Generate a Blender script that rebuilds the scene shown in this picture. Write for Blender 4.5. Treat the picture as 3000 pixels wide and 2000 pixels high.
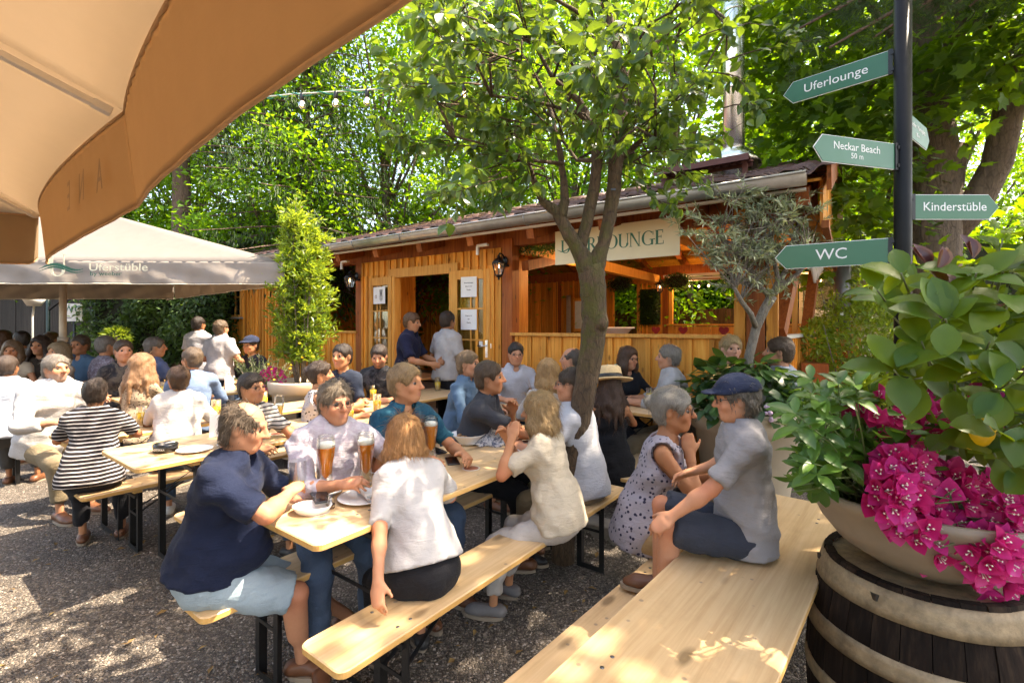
import bpy, math, random
import numpy as np
from mathutils import Vector, Matrix
R = math.radians
for o in list(bpy.data.objects): bpy.data.objects.remove(o)
SC = bpy.context.scene
COL = SC.collection

# ------------------------------------------------------------------ camera, sky, sun, exposure
CAM_H, FPX, HOR = 1.57, 1420.0, 952.0          # eye height; focal length and horizon in pixels of a 3000 px wide frame
cd = bpy.data.cameras.new('camera'); cam = bpy.data.objects.new('camera', cd); COL.objects.link(cam)
cam.location = (0, 0, CAM_H); cam.rotation_euler = (R(90), 0, 0)
cd.sensor_width = 36; cd.lens = 36 * FPX / 3000; cd.shift_y = (HOR - 1000) / 3000
cd.clip_start = 0.05; cd.clip_end = 2000
SC.camera = cam
SUN_AZ, SUN_EL = 85.0, 59.0                     # azimuth from +Y towards +X
W = bpy.data.worlds.new('World'); SC.world = W; W.use_nodes = True
_nt = W.node_tree; _bg = _nt.nodes['Background']
_sky = _nt.nodes.new('ShaderNodeTexSky'); _sky.sky_type = 'NISHITA'; _sky.sun_disc = False
_sky.sun_elevation = R(SUN_EL); _sky.sun_rotation = R(SUN_AZ); _sky.air_density = 1.0; _sky.dust_density = 2.5; _sky.ozone_density = .6
_nt.links.new(_sky.outputs[0], _bg.inputs[0]); _bg.inputs[1].default_value = 0.15
sl = bpy.data.lights.new('sun', 'SUN'); sl.energy = 3.6; sl.angle = R(0.53); sl.color = (1.0, 0.94, 0.84)
sun = bpy.data.objects.new('sun', sl); COL.objects.link(sun)
_sd = Vector((math.sin(R(SUN_AZ)) * math.cos(R(SUN_EL)), math.cos(R(SUN_AZ)) * math.cos(R(SUN_EL)), math.sin(R(SUN_EL))))
sun.rotation_euler = (-_sd).to_track_quat('-Z', 'Y').to_euler()
SC.view_settings.view_transform = 'Standard'; SC.view_settings.look = 'None'
SC.view_settings.gamma = 1; SC.view_settings.exposure = 2.42
SC.view_settings.use_white_balance = True; SC.view_settings.white_balance_temperature = 7800; SC.view_settings.white_balance_tint = 12
SC.render.engine = 'CYCLES'
cy = SC.cycles; cy.max_bounces = 9; cy.diffuse_bounces = 4; cy.glossy_bounces = 3; cy.transmission_bounces = 8
cy.transparent_max_bounces = 24; cy.caustics_reflective = False; cy.caustics_refractive = False
cy.sample_clamp_indirect = 6.0; cy.use_denoising = True; cy.use_adaptive_sampling = True; cy.adaptive_threshold = .025

# ------------------------------------------------------------------ survey helpers: photo pixel -> world point at a known depth / height
def at(px, py, d): return Vector(((px - 1500) / FPX * d, d, CAM_H - (py - HOR) / FPX * d))
def on(px, py, z):
    d = FPX * (CAM_H - z) / (py - HOR); return Vector(((px - 1500) / FPX * d, d, z))

# ------------------------------------------------------------------ scene-graph helpers
def tag(o, label=None, cat=None, group=None, kind=None):
    if label: o['label'] = label
    if cat: o['category'] = cat
    if group: o['group'] = group
    if kind: o['kind'] = kind
    return o
def thing(name, label, cat, loc=(0, 0, 0), rz=0, group=None):
    o = bpy.data.objects.new(name, None); o.empty_display_size = .1; COL.objects.link(o)
    o.location = loc; o.rotation_euler = (0, 0, rz); return tag(o, label, cat, group)
def link(name, me, parent=None, m=None, loc=None, rot=None, scale=None):
    o = bpy.data.objects.new(name, me); COL.objects.link(o)
    if parent is not None: o.parent = parent
    if m is not None and me is not None and len(me.materials) == 0: me.materials.append(m)
    if loc is not None: o.location = loc
    if rot is not None: o.rotation_euler = rot
    if scale is not None: o.scale = scale
    return o
KIDS = {}
def copy_tree(o, parent=None):
    c = o.copy(); COL.objects.link(c); c.parent = parent
    for ch in o.children: copy_tree(ch, c)
    return c
def npmesh(name, V, F, smooth=True, mats=None, midx=None, attr=None):
    """V (n,3), F (m,k) numpy -> mesh"""
    me = bpy.data.meshes.new(name); V = np.asarray(V, np.float32); F = np.asarray(F, np.int32)
    k = F.shape[1]; m = len(F)
    me.vertices.add(len(V)); me.vertices.foreach_set('co', V.ravel())
    me.loops.add(m * k); me.loops.foreach_set('vertex_index', F.ravel())
    me.polygons.add(m); me.polygons.foreach_set('loop_start', np.arange(0, m * k, k, dtype=np.int32))
    me.polygons.foreach_set('loop_total', np.full(m, k, np.int32))
    if midx is not None: me.polygons.foreach_set('material_index', np.asarray(midx, np.int32))
    me.polygons.foreach_set('use_smooth', np.full(m, bool(smooth)))
    for x in (mats or []): me.materials.append(x)
    if attr:
        for an, av in attr.items():
            av = np.asarray(av, np.float32)
            if av.ndim == 1: a = me.attributes.new(an, 'FLOAT', 'POINT'); a.data.foreach_set('value', av)
            else:
                a = me.attributes.new(an, 'FLOAT_COLOR', 'POINT')
                if av.shape[1] == 3: av = np.concatenate([av, np.ones((len(av), 1), np.float32)], 1)
                a.data.foreach_set('color', av.ravel())
    me.update(calc_edges=True); return me

class MB:
    """collects shapes, builds ONE mesh object"""
    def __init__(s): s.V = []; s.F = []; s.S = []
    def add(s, V, F, smooth=False):
        n = len(s.V); s.V += [tuple(v) for v in V]; s.F += [tuple(i + n for i in f) for f in F]; s.S += [smooth] * len(F); return s
    def box(s, c, sz, rot=None):
        h = [x / 2 for x in sz]; P = [Vector((x * h[0], y * h[1], z * h[2])) for z in (-1, 1) for y in (-1, 1) for x in (-1, 1)]
        if rot is not None: P = [rot @ p for p in P]
        P = [p + Vector(c) for p in P]
        return s.add(P, [(0, 2, 3, 1), (4, 5, 7, 6), (0, 1, 5, 4), (2, 6, 7, 3), (0, 4, 6, 2), (1, 3, 7, 5)])
    def beam(s, a, b, w, h, up=(0, 0, 1)):
        a = Vector(a); b = Vector(b); d = (b - a); L = d.length; d.normalize(); u = Vector(up)
        r = d.cross(u)
        if r.length < 1e-4: r = d.cross(Vector((0, 1, 0)))
        r.normalize(); u = r.cross(d)
        M = Matrix((r, d, u)).transposed()
        return s.box((a + b) / 2, (w, L, h), M)
    def tube(s, pts, rad, n=8, cap=True, smooth=True):
        pts = [Vector(p) for p in pts]
        if not hasattr(rad, '__len__'): rad = [rad] * len(pts)
        V = []; F = []; prev = None
        for i, p in enumerate(pts):
            t = (pts[min(i + 1, len(pts) - 1)] - pts[max(i - 1, 0)])
            if t.length < 1e-9: t = Vector((0, 0, 1))
            t.normalize()
            if prev is None:
                a = t.orthogonal().normalized()
            else:
                a = prev - t * prev.dot(t)
                a = a.normalized() if a.length > 1e-6 else t.orthogonal().normalized()
            prev = a; b = t.cross(a)
            for k in range(n):
                th = 2 * math.pi * k / n; V.append(p + (a * math.cos(th) + b * math.sin(th)) * rad[i])
        for i in range(len(pts) - 1):
            for k in range(n):
                F.append((i * n + k, i * n + (k + 1) % n, (i + 1) * n + (k + 1) % n, (i + 1) * n + k))
        s.add(V, F, smooth)
        if cap:
            n0 = len(s.V) - len(V)
            s.F.append(tuple(n0 + k for k in range(n - 1, -1, -1))); s.S.append(False)
            s.F.append(tuple(n0 + (len(pts) - 1) * n + k for k in range(n))); s.S.append(False)
        return s
    def lathe(s, prof, n=24, c=(0, 0, 0), smooth=True, sx=1, sy=1):
        V = []; F = []; c = Vector(c); m = len(prof)
        for r, z in prof:
            for k in range(n):
                th = 2 * math.pi * k / n; V.append(c + Vector((r * math.cos(th) * sx, r * math.sin(th) * sy, z)))
        for i in range(m - 1):
            for k in range(n): F.append((i * n + k, i * n + (k + 1) % n, (i + 1) * n + (k + 1) % n, (i + 1) * n + k))
        s.add(V, F, smooth)
        n0 = len(s.V) - len(V)
        if prof[0][0] > 1e-4: s.F.append(tuple(n0 + k for k in range(n - 1, -1, -1))); s.S.append(False)
        if prof[-1][0] > 1e-4: s.F.append(tuple(n0 + (m - 1) * n + k for k in range(n))); s.S.append(False)
        return s
    def prism(s, poly, o, ax, ay, az, t):
        """2-D polygon in axes ax, ay at o, thickness t along az"""
        o, ax, ay, az = Vector(o), Vector(ax), Vector(ay), Vector(az); n = len(poly)
        V = [o + ax * x + ay * y for x, y in poly] + [o + ax * x + ay * y + az * t for x, y in poly]
        F = [tuple(range(n - 1, -1, -1)), tuple(range(n, 2 * n))] + [(i, (i + 1) % n, n + (i + 1) % n, n + i) for i in range(n)]
        return s.add(V, F)
    def ball(s, c, r, n=10, m=7):
        prof = [(max(1e-5, math.sin(math.pi * i / m)) * 1, -math.cos(math.pi * i / m)) for i in range(m + 1)]
        if not hasattr(r, '__len__'): r = (r, r, r)
        V = []; F = []; c = Vector(c)
        for q, z in prof:
            for k in range(n):
                th = 2 * math.pi * k / n; V.append(c + Vector((q * math.cos(th) * r[0], q * math.sin(th) * r[1], z * r[2])))
        for i in range(m):
            for k in range(n): F.append((i * n + k, i * n + (k + 1) % n, (i + 1) * n + (k + 1) % n, (i + 1) * n + k))
        return s.add(V, F, True)
    def mesh(s, name):
        me = bpy.data.meshes.new(name); me.from_pydata(s.V, [], s.F); me.polygons.foreach_set('use_smooth', s.S); me.update(); return me
    def build(s, name, m=None, parent=None, loc=None, rot=None, bevel=0):
        o = link(name, s.mesh(name), parent, m, loc, rot)
        if bevel:
            b = o.modifiers.new('bevel', 'BEVEL'); b.width = bevel; b.segments = 2; b.limit_method = 'ANGLE'; b.angle_limit = R(40)
        return o
_UB = {}
def unit_box(m):
    if m.name not in _UB:
        b = MB().box((0, 0, 0), (1, 1, 1)).mesh('unit_box'); b.materials.append(m); _UB[m.name] = b
    return _UB[m.name]
def slab(name, m, parent, c, sz, rz=0, rot=None):
    """a box-shaped piece with shared mesh data"""
    o = link(name, unit_box(m), parent); o.location = c; o.scale = sz
    o.rotation_euler = rot if rot is not None else (0, 0, rz); return o
def tri2(F):
    return F
rng = np.random.default_rng(7); rnd = random.Random(11)
# ------------------------------------------------------------------ materials
def lin(r, g, b): return tuple(((c / 255) / 12.92 if c / 255 < .04045 else ((c / 255 + .055) / 1.055) ** 2.4) for c in (r, g, b)) + (1,)
def c4(c): return tuple(c) + (1,) if len(c) == 3 else tuple(c)
def new_mat(name):
    m = bpy.data.materials.new(name); m.use_nodes = True; nt = m.node_tree; return m, nt, nt.nodes['Principled BSDF']
def nd(nt, t, ins=None, **props):
    n = nt.nodes.new(t)
    for k, v in props.items(): setattr(n, k, v)
    for k, v in (ins or {}).items():
        s = n.inputs[k]
        if isinstance(v, bpy.types.NodeSocket): nt.links.new(v, s)
        else: s.default_value = v
    return n
def ramp(nt, fac, stops):
    n = nd(nt, 'ShaderNodeValToRGB', {'Fac': fac}); e = n.color_ramp.elements
    while len(e) < len(stops): e.new(.5)
    for x, (p, c) in zip(e, stops): x.position = p; x.color = c4(c)
    return n.outputs[0]
def mixc(nt, f, a, b, mode='MIX'):
    n = nd(nt, 'ShaderNodeMix', data_type='RGBA', blend_type=mode)
    for i, v in ((0, f), (6, a), (7, b)):
        if isinstance(v, bpy.types.NodeSocket): nt.links.new(v, n.inputs[i])
        else: n.inputs[i].default_value = v if i == 0 else c4(v)
    return n.outputs[2]
def mth(nt, op, a, b=0.0):
    n = nd(nt, 'ShaderNodeMath', operation=op)
    for i, v in ((0, a), (1, b)):
        if isinstance(v, bpy.types.NodeSocket): nt.links.new(v, n.inputs[i])
        else: n.inputs[i].default_value = v
    return n.outputs[0]
def mapped(nt, coord, scale, loc=None, rot=None):
    i = {'Vector': coord, 'Scale': scale}
    if loc is not None: i['Location'] = loc
    if rot is not None: i['Rotation'] = rot
    return nd(nt, 'ShaderNodeMapping', i).outputs[0]
def objco(nt): return nd(nt, 'ShaderNodeTexCoord').outputs['Object']
def pos(nt): return nd(nt, 'ShaderNodeNewGeometry').outputs['Position']
def orand(nt): return nd(nt, 'ShaderNodeObjectInfo').outputs['Random']
def noise(nt, v, s=5, d=4, r=.6, dist=0):
    return nd(nt, 'ShaderNodeTexNoise', {'Vector': v, 'Scale': s, 'Detail': d, 'Roughness': r, 'Distortion': dist}).outputs[0]
def bump(nt, b, h, strength=.3, dist=.01, base=None):
    i = {'Height': h, 'Strength': strength, 'Distance': dist}
    if base is not None: i['Normal'] = base
    n = nd(nt, 'ShaderNodeBump', i); nt.links.new(n.outputs[0], b.inputs['Normal']); return n.outputs[0]
def setp(b, **k):
    for a, v in k.items():
        b.inputs[a.replace('_', ' ')].default_value = v
MATS = {}
def plain(name, col, rough=.5, metal=0, spec=.5, var=.12, nscale=8, bmp=.0, coat=0):
    """a plain surface that still has slight mottling and wear"""
    if name in MATS: return MATS[name]
    m, nt, b = new_mat(name); v = objco(nt)
    f = noise(nt, v, nscale, 5, .65)
    d = tuple(c * (1 - var) for c in col[:3]); l = tuple(min(1, c * (1 + var)) for c in col[:3])
    nt.links.new(ramp(nt, f, [(.3, d), (.7, l)]), b.inputs['Base Color'])
    setp(b, Roughness=rough, Metallic=metal); b.inputs['Specular IOR Level'].default_value = spec
    if coat: b.inputs['Coat Weight'].default_value = coat
    rr = nd(nt, 'ShaderNodeMapRange', {'Value': noise(nt, v, nscale * 2.3, 3), 'To Min': max(.02, rough - .08), 'To Max': min(1, rough + .1)}).outputs[0]
    nt.links.new(rr, b.inputs['Roughness'])
    if bmp: bump(nt, b, noise(nt, v, nscale * 6, 4), bmp, .004)
    MATS[name] = m; return m
def wood(name, dark, mid, light, axis=2, world=True, knots=True, rough=.6, scale=1.0, vary=.35, coat=0, bmp=.25, ks=(.06, .15), spec=.3, wear=0):
    """softwood: long grain, knots, a tone of its own for every board"""
    m, nt, b = new_mat(name); co = pos(nt) if world else objco(nt)
    rr = orand(nt)
    off = nd(nt, 'ShaderNodeCombineXYZ', {'X': mth(nt, 'MULTIPLY', rr, 37.), 'Y': mth(nt, 'MULTIPLY', rr, 91.), 'Z': mth(nt, 'MULTIPLY', rr, 53.)}).outputs[0]
    v = nd(nt, 'ShaderNodeVectorMath', {0: co, 1: off}, operation='ADD').outputs[0]
    sc = [30 * scale] * 3; sc[axis] = 1.6 * scale
    g = noise(nt, mapped(nt, v, sc), 1.0, 5, .62, .6)
    sc2 = [120 * scale] * 3; sc2[axis] = 3 * scale
    g2 = noise(nt, mapped(nt, v, sc2), 1.0, 3, .6)
    f = mth(nt, 'ADD', mth(nt, 'MULTIPLY', g, .75), mth(nt, 'MULTIPLY', g2, .25))
    col = ramp(nt, f, [(.3, dark), (.5, mid), (.72, light)])
    if knots:
        sk = [9 * scale] * 3; sk[axis] = 3.6 * scale
        k = nd(nt, 'ShaderNodeTexVoronoi', {'Vector': mapped(nt, v, sk), 'Scale': 1.0, 'Randomness': 1.0}).outputs['Distance']
        km = ramp(nt, k, [(ks[0], (1, 1, 1)), (ks[1], (0, 0, 0))])
        col = mixc(nt, mth(nt, 'MULTIPLY', km, .75), col, tuple(c * .35 for c in dark[:3]))
    tone = nd(nt, 'ShaderNodeMapRange', {'Value': rr, 'To Min': 1 - vary, 'To Max': 1 + vary * .45}).outputs[0]
    col = mixc(nt, 1.0, col, nd(nt, 'ShaderNodeCombineColor', {0: tone, 1: tone, 2: tone}).outputs[0], 'MULTIPLY')
    if wear:
        st = ramp(nt, noise(nt, v, 3.5, 6, .7), [(.50, (0, 0, 0)), (.72, (1, 1, 1))]); col = mixc(nt, mth(nt, 'MULTIPLY', st, wear), col, tuple(c * .62 for c in mid[:3]))
        sp = nd(nt, 'ShaderNodeTexVoronoi', {'Vector': v, 'Scale': 11.0, 'Randomness': 1.0}).outputs['Distance']; col = mixc(nt, mth(nt, 'MULTIPLY', ramp(nt, sp, [(.07, (1, 1, 1)), (.11, (0, 0, 0))]), .55), col, (.10, .09, .09))
    nt.links.new(col, b.inputs['Base Color']); setp(b, Roughness=rough); b.inputs['Specular IOR Level'].default_value = spec
    if coat: b.inputs['Coat Weight'].default_value = coat; b.inputs['Coat Roughness'].default_value = .25
    bump(nt, b, f, bmp, .004); MATS[name] = m; return m
def leaf_mat(name, cols, trans, rough=.42, tw=.45, spec=.5, vein=False):
    """cols: ramp from the leaf's own random value; trans: colour of the light let through"""
    m, nt, b = new_mat(name); out = nt.nodes['Material Output']
    a = nd(nt, 'ShaderNodeAttribute', attribute_name='var').outputs['Fac']
    col = ramp(nt, a, [(i / (len(cols) - 1), c) for i, c in enumerate(cols)])
    n2 = noise(nt, pos(nt), 30, 3)
    col = mixc(nt, mth(nt, 'MULTIPLY', n2, .35), col, tuple(c * .55 for c in cols[0][:3]))
    nt.links.new(col, b.inputs['Base Color']); setp(b, Roughness=rough); b.inputs['Specular IOR Level'].default_value = spec
    t = nd(nt, 'ShaderNodeBsdfTranslucent', {'Color': mixc(nt, a, tuple(c * .75 for c in trans[:3]), trans)})
    ms = nd(nt, 'ShaderNodeMixShader', {0: tw}); nt.links.new(b.outputs[0], ms.inputs[1]); nt.links.new(t.outputs[0], ms.inputs[2])
    nt.links.new(ms.outputs[0], out.inputs[0]); MATS[name] = m; return m
def bark_mat(name, a, bcol, moss=None, scale=1.0):
    m, nt, b = new_mat(name); v = objco(nt)
    n1 = noise(nt, mapped(nt, v, (28 * scale, 28 * scale, 7 * scale)), 1, 6, .7, .8)
    vo = nd(nt, 'ShaderNodeTexVoronoi', {'Vector': mapped(nt, v, (34 * scale, 34 * scale, 12 * scale)), 'Scale': 1.0}, feature='DISTANCE_TO_EDGE').outputs['Distance']
    n2 = noise(nt, mapped(nt, v, (90 * scale, 90 * scale, 30 * scale)), 1, 4, .7)
    h = mth(nt, 'ADD', mth(nt, 'MULTIPLY', n1, .62), mth(nt, 'ADD', mth(nt, 'MULTIPLY', ramp(nt, vo, [(0, (0, 0, 0)), (.12, (1, 1, 1))]), .10), mth(nt, 'MULTIPLY', n2, .28)))
    col = ramp(nt, h, [(.3, a), (.75, bcol)])
    if moss:
        z = nd(nt, 'ShaderNodeSeparateXYZ', {0: pos(nt)}).outputs[2]
        zz = nd(nt, 'ShaderNodeMapRange', {'Value': z, 'From Min': moss[1], 'From Max': moss[2], 'To Min': 0., 'To Max': 1.}).outputs[0]
        zd = nd(nt, 'ShaderNodeMapRange', {'Value': z, 'From Min': moss[2] + .55, 'From Max': moss[2] + .95, 'To Min': 1., 'To Max': 0.}).outputs[0]
        x = nd(nt, 'ShaderNodeSeparateXYZ', {0: nd(nt, 'ShaderNodeNewGeometry').outputs['Normal']}).outputs[0]
        side = nd(nt, 'ShaderNodeMapRange', {'Value': x, 'From Min': -.9, 'From Max': .8, 'To Min': 1., 'To Max': .35}).outputs[0]
        f = mth(nt, 'MULTIPLY', mth(nt, 'MULTIPLY', mth(nt, 'MULTIPLY', zz, zd), side), ramp(nt, noise(nt, v, 11, 5, .7), [(.42, (0, 0, 0)), (.58, (1, 1, 1))]))
        col = mixc(nt, f, col, moss[0])
    nt.links.new(col, b.inputs['Base Color']); setp(b, Roughness=.9)
    bump(nt, b, h, 1.0, .035); MATS[name] = m; return m
def fabric(name, col, var=.1, rough=.85, pattern=None, col2=None, freq=60, trans=None, tw=.0, weave=900, sheen=.04):
    m, nt, b = new_mat(name); v = objco(nt); out = nt.nodes['Material Output']
    n1 = noise(nt, v, 9, 4)
    d = tuple(c * (1 - var) for c in col[:3]); l = tuple(min(1, c * (1 + var)) for c in col[:3])
    base = ramp(nt, n1, [(.3, d), (.7, l)])
    if pattern == 'stripe':
        z = nd(nt, 'ShaderNodeSeparateXYZ', {0: nd(nt, 'ShaderNodeVectorMath', {0: v, 1: mapped(nt, nd(nt, 'ShaderNodeTexNoise', {'Vector': v, 'Scale': 5.0}).outputs['Color'], (.02, .02, .02))}, operation='ADD').outputs[0]}).outputs[2]
        s = mth(nt, 'SINE', mth(nt, 'MULTIPLY', z, freq))
        base = mixc(nt, ramp(nt, s, [(.45, (0, 0, 0)), (.6, (1, 1, 1))]), base, col2)
    elif pattern == 'spots':
        vo = nd(nt, 'ShaderNodeTexVoronoi', {'Vector': v, 'Scale': freq, 'Randomness': 1.0})
        n3 = noise(nt, v, freq * 1.3, 2)
        s = mth(nt, 'ADD', vo.outputs['Distance'], mth(nt, 'MULTIPLY', n3, .35))
        base = mixc(nt, ramp(nt, s, [(.42, (1, 1, 1)), (.5, (0, 0, 0))]), base, col2)
    elif pattern == 'mottle':
        s = noise(nt, v, freq, 5, .7, 1.0)
        base = mixc(nt, ramp(nt, s, [(.44, (0, 0, 0)), (.58, (1, 1, 1))]), base, col2)
    elif pattern == 'denim':
        s = noise(nt, mapped(nt, v, (400, 400, 60)), 1, 2)
        base = mixc(nt, mth(nt, 'MULTIPLY', s, .5), base, col2)
    nt.links.new(base, b.inputs['Base Color']); setp(b, Roughness=rough); b.inputs['Specular IOR Level'].default_value = .12
    b.inputs['Sheen Weight'].default_value = sheen
    h = mth(nt, 'ADD', noise(nt, v, 26, 4, .6, .8), mth(nt, 'MULTIPLY', noise(nt, v, weave, 2), .25))
    bump(nt, b, mth(nt, 'ADD', h, mth(nt, 'MULTIPLY', noise(nt, mapped(nt, v, (9, 9, 34), None, (.5, .4, 0)), 1, 3, .5, 1.5), 1.2)), .45 if not tw else .12, .010)
    if tw:
        t = nd(nt, 'ShaderNodeBsdfTranslucent', {'Color': c4(trans)})
        ms = nd(nt, 'ShaderNodeMixShader', {0: tw}); nt.links.new(b.outputs[0], ms.inputs[1]); nt.links.new(t.outputs[0], ms.inputs[2])
        nt.links.new(ms.outputs[0], out.inputs[0])
    MATS[name] = m; return m
def glass_mat(name, tint=(1, 1, 1), rough=.0, ior=1.45):
    """thin clear glass that still lets daylight through"""
    m, nt, b = new_mat(name); out = nt.nodes['Material Output']
    fr = nd(nt, 'ShaderNodeFresnel', {'IOR': ior}).outputs[0]
    tr = nd(nt, 'ShaderNodeBsdfTransparent', {'Color': c4(tint)}); gl = nd(nt, 'ShaderNodeBsdfGlossy', {'Roughness': .03, 'Color': (1, 1, 1, 1)})
    f2 = mth(nt, 'ADD', mth(nt, 'MULTIPLY', fr, .6), mth(nt, 'MULTIPLY', noise(nt, objco(nt), 20, 2), .03))
    ms = nd(nt, 'ShaderNodeMixShader', {0: f2}); nt.links.new(tr.outputs[0], ms.inputs[1]); nt.links.new(gl.outputs[0], ms.inputs[2])
    nt.links.new(ms.outputs[0], out.inputs[0]); MATS[name] = m; return m
def emit_mat(name, col, s):
    m, nt, b = new_mat(name); b.inputs['Base Color'].default_value = c4(col)
    n = noise(nt, objco(nt), 12, 2)
    nt.links.new(mixc(nt, mth(nt, 'MULTIPLY', n, .3), col, (1, 1, .9)), b.inputs['Emission Color']); b.inputs['Emission Strength'].default_value = s
    MATS[name] = m; return m

WD_ORANGE = wood('orange_larch', (.44, .14, .018), (.76, .30, .04), (.88, .45, .095), vary=.38)
WD_FRAME = wood('honey_pine', (.50, .19, .035), (.70, .32, .065), (.80, .43, .12), vary=.2)
WD_RED = wood('red_brown_beam', (.16, .038, .009), (.31, .082, .017), (.42, .135, .03), vary=.3)
WD_REDX = WD_RED
WD_FENCE = wood('brown_fence', (.05, .022, .010), (.12, .05, .02), (.2, .09, .035), vary=.45)
WD_DARK = wood('dark_shed_wood', (.012, .009, .007), (.03, .022, .017), (.05, .038, .03), vary=.4)
WD_BENCH = wood('varnished_spruce', (.46, .285, .135), (.60, .405, .215), (.70, .50, .29), axis=1, world=False, vary=.16, rough=.42, coat=.2, scale=.8, bmp=.1, ks=(.10, .20), wear=.5)
WD_EDGE = wood('spruce_edge', (.50, .27, .08), (.62, .36, .12), (.72, .46, .19), axis=1, world=False, knots=False, vary=.1, rough=.5)
WD_BARREL = wood('weathered_oak', (.006, .004, .003), (.016, .010, .007), (.045, .029, .018), axis=2, world=False, vary=.4, rough=.8, bmp=.8, spec=.12)
IRON = plain('black_iron', (.006, .006, .0065), .45, 0, var=.4, nscale=30, bmp=.15)
ZINC = plain('zinc_gutter', (.34, .33, .31), .38, .85, var=.2, nscale=5)
STEEL = plain('polished_steel', (.80, .81, .82), .24, 1.0, var=.05, nscale=3)
WHITE = plain('white_paint', (.74, .73, .70), .5, var=.05)
CREAM = plain('cream_lacquer', (.72, .66, .53), .4, var=.05)
BEIGE = plain('beige_plastic_pot', (.56, .46, .34), .55, var=.06, bmp=.05)
TAUPE = plain('taupe_bowl', (.25, .195, .14), .55, var=.08, bmp=.05)
GREEN_SIGN = plain('green_sign', (.022, .125, .060), .32, var=.06, nscale=3)
GREEN_INK = plain('green_ink', (.02, .14, .085), .5, var=.05)
SIGN_CREAM = plain('cream_sign', (.74, .66, .44), .45, var=.05, nscale=3)
BLACK_PLASTIC = plain('black_plastic', (.015, .015, .016), .35)
TILE = plain('clay_tile', (.115, .058, .042), .5, var=.35, nscale=14, bmp=.25)
TILE_RED = plain('red_clay_tile', (.20, .07, .045), .6, var=.3, nscale=14, bmp=.2)
CONCRETE = plain('concrete', (.22, .195, .165), .9, var=.35, nscale=6, bmp=.5)
SOIL = plain('potting_soil', (.03, .02, .013), .95, var=.4, nscale=40, bmp=.8)
CERAMIC = plain('white_porcelain', (.80, .79, .77), .15, var=.03)
GLASS = glass_mat('drinking_glass', (.97, .98, .97))
PANE = glass_mat('window_pane', (.80, .86, .84))
GLOW = emit_mat('bulb_glow', (1, .62, .25), 5.0)
BULB = glass_mat('bulb_glass', (1, .93, .82))
def liquid(name, col, sc):
    m, nt, b = new_mat(name); v = objco(nt)
    z = nd(nt, 'ShaderNodeSeparateXYZ', {0: v}).outputs[2]
    nt.links.new(ramp(nt, nd(nt, 'ShaderNodeMapRange', {'Value': z, 'From Min': 0., 'From Max': .2}).outputs[0], [(0, tuple(min(1, c * 1.35) for c in col)), (1, col)]), b.inputs['Base Color'])
    setp(b, Roughness=.08); b.inputs['Subsurface Weight'].default_value = .0
    out = nt.nodes['Material Output']; t = nd(nt, 'ShaderNodeBsdfTranslucent', {'Color': c4(tuple(min(1, c * 1.3) for c in col))})
    ms = nd(nt, 'ShaderNodeMixShader', {0: .3}); nt.links.new(b.outputs[0], ms.inputs[1]); nt.links.new(t.outputs[0], ms.inputs[2]); nt.links.new(ms.outputs[0], out.inputs[0])
    return m
BEER = liquid('amber_beer', (.74, .235, .008), 1); LAGER = liquid('golden_lager', (.80, .50, .04), 1)
FOAM = plain('beer_foam', (.86, .84, .76), .7, var=.06, nscale=60)
CANVAS_BROWN = fabric('brown_parasol_canvas', (.50, .42, .325), .04, trans=(.55, .45, .345), tw=.5, sheen=0)
CANVAS_CREAM = fabric('cream_parasol_canvas', (.235, .21, .19), .05, trans=(.24, .17, .12), tw=.3, sheen=0)
CANVAS_VAL = fabric('brown_valance_canvas', (.42, .30, .19), .05, trans=(.48, .32, .18), tw=.45, sheen=0)
SIL_PAINT = plain('aluminium_rib', (.78, .74, .68), .45, 0, var=.04)
CANVAS_CVAL = fabric('cream_valance_canvas', (.37, .325, .285), .05, trans=(.38, .30, .22), tw=.36, sheen=0)  # canopy's cream cloth again, colour lightened because the front valance hangs in shade

L_PLUM = leaf_mat('plum_leaf', [(.020, .058, .020), (.042, .10, .027), (.085, .165, .035)], (.30, .44, .03), .32, .40)
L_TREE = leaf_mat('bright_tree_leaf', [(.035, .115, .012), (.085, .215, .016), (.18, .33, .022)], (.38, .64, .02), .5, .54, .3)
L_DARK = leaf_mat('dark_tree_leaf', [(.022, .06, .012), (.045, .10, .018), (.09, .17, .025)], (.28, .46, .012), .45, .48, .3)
L_SPRUCE = leaf_mat('spruce_needles', [(.018, .045, .012), (.035, .075, .018), (.07, .12, .028)], (.10, .17, .02), .6, .25)
L_HEDGE = leaf_mat('hedge_leaf', [(.022, .06, .014), (.05, .11, .02), (.10, .19, .03)], (.22, .36, .03), .45, .35)
L_OLIVE = leaf_mat('olive_leaf', [(.14, .18, .09), (.28, .32, .17), (.50, .52, .34)], (.32, .36, .12), .4, .25)
L_LAUREL = leaf_mat('shrub_leaf', [(.045, .11, .012), (.12, .22, .018), (.24, .33, .03)], (.48, .58, .04), .38, .42)
L_LEMON = leaf_mat('lemon_leaf', [(.014, .052, .008), (.042, .11, .010), (.16, .235, .012)], (.42, .52, .012), .42, .34, .3)
L_PLANT = leaf_mat('basil_green_leaf', [(.03, .10, .02), (.06, .16, .028), (.12, .25, .035)], (.26, .45, .04), .38, .36)
L_HYDR = leaf_mat('hydrangea_leaf', [(.014, .05, .016), (.03, .085, .022), (.06, .13, .03)], (.16, .30, .03), .36, .3)
L_ROSEM = leaf_mat('rosemary_leaf', [(.10, .16, .07), (.19, .26, .11), (.33, .38, .16)], (.3, .4, .1), .5, .3)
L_SILVER = leaf_mat('silver_shrub_leaf', [(.12, .16, .06), (.26, .29, .14), (.45, .46, .28)], (.4, .45, .12), .45, .35)
L_BOUG = leaf_mat('bougainvillea_bract', [(.56, .008, .13), (.70, .028, .23), (.68, .055, .36)], (.90, .06, .34), .5, .38)
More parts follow.
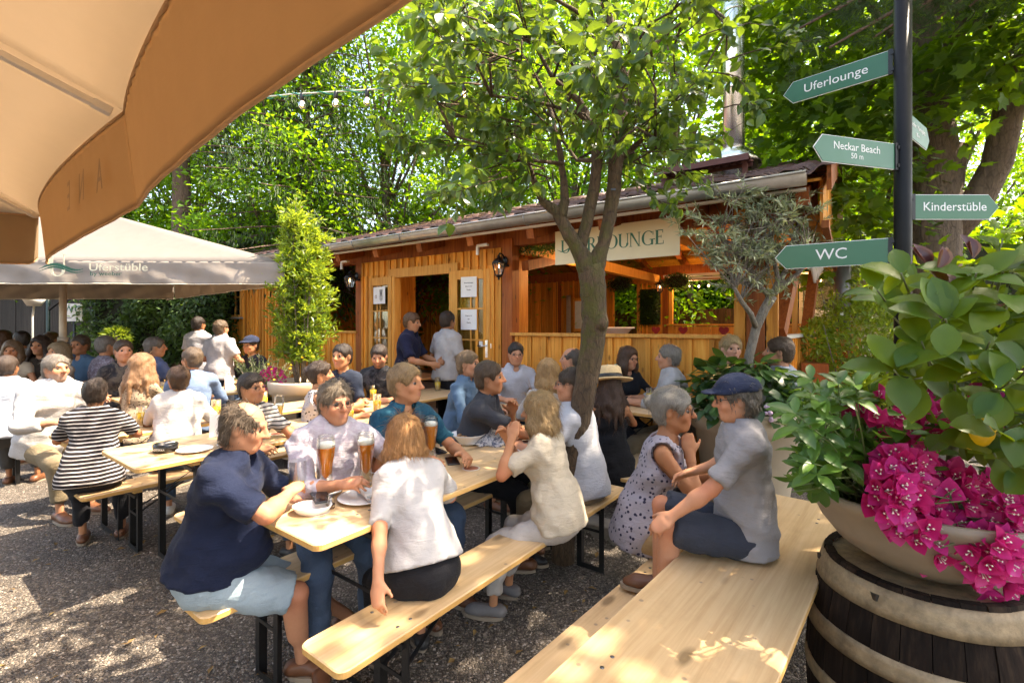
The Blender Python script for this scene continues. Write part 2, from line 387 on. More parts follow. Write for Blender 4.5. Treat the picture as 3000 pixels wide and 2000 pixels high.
L_DRY = leaf_mat('fallen_leaf', [(.16, .09, .03), (.28, .17, .06), (.42, .30, .12)], (.4, .25, .06), .7, .2)
BARK_PLUM = bark_mat('plum_bark', (.018, .011, .006), (.150, .094, .050), ((.075, .075, .008), 1.25, 1.5))
BARK = bark_mat('tree_bark', (.05, .035, .025), (.22, .155, .11), None, .5)
BARK_RED = bark_mat('spruce_bark', (.06, .036, .026), (.23, .15, .11), None, .4)
BARK_OLIVE = bark_mat('olive_bark', (.10, .085, .065), (.34, .29, .23), None, 1.4)
def gravel():
    m, nt, b = new_mat('gravel'); v = pos(nt)
    vo = nd(nt, 'ShaderNodeTexVoronoi', {'Vector': v, 'Scale': 75.0, 'Randomness': 1.0})
    vd = nd(nt, 'ShaderNodeTexVoronoi', {'Vector': v, 'Scale': 75.0, 'Randomness': 1.0}, feature='DISTANCE_TO_EDGE').outputs['Distance']
    s = nd(nt, 'ShaderNodeSeparateColor', {0: vo.outputs['Color']}).outputs[0]
    col = ramp(nt, s, [(0, (.095, .080, .067)), (.5, (.185, .153, .125)), (.85, (.28, .235, .19)), (1, (.42, .37, .32))])
    big = noise(nt, v, 1.3, 4)
    col = mixc(nt, mth(nt, 'MULTIPLY', ramp(nt, big, [(.4, (0, 0, 0)), (.65, (1, 1, 1))]), .4), col, (.09, .065, .045))
    col = mixc(nt, ramp(nt, vd, [(0, (.8, .8, .8)), (.12, (0, 0, 0))]), col, (.03, .024, .019))
    nt.links.new(col, b.inputs['Base Color']); setp(b, Roughness=.85)
    bump(nt, b, mth(nt, 'ADD', ramp(nt, vd, [(0, (0, 0, 0)), (.35, (1, 1, 1))]), mth(nt, 'MULTIPLY', noise(nt, v, 200, 2), .3)), 1.0, .012)
    return m
GRAVEL = gravel()
def stone_mat():
    m, nt, b = new_mat('gravel_stone')
    a = nd(nt, 'ShaderNodeAttribute', attribute_name='var').outputs['Fac']
    col = ramp(nt, a, [(0, (.085, .068, .054)), (.45, (.185, .15, .12)), (.8, (.25, .21, .17)), (.95, (.34, .29, .245)), (1, (.45, .41, .36))])
    nt.links.new(col, b.inputs['Base Color']); setp(b, Roughness=.8); return m
STONE = stone_mat()
# ------------------------------------------------------------------ ground
U = Vector((.822, -.569, 0)); B = Vector((.569, .822, 0)); DT = Vector((.602, .799, 0)); RT = Vector((.799, -.602, 0))
A_T = math.atan2(DT.y, DT.x) - R(90)            # turn of the table rows
KERB = Vector((.62, 3.53, 0))
def sstep(a, b, x):
    t = np.clip((x - a) / (b - a), 0, 1); return t * t * (3 - 2 * t)
def gz(x, y):
    x = np.asarray(x, float); y = np.asarray(y, float)
    q = (x + .55) * RT.x + (y - 1.6) * RT.y                     # metres to the right of the front bench
    k = (x - KERB.x) * B.x + (y - KERB.y) * B.y                 # metres beyond the kerb line
    low = -.19 * sstep(.12, .42, q) * (1 - sstep(-1.0, -.15, k)) - .06 * sstep(.1, .4, q) * sstep(-1.0, -.15, k) * (1 - sstep(0, .02, k))
    ter = .10 * sstep(.0, .02, k) * sstep(-.35, .35, (x - KERB.x) * U.x + (y - KERB.y) * U.y + .45)
    back = .10 * sstep(1.3, 1.9, k)
    und = .012 * np.sin(x * 1.7 + y * .6) * np.sin(y * 1.3 - x * .4)
    return low + np.maximum(ter, back) + und * (1 - sstep(-.05, .05, k))
def build_ground():
    xs = np.concatenate([[-400, -150, -60, -30], np.arange(-16, -6, .5), np.arange(-6, 6, .07), np.arange(6, 16, .5), [30, 60, 150, 400]])
    ys = np.concatenate([[-400, -100, -30, -8], np.arange(-3, 1, .4), np.arange(1, 7, .07), np.arange(7, 20, .5), [30, 60, 150, 600]])
    X, Y = np.meshgrid(xs, ys, indexing='ij'); Z = gz(X, Y)
    V = np.stack([X, Y, Z], -1).reshape(-1, 3); nx, ny = X.shape
    i, j = np.meshgrid(np.arange(nx - 1), np.arange(ny - 1), indexing='ij'); a = (i * ny + j).ravel()
    F = np.stack([a, a + ny, a + ny + 1, a + 1], 1)
    o = link('ground', npmesh('ground', V, F, True, [GRAVEL])); tag(o, kind='structure')
    # loose gravel, real stones where the photograph shows them singly
    n = 54000
    d = 1.35 + 4.4 * rng.random(n) ** 1.6; px = rng.uniform(-150, 2700, n)
    x = (px - 1500) / FPX * d; y = d
    k = (x - KERB.x) * B.x + (y - KERB.y) * B.y
    keep = (k < -.12) & (952 + FPX * (CAM_H - gz(x, y)) / y > 1330); x, y = x[keep], y[keep]; n = len(x)
    base = np.array([[1, 0, 0], [-1, 0, 0], [0, 1, 0], [0, -1, 0], [0, 0, 1], [0, 0, -1]], float)
    Fo = np.array([[0, 2, 4], [2, 1, 4], [1, 3, 4], [3, 0, 4], [2, 0, 5], [1, 2, 5], [3, 1, 5], [0, 3, 5]])
    r = rng.uniform(.0038, .0085, n)
    S = r[:, None] * rng.uniform(.6, 1.3, (n, 3)); S[:, 2] *= .7
    P = base[None] * S[:, None, :] * rng.uniform(.75, 1.2, (n, 6, 1))
    th = rng.uniform(0, 6.28, n); c, s = np.cos(th), np.sin(th); tl = rng.uniform(-.5, .5, n)
    P[..., 2] += P[..., 0] * tl[:, None]
    x2 = P[..., 0] * c[:, None] - P[..., 1] * s[:, None]; y2 = P[..., 0] * s[:, None] + P[..., 1] * c[:, None]
    V = np.stack([x2 + x[:, None], y2 + y[:, None], P[..., 2] + (gz(x, y) + r * .25)[:, None]], -1).reshape(-1, 3)
    F = (Fo[None] + (np.arange(n) * 6)[:, None, None]).reshape(-1, 3)
    o = link('gravel_stones', npmesh('gravel_stones', V, F, False, [STONE], attr={'var': np.repeat(rng.random(n) ** 1.2, 6)}))
    tag(o, 'loose brown and grey gravel covering the beer garden ground', 'gravel', kind='stuff')
build_ground()
def build_kerb():
    t = thing('kerb', 'low concrete kerb at edge of raised terrace behind the grey haired woman', 'kerb', KERB + Vector((0, 0, 0)), math.atan2(U.y, U.x))
    x = -.25
    for L in (.85, .95, .9, .95):
        b = MB().box((x + L / 2, .075, -.06), (L - .012, .17, .36)); o = b.build('kerb_stone', CONCRETE, t, bevel=.012); x += L
build_kerb()

# ------------------------------------------------------------------ the pavilion
FLOOR = .28
BLD = thing('timber_pavilion', 'open sided orange timber pavilion with brown tiled roof and cream name sign', 'building', (-.511, 6.31, 0), math.atan2(U.y, U.x))
def board_run(parent, p0, p1, z0, z1, bw, m, th=.024, batten=0, out=-1, gap=.004, jitter=.003, zt=None, base_off=0):
    """vertical boards side by side from p0 to p1 (local x,y), optional proud battens over the joints; each piece its own object"""
    p0 = Vector((p0[0], p0[1], 0)); p1 = Vector((p1[0], p1[1], 0)); d = (p1 - p0); L = d.length; d.normalize(); nrm = Vector((-d.y, d.x, 0)) * (1 if out > 0 else -1)
    n = max(1, round(L / bw)); w = L / n; rz = math.atan2(d.y, d.x)
    for i in range(n):
        c = p0 + d * (w * (i + .5)) + nrm * (base_off + rnd.uniform(-jitter, jitter))
        top = z1 if zt is None else zt(w * (i + .5))
        slab('board', m, parent, (c.x, c.y, (z0 + top) / 2 + rnd.uniform(-.002, .002)), (w - gap, th, top - z0), rz)
    if batten:
        for i in range(n + 1):
            c = p0 + d * min(max(w * i, batten / 2), L - batten / 2) + nrm * (base_off + th / 2 + .011)
            top = z1 if zt is None else zt(w * i)
            slab('batten', m, parent, (c.x, c.y, (z0 + top) / 2 - .003), (batten, .022, top - z0 - .004 + rnd.uniform(-.004, .004)), rz)
def build_pavilion():
    P = BLD
    MB().box((-1.9, 3.02, FLOOR / 2 - .1), (10.9, 6.0, FLOOR + .2)).build('floor_deck', CONCRETE, P)
    # posts and beams
    def post(s, t, z0, z1, w=.14, m=WD_RED): return slab('post', m, P, (s, t, (z0 + z1) / 2), (w, w, z1 - z0))
    for s, t, m in ((-4.46, .0, WD_ORANGE), (-2.24, .02, WD_RED), (.60, .0, WD_RED), (3.33, .02, WD_RED), (3.20, -.03, WD_ORANGE), (3.46, .0, WD_ORANGE)):
        post(s, t, .1, 2.62, .15 if m is WD_RED else .09, m)
    for s, t in ((.9, 5.2), (2.65, 5.2), (4.0, 5.0), (-1.6, 5.2), (-4.4, 5.2), (-7.2, 5.2)): post(s, t, FLOOR, 2.75)
    slab('post', WD_FRAME, P, (1.02, 5.19, 1.8), (.07, .10, 1.9)); slab('post', WD_FRAME, P, (3.47, 2.1, 2.05), (.06, .06, 1.15)); 
    MB().beam((-7.4, .02, 2.63), (3.8, .02, 2.63), .14, .2).build('wall_plate', WD_RED, P)
    MB().beam((-7.4, .05, 2.80), (3.8, .05, 2.80), .10, .14).build('wall_plate', WD_RED, P)
    MB().beam((-7.4, 5.2, 2.68), (3.9, 5.2, 2.68), .14, .2).build('wall_plate', WD_RED, P)
    MB().beam((-7.4, 3.0, 3.62), (3.9, 3.0, 3.62), .14, .2).build('ridge_beam', WD_RED, P)
    for s in (.75, 2.6, 3.75): MB().beam((s, .1, 2.52), (s, 5.1, 2.52), .12, .16).build('tie_beam', WD_FRAME, P)
    for s in (.75, 3.7): MB().beam((s, .1, 2.30), (s, 1.6, 2.62), .10, .12).build('knee_brace', WD_RED, P)
    MB().beam((3.50, .08, 1.5), (3.62, .9, 2.55), .11, .12).build('knee_brace', WD_RED, P)
    MB().beam((3.60, 2.0, 1.5), (3.66, 3.0, 2.55), .11, .12).build('knee_brace', WD_RED, P)
    for i in range(14):                                         # rafters, ends showing under the eave
        s = -7.2 + i * .84
        MB().beam((s, -.50, 2.57), (s, 3.0, 3.62), .09, .14).build('rafter', WD_RED, P)
        MB().beam((s, 3.0, 3.62), (s, 6.0, 2.72), .09, .14).build('rafter', WD_RED, P)
    sl = .30; ang = math.atan(sl)
    for i in range(11):                                         # roof boarding, seen from below
        t = -.55 + (i + .5) * 3.5 / 11
        slab('roof_board', WD_ORANGE, P, (-1.8, t, 2.69 + sl * (t + .5)), (11.3, 3.5 / 11 - .006, .022), rot=(ang, 0, 0))
        t2 = 3.0 + (i + .5) * 3.1 / 11
        slab('roof_board', WD_ORANGE, P, (-1.8, t2, 3.74 - .30 * (t2 - 3.0)), (11.3, 3.1 / 11 - .006, .022), rot=(-ang, 0, 0))
    slab('soffit_strip', WHITE, P, (-1.85, -.535, 2.615), (11.2, .05, .02))
    # tiles: S-profile clay pan tiles
    tw, tl = .245, .335
    def tile_mesh():
        n = 10; V = []; F = []
        for j, (y, dz) in enumerate(((-.02, .030), (tl + .03, 0.006))):
            for i in range(n + 1):
                f = i / n; x = (f - .5) * tw * 1.06; z = .026 * math.sin(f * 2 * math.pi * .98 + 2.6) + .012 * math.sin(f * 4 * math.pi)
                V.append((x, y, z + dz))
        m0 = len(V)
        for i in range(n + 1): x, y, z = V[i]; V.append((x, y, z - .017))
        for i in range(n): F.append((i, i + 1, n + 1 + i + 1, n + 1 + i)); F.append((m0 + i, m0 + i + 1, i + 1, i))
        me = bpy.data.meshes.new('roof_tile'); me.from_pydata(V, [], F); me.polygons.foreach_set('use_smooth', [True] * len(F)); me.materials.append(TILE); me.update(); return me
    tm = tile_mesh(); ncol = 46; s0 = 3.93 - ncol * tw
    VV = []; FF = []; base = [v.co.copy() for v in tm.vertices]; bf = [tuple(p.vertices) for p in tm.polygons]
    for r in range(11):
        t = -.66 + r * tl; z = 2.735 + sl * (t + .6)
        for c in range(ncol):
            s = s0 + (c + .5) * tw; rot = Matrix.Rotation(ang + rnd.uniform(-.012, .012), 3, 'X') @ Matrix.Rotation(rnd.uniform(-.012, .012), 3, 'Z')
            if r < 6:
                o = link('roof_tile', tm, P, None, (s, t, z + rnd.uniform(-.003, .003))); o.rotation_euler = rot.to_euler()
            else:
                n = len(VV); VV += [rot @ v + Vector((s, t, z)) for v in base]; FF += [tuple(i + n for i in f) for f in bf]
    me = bpy.data.meshes.new('upper_tiles'); me.from_pydata(VV, [], FF); me.materials.append(TILE); me.update()
    o = link('upper_tiles', me, P); o['kind'] = 'stuff'
    MB().beam((-7.5, 4.55, 3.40), (3.95, 4.55, 3.40), 3.2, .05, up=(0, .287, .958)).build('rear_roof_slope', TILE, P)
    rm = MB().tube([(-.19, 0, 0), (.19, 0, 0)], [.105, .095], 12).mesh('ridge_tile'); rm.materials.append(TILE)
    for i in range(33): link('ridge_tile', rm, P, None, (-7.3 + i * .35, 3.02, 3.80))
    # gutter
    g = MB(); V = []; F = []; n = 10
    for x in (-7.5, 3.76):
        for k in range(n + 1):
            a = math.pi * k / n; V.append((x, -.66 - .07 * math.cos(a), 2.70 - .085 * math.sin(a)))
    for k in range(n): F.append((k, k + 1, n + 1 + k + 1, n + 1 + k))
    F.append(tuple(range(n + 1, 2 * n + 2))); g.add(V, F, True)
    g.tube([(-7.5, -.735, 2.703), (3.76, -.735, 2.703)], .011, 6)
    gu = g.build('gutter', ZINC, P)
    for i in range(12):
        x = -7.1 + i * .93; m = MB(); m.tube([(x, -.66 - .076 * math.cos(math.pi * k / 8), 2.698 - .092 * math.sin(math.pi * k / 8)) for k in range(9)], .008, 5); m.build('gutter_bracket', ZINC, P)
    # barge boards and gable cladding at the right-hand end
    for i in range(24):
        t = -.3 + i * .14; z1 = 2.66 + sl * (t + .55) if t < 3 else 3.6
        slab('gable_board', WD_ORANGE, P, (3.84 + rnd.uniform(-.003, .003), t + .07, (2.36 + z1) / 2), (.022, .135, z1 - 2.36))
    MB().beam((3.9, -.62, 2.66), (3.9, 3.0, 3.70), .03, .18).build('barge_board', WD_RED, P)
    MB().beam((3.87, -.45, 2.35), (3.87, 3.1, 2.35), .05, .06).build('gable_sill', WD_RED, P)
    # front parapet, right of the door
    board_run(P, (.70, -.02), (3.16, -.02), FLOOR - .1, 1.44, .205, WD_ORANGE, batten=.05)
    slab('parapet_cap', WD_FRAME, P, (1.93, -.03, 1.462), (2.56, .11, .035))
    # side parapet with close battens, running back from the corner
    board_run(P, (3.44, .02), (3.72, 4.64), 0.05, 1.43, .118, WD_ORANGE, batten=.045, out=-1)
    slab('parapet_cap', plain('pale_cap', (.52, .47, .40), .7), P, (3.585, 2.33, 1.452), (.12, 4.7, .035), math.atan2(-.28, 4.62))
    # rear parapet, rear wall panel with the green wall, left end
    board_run(P, (.98, 5.16), (4.2, 5.16), FLOOR, 1.54, .16, WD_FRAME, batten=.04)
    slab('parapet_cap', WD_FRAME, P, (2.6, 5.15, 1.575), (3.3, .10, .04))
    board_run(P, (-.2, 5.16), (.86, 5.16), FLOOR, 1.3, .14, WD_ORANGE, batten=.04)
    board_run(P, (.42, 5.16), (.86, 5.16), 1.3, 2.5, .12, WD_ORANGE, batten=.035)
    board_run(P, (-2.2, 5.16), (-.2, 5.16), FLOOR, 2.6, .14, WD_ORANGE, batten=.04)
    slab('rail', WD_FRAME, P, (.36, 5.13, 1.9), (.07, .07, 1.3)); slab('rail', WD_FRAME, P, (.1, 5.13, 2.5), (.9, .07, .1))
    board_run(P, (-7.2, 5.16), (-2.2, 5.16), FLOOR, 2.6, .16, WD_ORANGE, batten=.04)
    # inner partition beside the door room (dark room behind the portal)
    board_run(P, (.52, .12), (.52, .5), FLOOR, 2.5, .16, WD_ORANGE)
    board_run(P, (-2.3, .3), (-2.3, 1.2), FLOOR, 2.5, .16, WD_ORANGE)
    # left bay parapet
    board_run(P, (-4.38, -.02), (-2.30, -.02), 0.1, 1.44, .14, WD_ORANGE, batten=.05)
    slab('parapet_cap', WD_FRAME, P, (-3.34, -.03, 1.462), (2.12, .11, .035))
    # closed left wall with a small window
    board_run(P, (-7.3, -.02), (-6.42, -.02), 0.05, 2.53, .105, WD_ORANGE, batten=.045)
    board_run(P, (-5.82, -.02), (-4.52, -.02), 0.05, 2.53, .105, WD_ORANGE, batten=.045)
    board_run(P, (-6.42, -.02), (-5.82, -.02), 0.05, 1.72, .105, WD_ORANGE, batten=.045)
    board_run(P, (-6.42, -.02), (-5.82, -.02), 2.5, 2.55, .105, WD_ORANGE)
    board_run(P, (-7.3, 0), (-7.3, 5.0), 0.05, 2.6, .2, WD_ORANGE)
    w = MB().box((-6.12, -.03, 2.1), (.60, .05, .72)); w = MB()
    for x in (-6.39, -5.85): w.box((x, -.05, 2.11), (.05, .06, .78))
    for z in (1.745, 2.475): w.box((-6.12, -.052, z), (.59, .064, .05))
    win = w.build('window', WD_FRAME, P)
    MB().box((-6.12, -.03, 2.11), (.48, .012, .68)).build('pane', plain('dark_pane', (.015, .018, .018), .06), win)
    mb = MB(); mb.box((-6.12, -.045, 2.11), (.03, .03, .68)); mb.box((-6.12, -.044, 2.13), (.48, .028, .025)); mb.build('glazing_bar', WD_FRAME, win)
    MB().box((-6.12, -.09, 1.71), (.66, .10, .03)).build('sill', plain('grey_sill', (.3, .31, .29), .6), win)
    # portal: wall over and beside the door
    board_run(P, (-2.17, -.03), (.50, -.03), 2.32, 2.53, .125, WD_ORANGE, batten=.04)
    board_run(P, (-2.17, -.03), (-1.42, -.03), .2, 2.32, .125, WD_ORANGE, batten=.04)
    board_run(P, (-.27, -.03), (.50, -.03), .2, 2.32, .125, WD_ORANGE, batten=.04)
    slab('lintel', WD_FRAME, P, (-.84, -.065, 2.32), (1.32, .07, .13))
    slab('door_jamb', WD_FRAME, P, (-1.40, -.05, 1.27), (.07, .12, 2.0)); slab('door_jamb', WD_FRAME, P, (-.28, -.05, 1.27), (.07, .12, 2.0))
    for nm, x0, ang_ in (('door', -1.42, math.pi - R(6)), ('door', -.26, R(7))):
        leaf = MB(); Wd, H, st = .58, 2.0, .085
        for x in (st / 2, Wd - st / 2): leaf.box((x, 0, H / 2), (st, .045, H))
        leaf.box((Wd / 2, 0, .16), (Wd - 2 * st, .044, .32)); leaf.box((Wd / 2, 0, H - .06), (Wd - 2 * st, .044, .12))
        dl = leaf.build(nm, WD_FRAME, P, (x0, -.10, FLOOR), (0, 0, ang_), bevel=.004)
        MB().box((Wd / 2, 0, 1.10), (Wd - 2 * st, .006, 1.56)).build('pane', PANE, dl)
        mb = MB()
        for z in (.71, 1.10, 1.50): mb.box((Wd / 2, 0, z), (Wd - 2 * st, .026, .022))
        mb.box((Wd / 2, 0, 1.1), (.022, .027, 1.56)); mb.build('glazing_bar', WD_FRAME, dl)
        sd = -1 if ang_ < 1 else 1
        if sd < 0:
            h = MB(); h.box((.535, sd * .028, .99), (.035, .008, .22)); h.tube([(.535, sd * .03, 1.03), (.535, sd * .07, 1.03), (.43, sd * .075, 1.03)], .009, 8); h.ball((.535, sd * .035, .93), .008); h.build('door_handle', STEEL, dl)
            h = MB(); h.box((.60, sd * .02, 1.03), (.012, .02, .06)); h.build('hinge', STEEL, dl)
            notice(dl, .27, 1.78, .24, .26, sd, ['Reservierungen', 'bitte an der', 'Theke'], 1)
            notice(dl, .27, 1.36, .24, .26, sd, ['Eingang nur', 'für', 'Gäste'], 2)
            MB().box((.45, sd * .026, 1.05), (.05, .002, .07)).build('sticker', WHITE, dl)
        else:
            notice(dl, .29, 1.73, .30, .25, sd, [], 3)
    # garden lanterns on the posts
PAPER = plain('white_paper', (.78, .78, .77), .8, var=.04)
INK = plain('dark_ink', (.03, .03, .035), .7, var=.05)
def text(body, size, m, parent, loc, rot, ext=.0006, align='CENTER', name='lettering', sx=1, shear=0):
    c = bpy.data.curves.new(name, 'FONT'); c.body = body; c.size = size; c.extrude = ext; c.align_x = align; c.align_y = 'CENTER'; c.resolution_u = 3; c.shear = shear
    t = bpy.data.objects.new('t', c); COL.objects.link(t)
    bpy.context.view_layer.update()
    me = bpy.data.meshes.new_from_object(t.evaluated_get(bpy.context.evaluated_depsgraph_get())); bpy.data.objects.remove(t)
    me.materials.clear(); me.materials.append(m)
    o = link(name, me, parent); o.location = loc; o.rotation_euler = rot; o.scale = (sx, 1, 1); return o
def notice(dl, x, z, w, h, sd, lines, kind):
    n = MB().box((x, sd * .028, z), (w, .002, h)).build('paper_notice', PAPER, dl)
    rz = 0 if sd < 0 else math.pi
    y = sd * .0302
    for i, L in enumerate(lines): text(L, .022 if len(L) > 10 else .026, INK, n, (x, y, z + h * .2 - i * .045), (R(90), 0, rz))
    if kind == 3:
        e = MB(); e.prism([(-.05, .09), (.05, .09), (.05, -.03), (.03, -.08), (0, -.095), (-.03, -.08), (-.05, -.03)], (x - .05, sd * .0292, z), (1, 0, 0), (0, 0, 1), (0, sd, 0), .001)
        e.build('crest', plain('crest_grey', (.55, .55, .54), .7), n)
        e = MB()
        for a in (-.35, -.12, .12, .35): e.beam((x - .05, sd * .031, z - .03), (x - .05 + math.sin(a) * .09, sd * .031, z + .085 * math.cos(a)), .006, .003, up=(0, 1, 0))
        e.build('crest_sheaf', INK, n)
        text('CD', .04, INK, n, (x - .05, sd * .0306, z - .055), (R(90), 0, rz)); text('D', .07, plain('brown_ink', (.3, .12, .04), .7), n, (x + .085, sd * .0306, z - .02), (R(90), 0, rz), sx=-1)
build_pavilion()

# UFERLOUNGE sign: serif capitals built from strokes
def serif_word(word, h, m, parent, loc, rot, name='letter'):
    """each letter one mesh: thick stems, thin bars, slab serifs, round bowls"""
    T, t, sf = .16 * h, .055 * h, .085 * h
    def rect(b, x0, y0, x1, y1): b.append([(x0, y0), (x1, y0), (x1, y1), (x0, y1)])
    def stem(b, x, w=None, y0=0, y1=None):
        w = w or T; y1 = h if y1 is None else y1
        rect(b, x, y0, x + w, y1)
        if y0 == 0: rect(b, x - sf * .8, 0, x + w + sf * .8, t * .7)
        if y1 == h: rect(b, x - sf * .8, h - t * .7, x + w + sf * .8, h)
    def ring(b, cx, cy, rx, ry, a0, a1, tk=None, tn=None, n=14):
        tk = tk or T; tn = tn or t
        for i in range(n):
            q = [a0 + (a1 - a0) * (i + e) / n for e in (0, 1)]; pts = []
            for a in q: pts.append((cx + rx * math.cos(a), cy + ry * math.sin(a)))
            for a in reversed(q):
                w = tn + (tk - tn) * math.cos(a) ** 2; pts.append((cx + (rx - w) * math.cos(a), cy + (ry - w * .8) * math.sin(a)))
            b.append(pts)
    x = 0
    for ch in word:
        b = []
        if ch == 'U': stem(b, x, y0=.28 * h); stem(b, x + .62 * h, t * 1.1, y0=.28 * h); ring(b, x + .36 * h, .3 * h, .36 * h, .32 * h, math.pi, 2 * math.pi, T, t); adv = .86
        elif ch == 'F': stem(b, x); rect(b, x, h - t, x + .52 * h, h); rect(b, x + .48 * h, h * .78, x + .52 * h, h); rect(b, x, .5 * h, x + .40 * h, .5 * h + t); rect(b, x + .38 * h, .42 * h, x + .41 * h, .63 * h); adv = .68
        elif ch in 'EL':
            stem(b, x); rect(b, x, 0, x + .54 * h, t); rect(b, x + .50 * h, 0, x + .54 * h, h * .24)
            if ch == 'E': rect(b, x, h - t, x + .50 * h, h); rect(b, x + .46 * h, h * .78, x + .50 * h, h); rect(b, x, .5 * h, x + .38 * h, .5 * h + t); rect(b, x + .36 * h, .42 * h, x + .39 * h, .63 * h)
            adv = .72 if ch == 'E' else .66
        elif ch == 'R': stem(b, x); ring(b, x + .26 * h, .74 * h, .30 * h, .26 * h, -math.pi / 2, math.pi / 2); rect(b, x, h - t, x + .26 * h, h); rect(b, x, .48 * h, x + .26 * h, .48 * h + t); b.append([(x + .22 * h, .5 * h), (x + .58 * h, 0), (x + .76 * h, 0), (x + .40 * h, .5 * h)]); adv = .82
        elif ch == 'O': ring(b, x + .45 * h, .5 * h, .47 * h, .52 * h, 0, 2 * math.pi, T * 1.05, t, 26); adv = 1.02
        elif ch == 'G': ring(b, x + .45 * h, .5 * h, .47 * h, .52 * h, R(48), R(318), T * 1.05, t, 20); rect(b, x + .66 * h, .02 * h, x + .66 * h + T * .9, .42 * h); rect(b, x + .56 * h, .42 * h - t, x + .95 * h, .42 * h); rect(b, x + .78 * h, .7 * h, x + .82 * h, .95 * h); adv = 1.0
        elif ch == 'N': stem(b, x, t * 1.1); stem(b, x + .62 * h, t * 1.1); b.append([(x - .04 * h, h), (x + .14 * h, h), (x + .68 * h, 0), (x + .60 * h, 0)]); adv = .86
        m_ = MB()
        for i, q in enumerate(b): m_.prism(q, (0, 0, 0), (1, 0, 0), (0, 1, 0), (0, 0, 1), .0012 + .00012 * i)
        m_.build(name, m, parent, loc, rot); x += adv * h
    return x
def build_name_sign():
    t = thing('name_sign', 'cream UFERLOUNGE board with green serif capitals under the pavilion eave', 'sign', BLD.matrix_basis @ Vector((1.99, -.12, 2.245)), BLD.rotation_euler.z)
    MB().box((0, 0, .188), (1.38, .012, .376)).build('panel', SIGN_CREAM, t, bevel=.002)
    serif_word('UFERLOUNGE', .142, GREEN_INK, t, (-.605, -.0065, .125), (R(90), 0, 0))
    w = MB(); pts = [(-.66 + .19 * i / 10, .158 + .016 * math.sin(i / 10 * 6.0 + 2.6)) for i in range(11)]
    for i in range(10): w.beam((pts[i][0], -.0085, pts[i][1]), (pts[i + 1][0], -.0085, pts[i + 1][1]), .001, .012 * math.sin(math.pi * (i + .5) / 10) + .001, up=(0, 0, 1))
    w.build('wave_mark', GREEN_INK, t)
    for x in (-.5, .5): MB().tube([(x, .02, .36), (x, .10, .46)], .006, 6).build('hanger', IRON, t)
build_name_sign()

def lamp_light(parent, loc, w):
    l = bpy.data.lights.new('lamp_light', 'POINT'); l.energy = w; l.color = (1, .62, .30); l.shadow_soft_size = .04; o = bpy.data.objects.new('lamp_light', l); COL.objects.link(o); o.parent = parent; o.location = loc
def lantern(loc, rz, label):
    t = thing('wall_lantern', label, 'lantern', loc, rz, 'black wall lanterns of the pavilion')
    b = MB(); b.lathe([(.03, .0), (.03, .012), (.05, .02), (.052, .03)], 6, (0, -.13, -.16)); b.lathe([(.085, .10), (.09, .112), (.04, .165), (.018, .175), (.022, .19), (.004, .215)], 6, (0, -.13, -.10))
    for k in range(6):
        a = math.pi / 3 * k; b.tube([(.05 * math.cos(a), -.13 + .05 * math.sin(a), -.13), (.082 * math.cos(a), -.13 + .082 * math.sin(a), .005)], .006, 5)
    b.tube([(0, -.13, -.16), (0, -.13, -.19)], .012, 6)
    b.build('cage', IRON, t)
    g = MB(); g.lathe([(.046, -.13), (.078, .003)], 6, (0, -.13, 0), smooth=False); g.build('glass', BULB, t)
    MB().tube([(0, -.13, -.13), (0, -.13, -.05)], .011, 8).build('candle_tube', CERAMIC, t); MB().ball((0, -.13, -.03), (.011, .011, .022), 8, 6).build('flame_bulb', GLOW, t); lamp_light(t, (0, -.13, .03), 1.0)
    a = MB(); a.lathe([(.0, -.02), (.055, -.02), (.055, 0)], 12); a.tube([(0, 0, .06), (0, -.05, .12), (0, -.11, .13), (0, -.13, .10)], .010, 6); a.tube([(0, 0, .02), (0, -.06, .03), (0, -.09, .09)], .007, 6); a.ball((0, -.005, .05), (.045, .012, .06)); a.build('bracket', IRON, t)
def bl(s, t, z): return BLD.matrix_basis @ Vector((s, t, z))
bpy.context.view_layer.update()
lantern(bl(.58, -.09, 2.30), BLD.rotation_euler.z, 'black wall lantern on the post right of the open door')
lantern(bl(-2.24, -.09, 2.28), BLD.rotation_euler.z, 'black wall lantern on the post left of the open door')
lantern(bl(.86, 5.08, 2.38), BLD.rotation_euler.z, 'small black lantern on a rear post inside the pavilion')
lantern(bl(2.62, 5.08, 2.40), BLD.rotation_euler.z, 'small black lantern behind the olive tree inside the pavilion')
def eave_lamp(s, label):
    t = thing('eave_lamp', label, 'lamp', bl(s, -.30, 2.5), BLD.rotation_euler.z, 'white lamps under the eave')
    MB().box((.05, 0, .03), (.16, .05, .03)).build('housing', WHITE, t, bevel=.006); MB().box((-.03, 0, -.03), (.03, .03, .10)).build('stem', WHITE, t, bevel=.004)
eave_lamp(.35, 'small white angled lamp under the eave beside the right lantern'); eave_lamp(-2.3, 'small white angled lamp under the eave beside the left lantern')

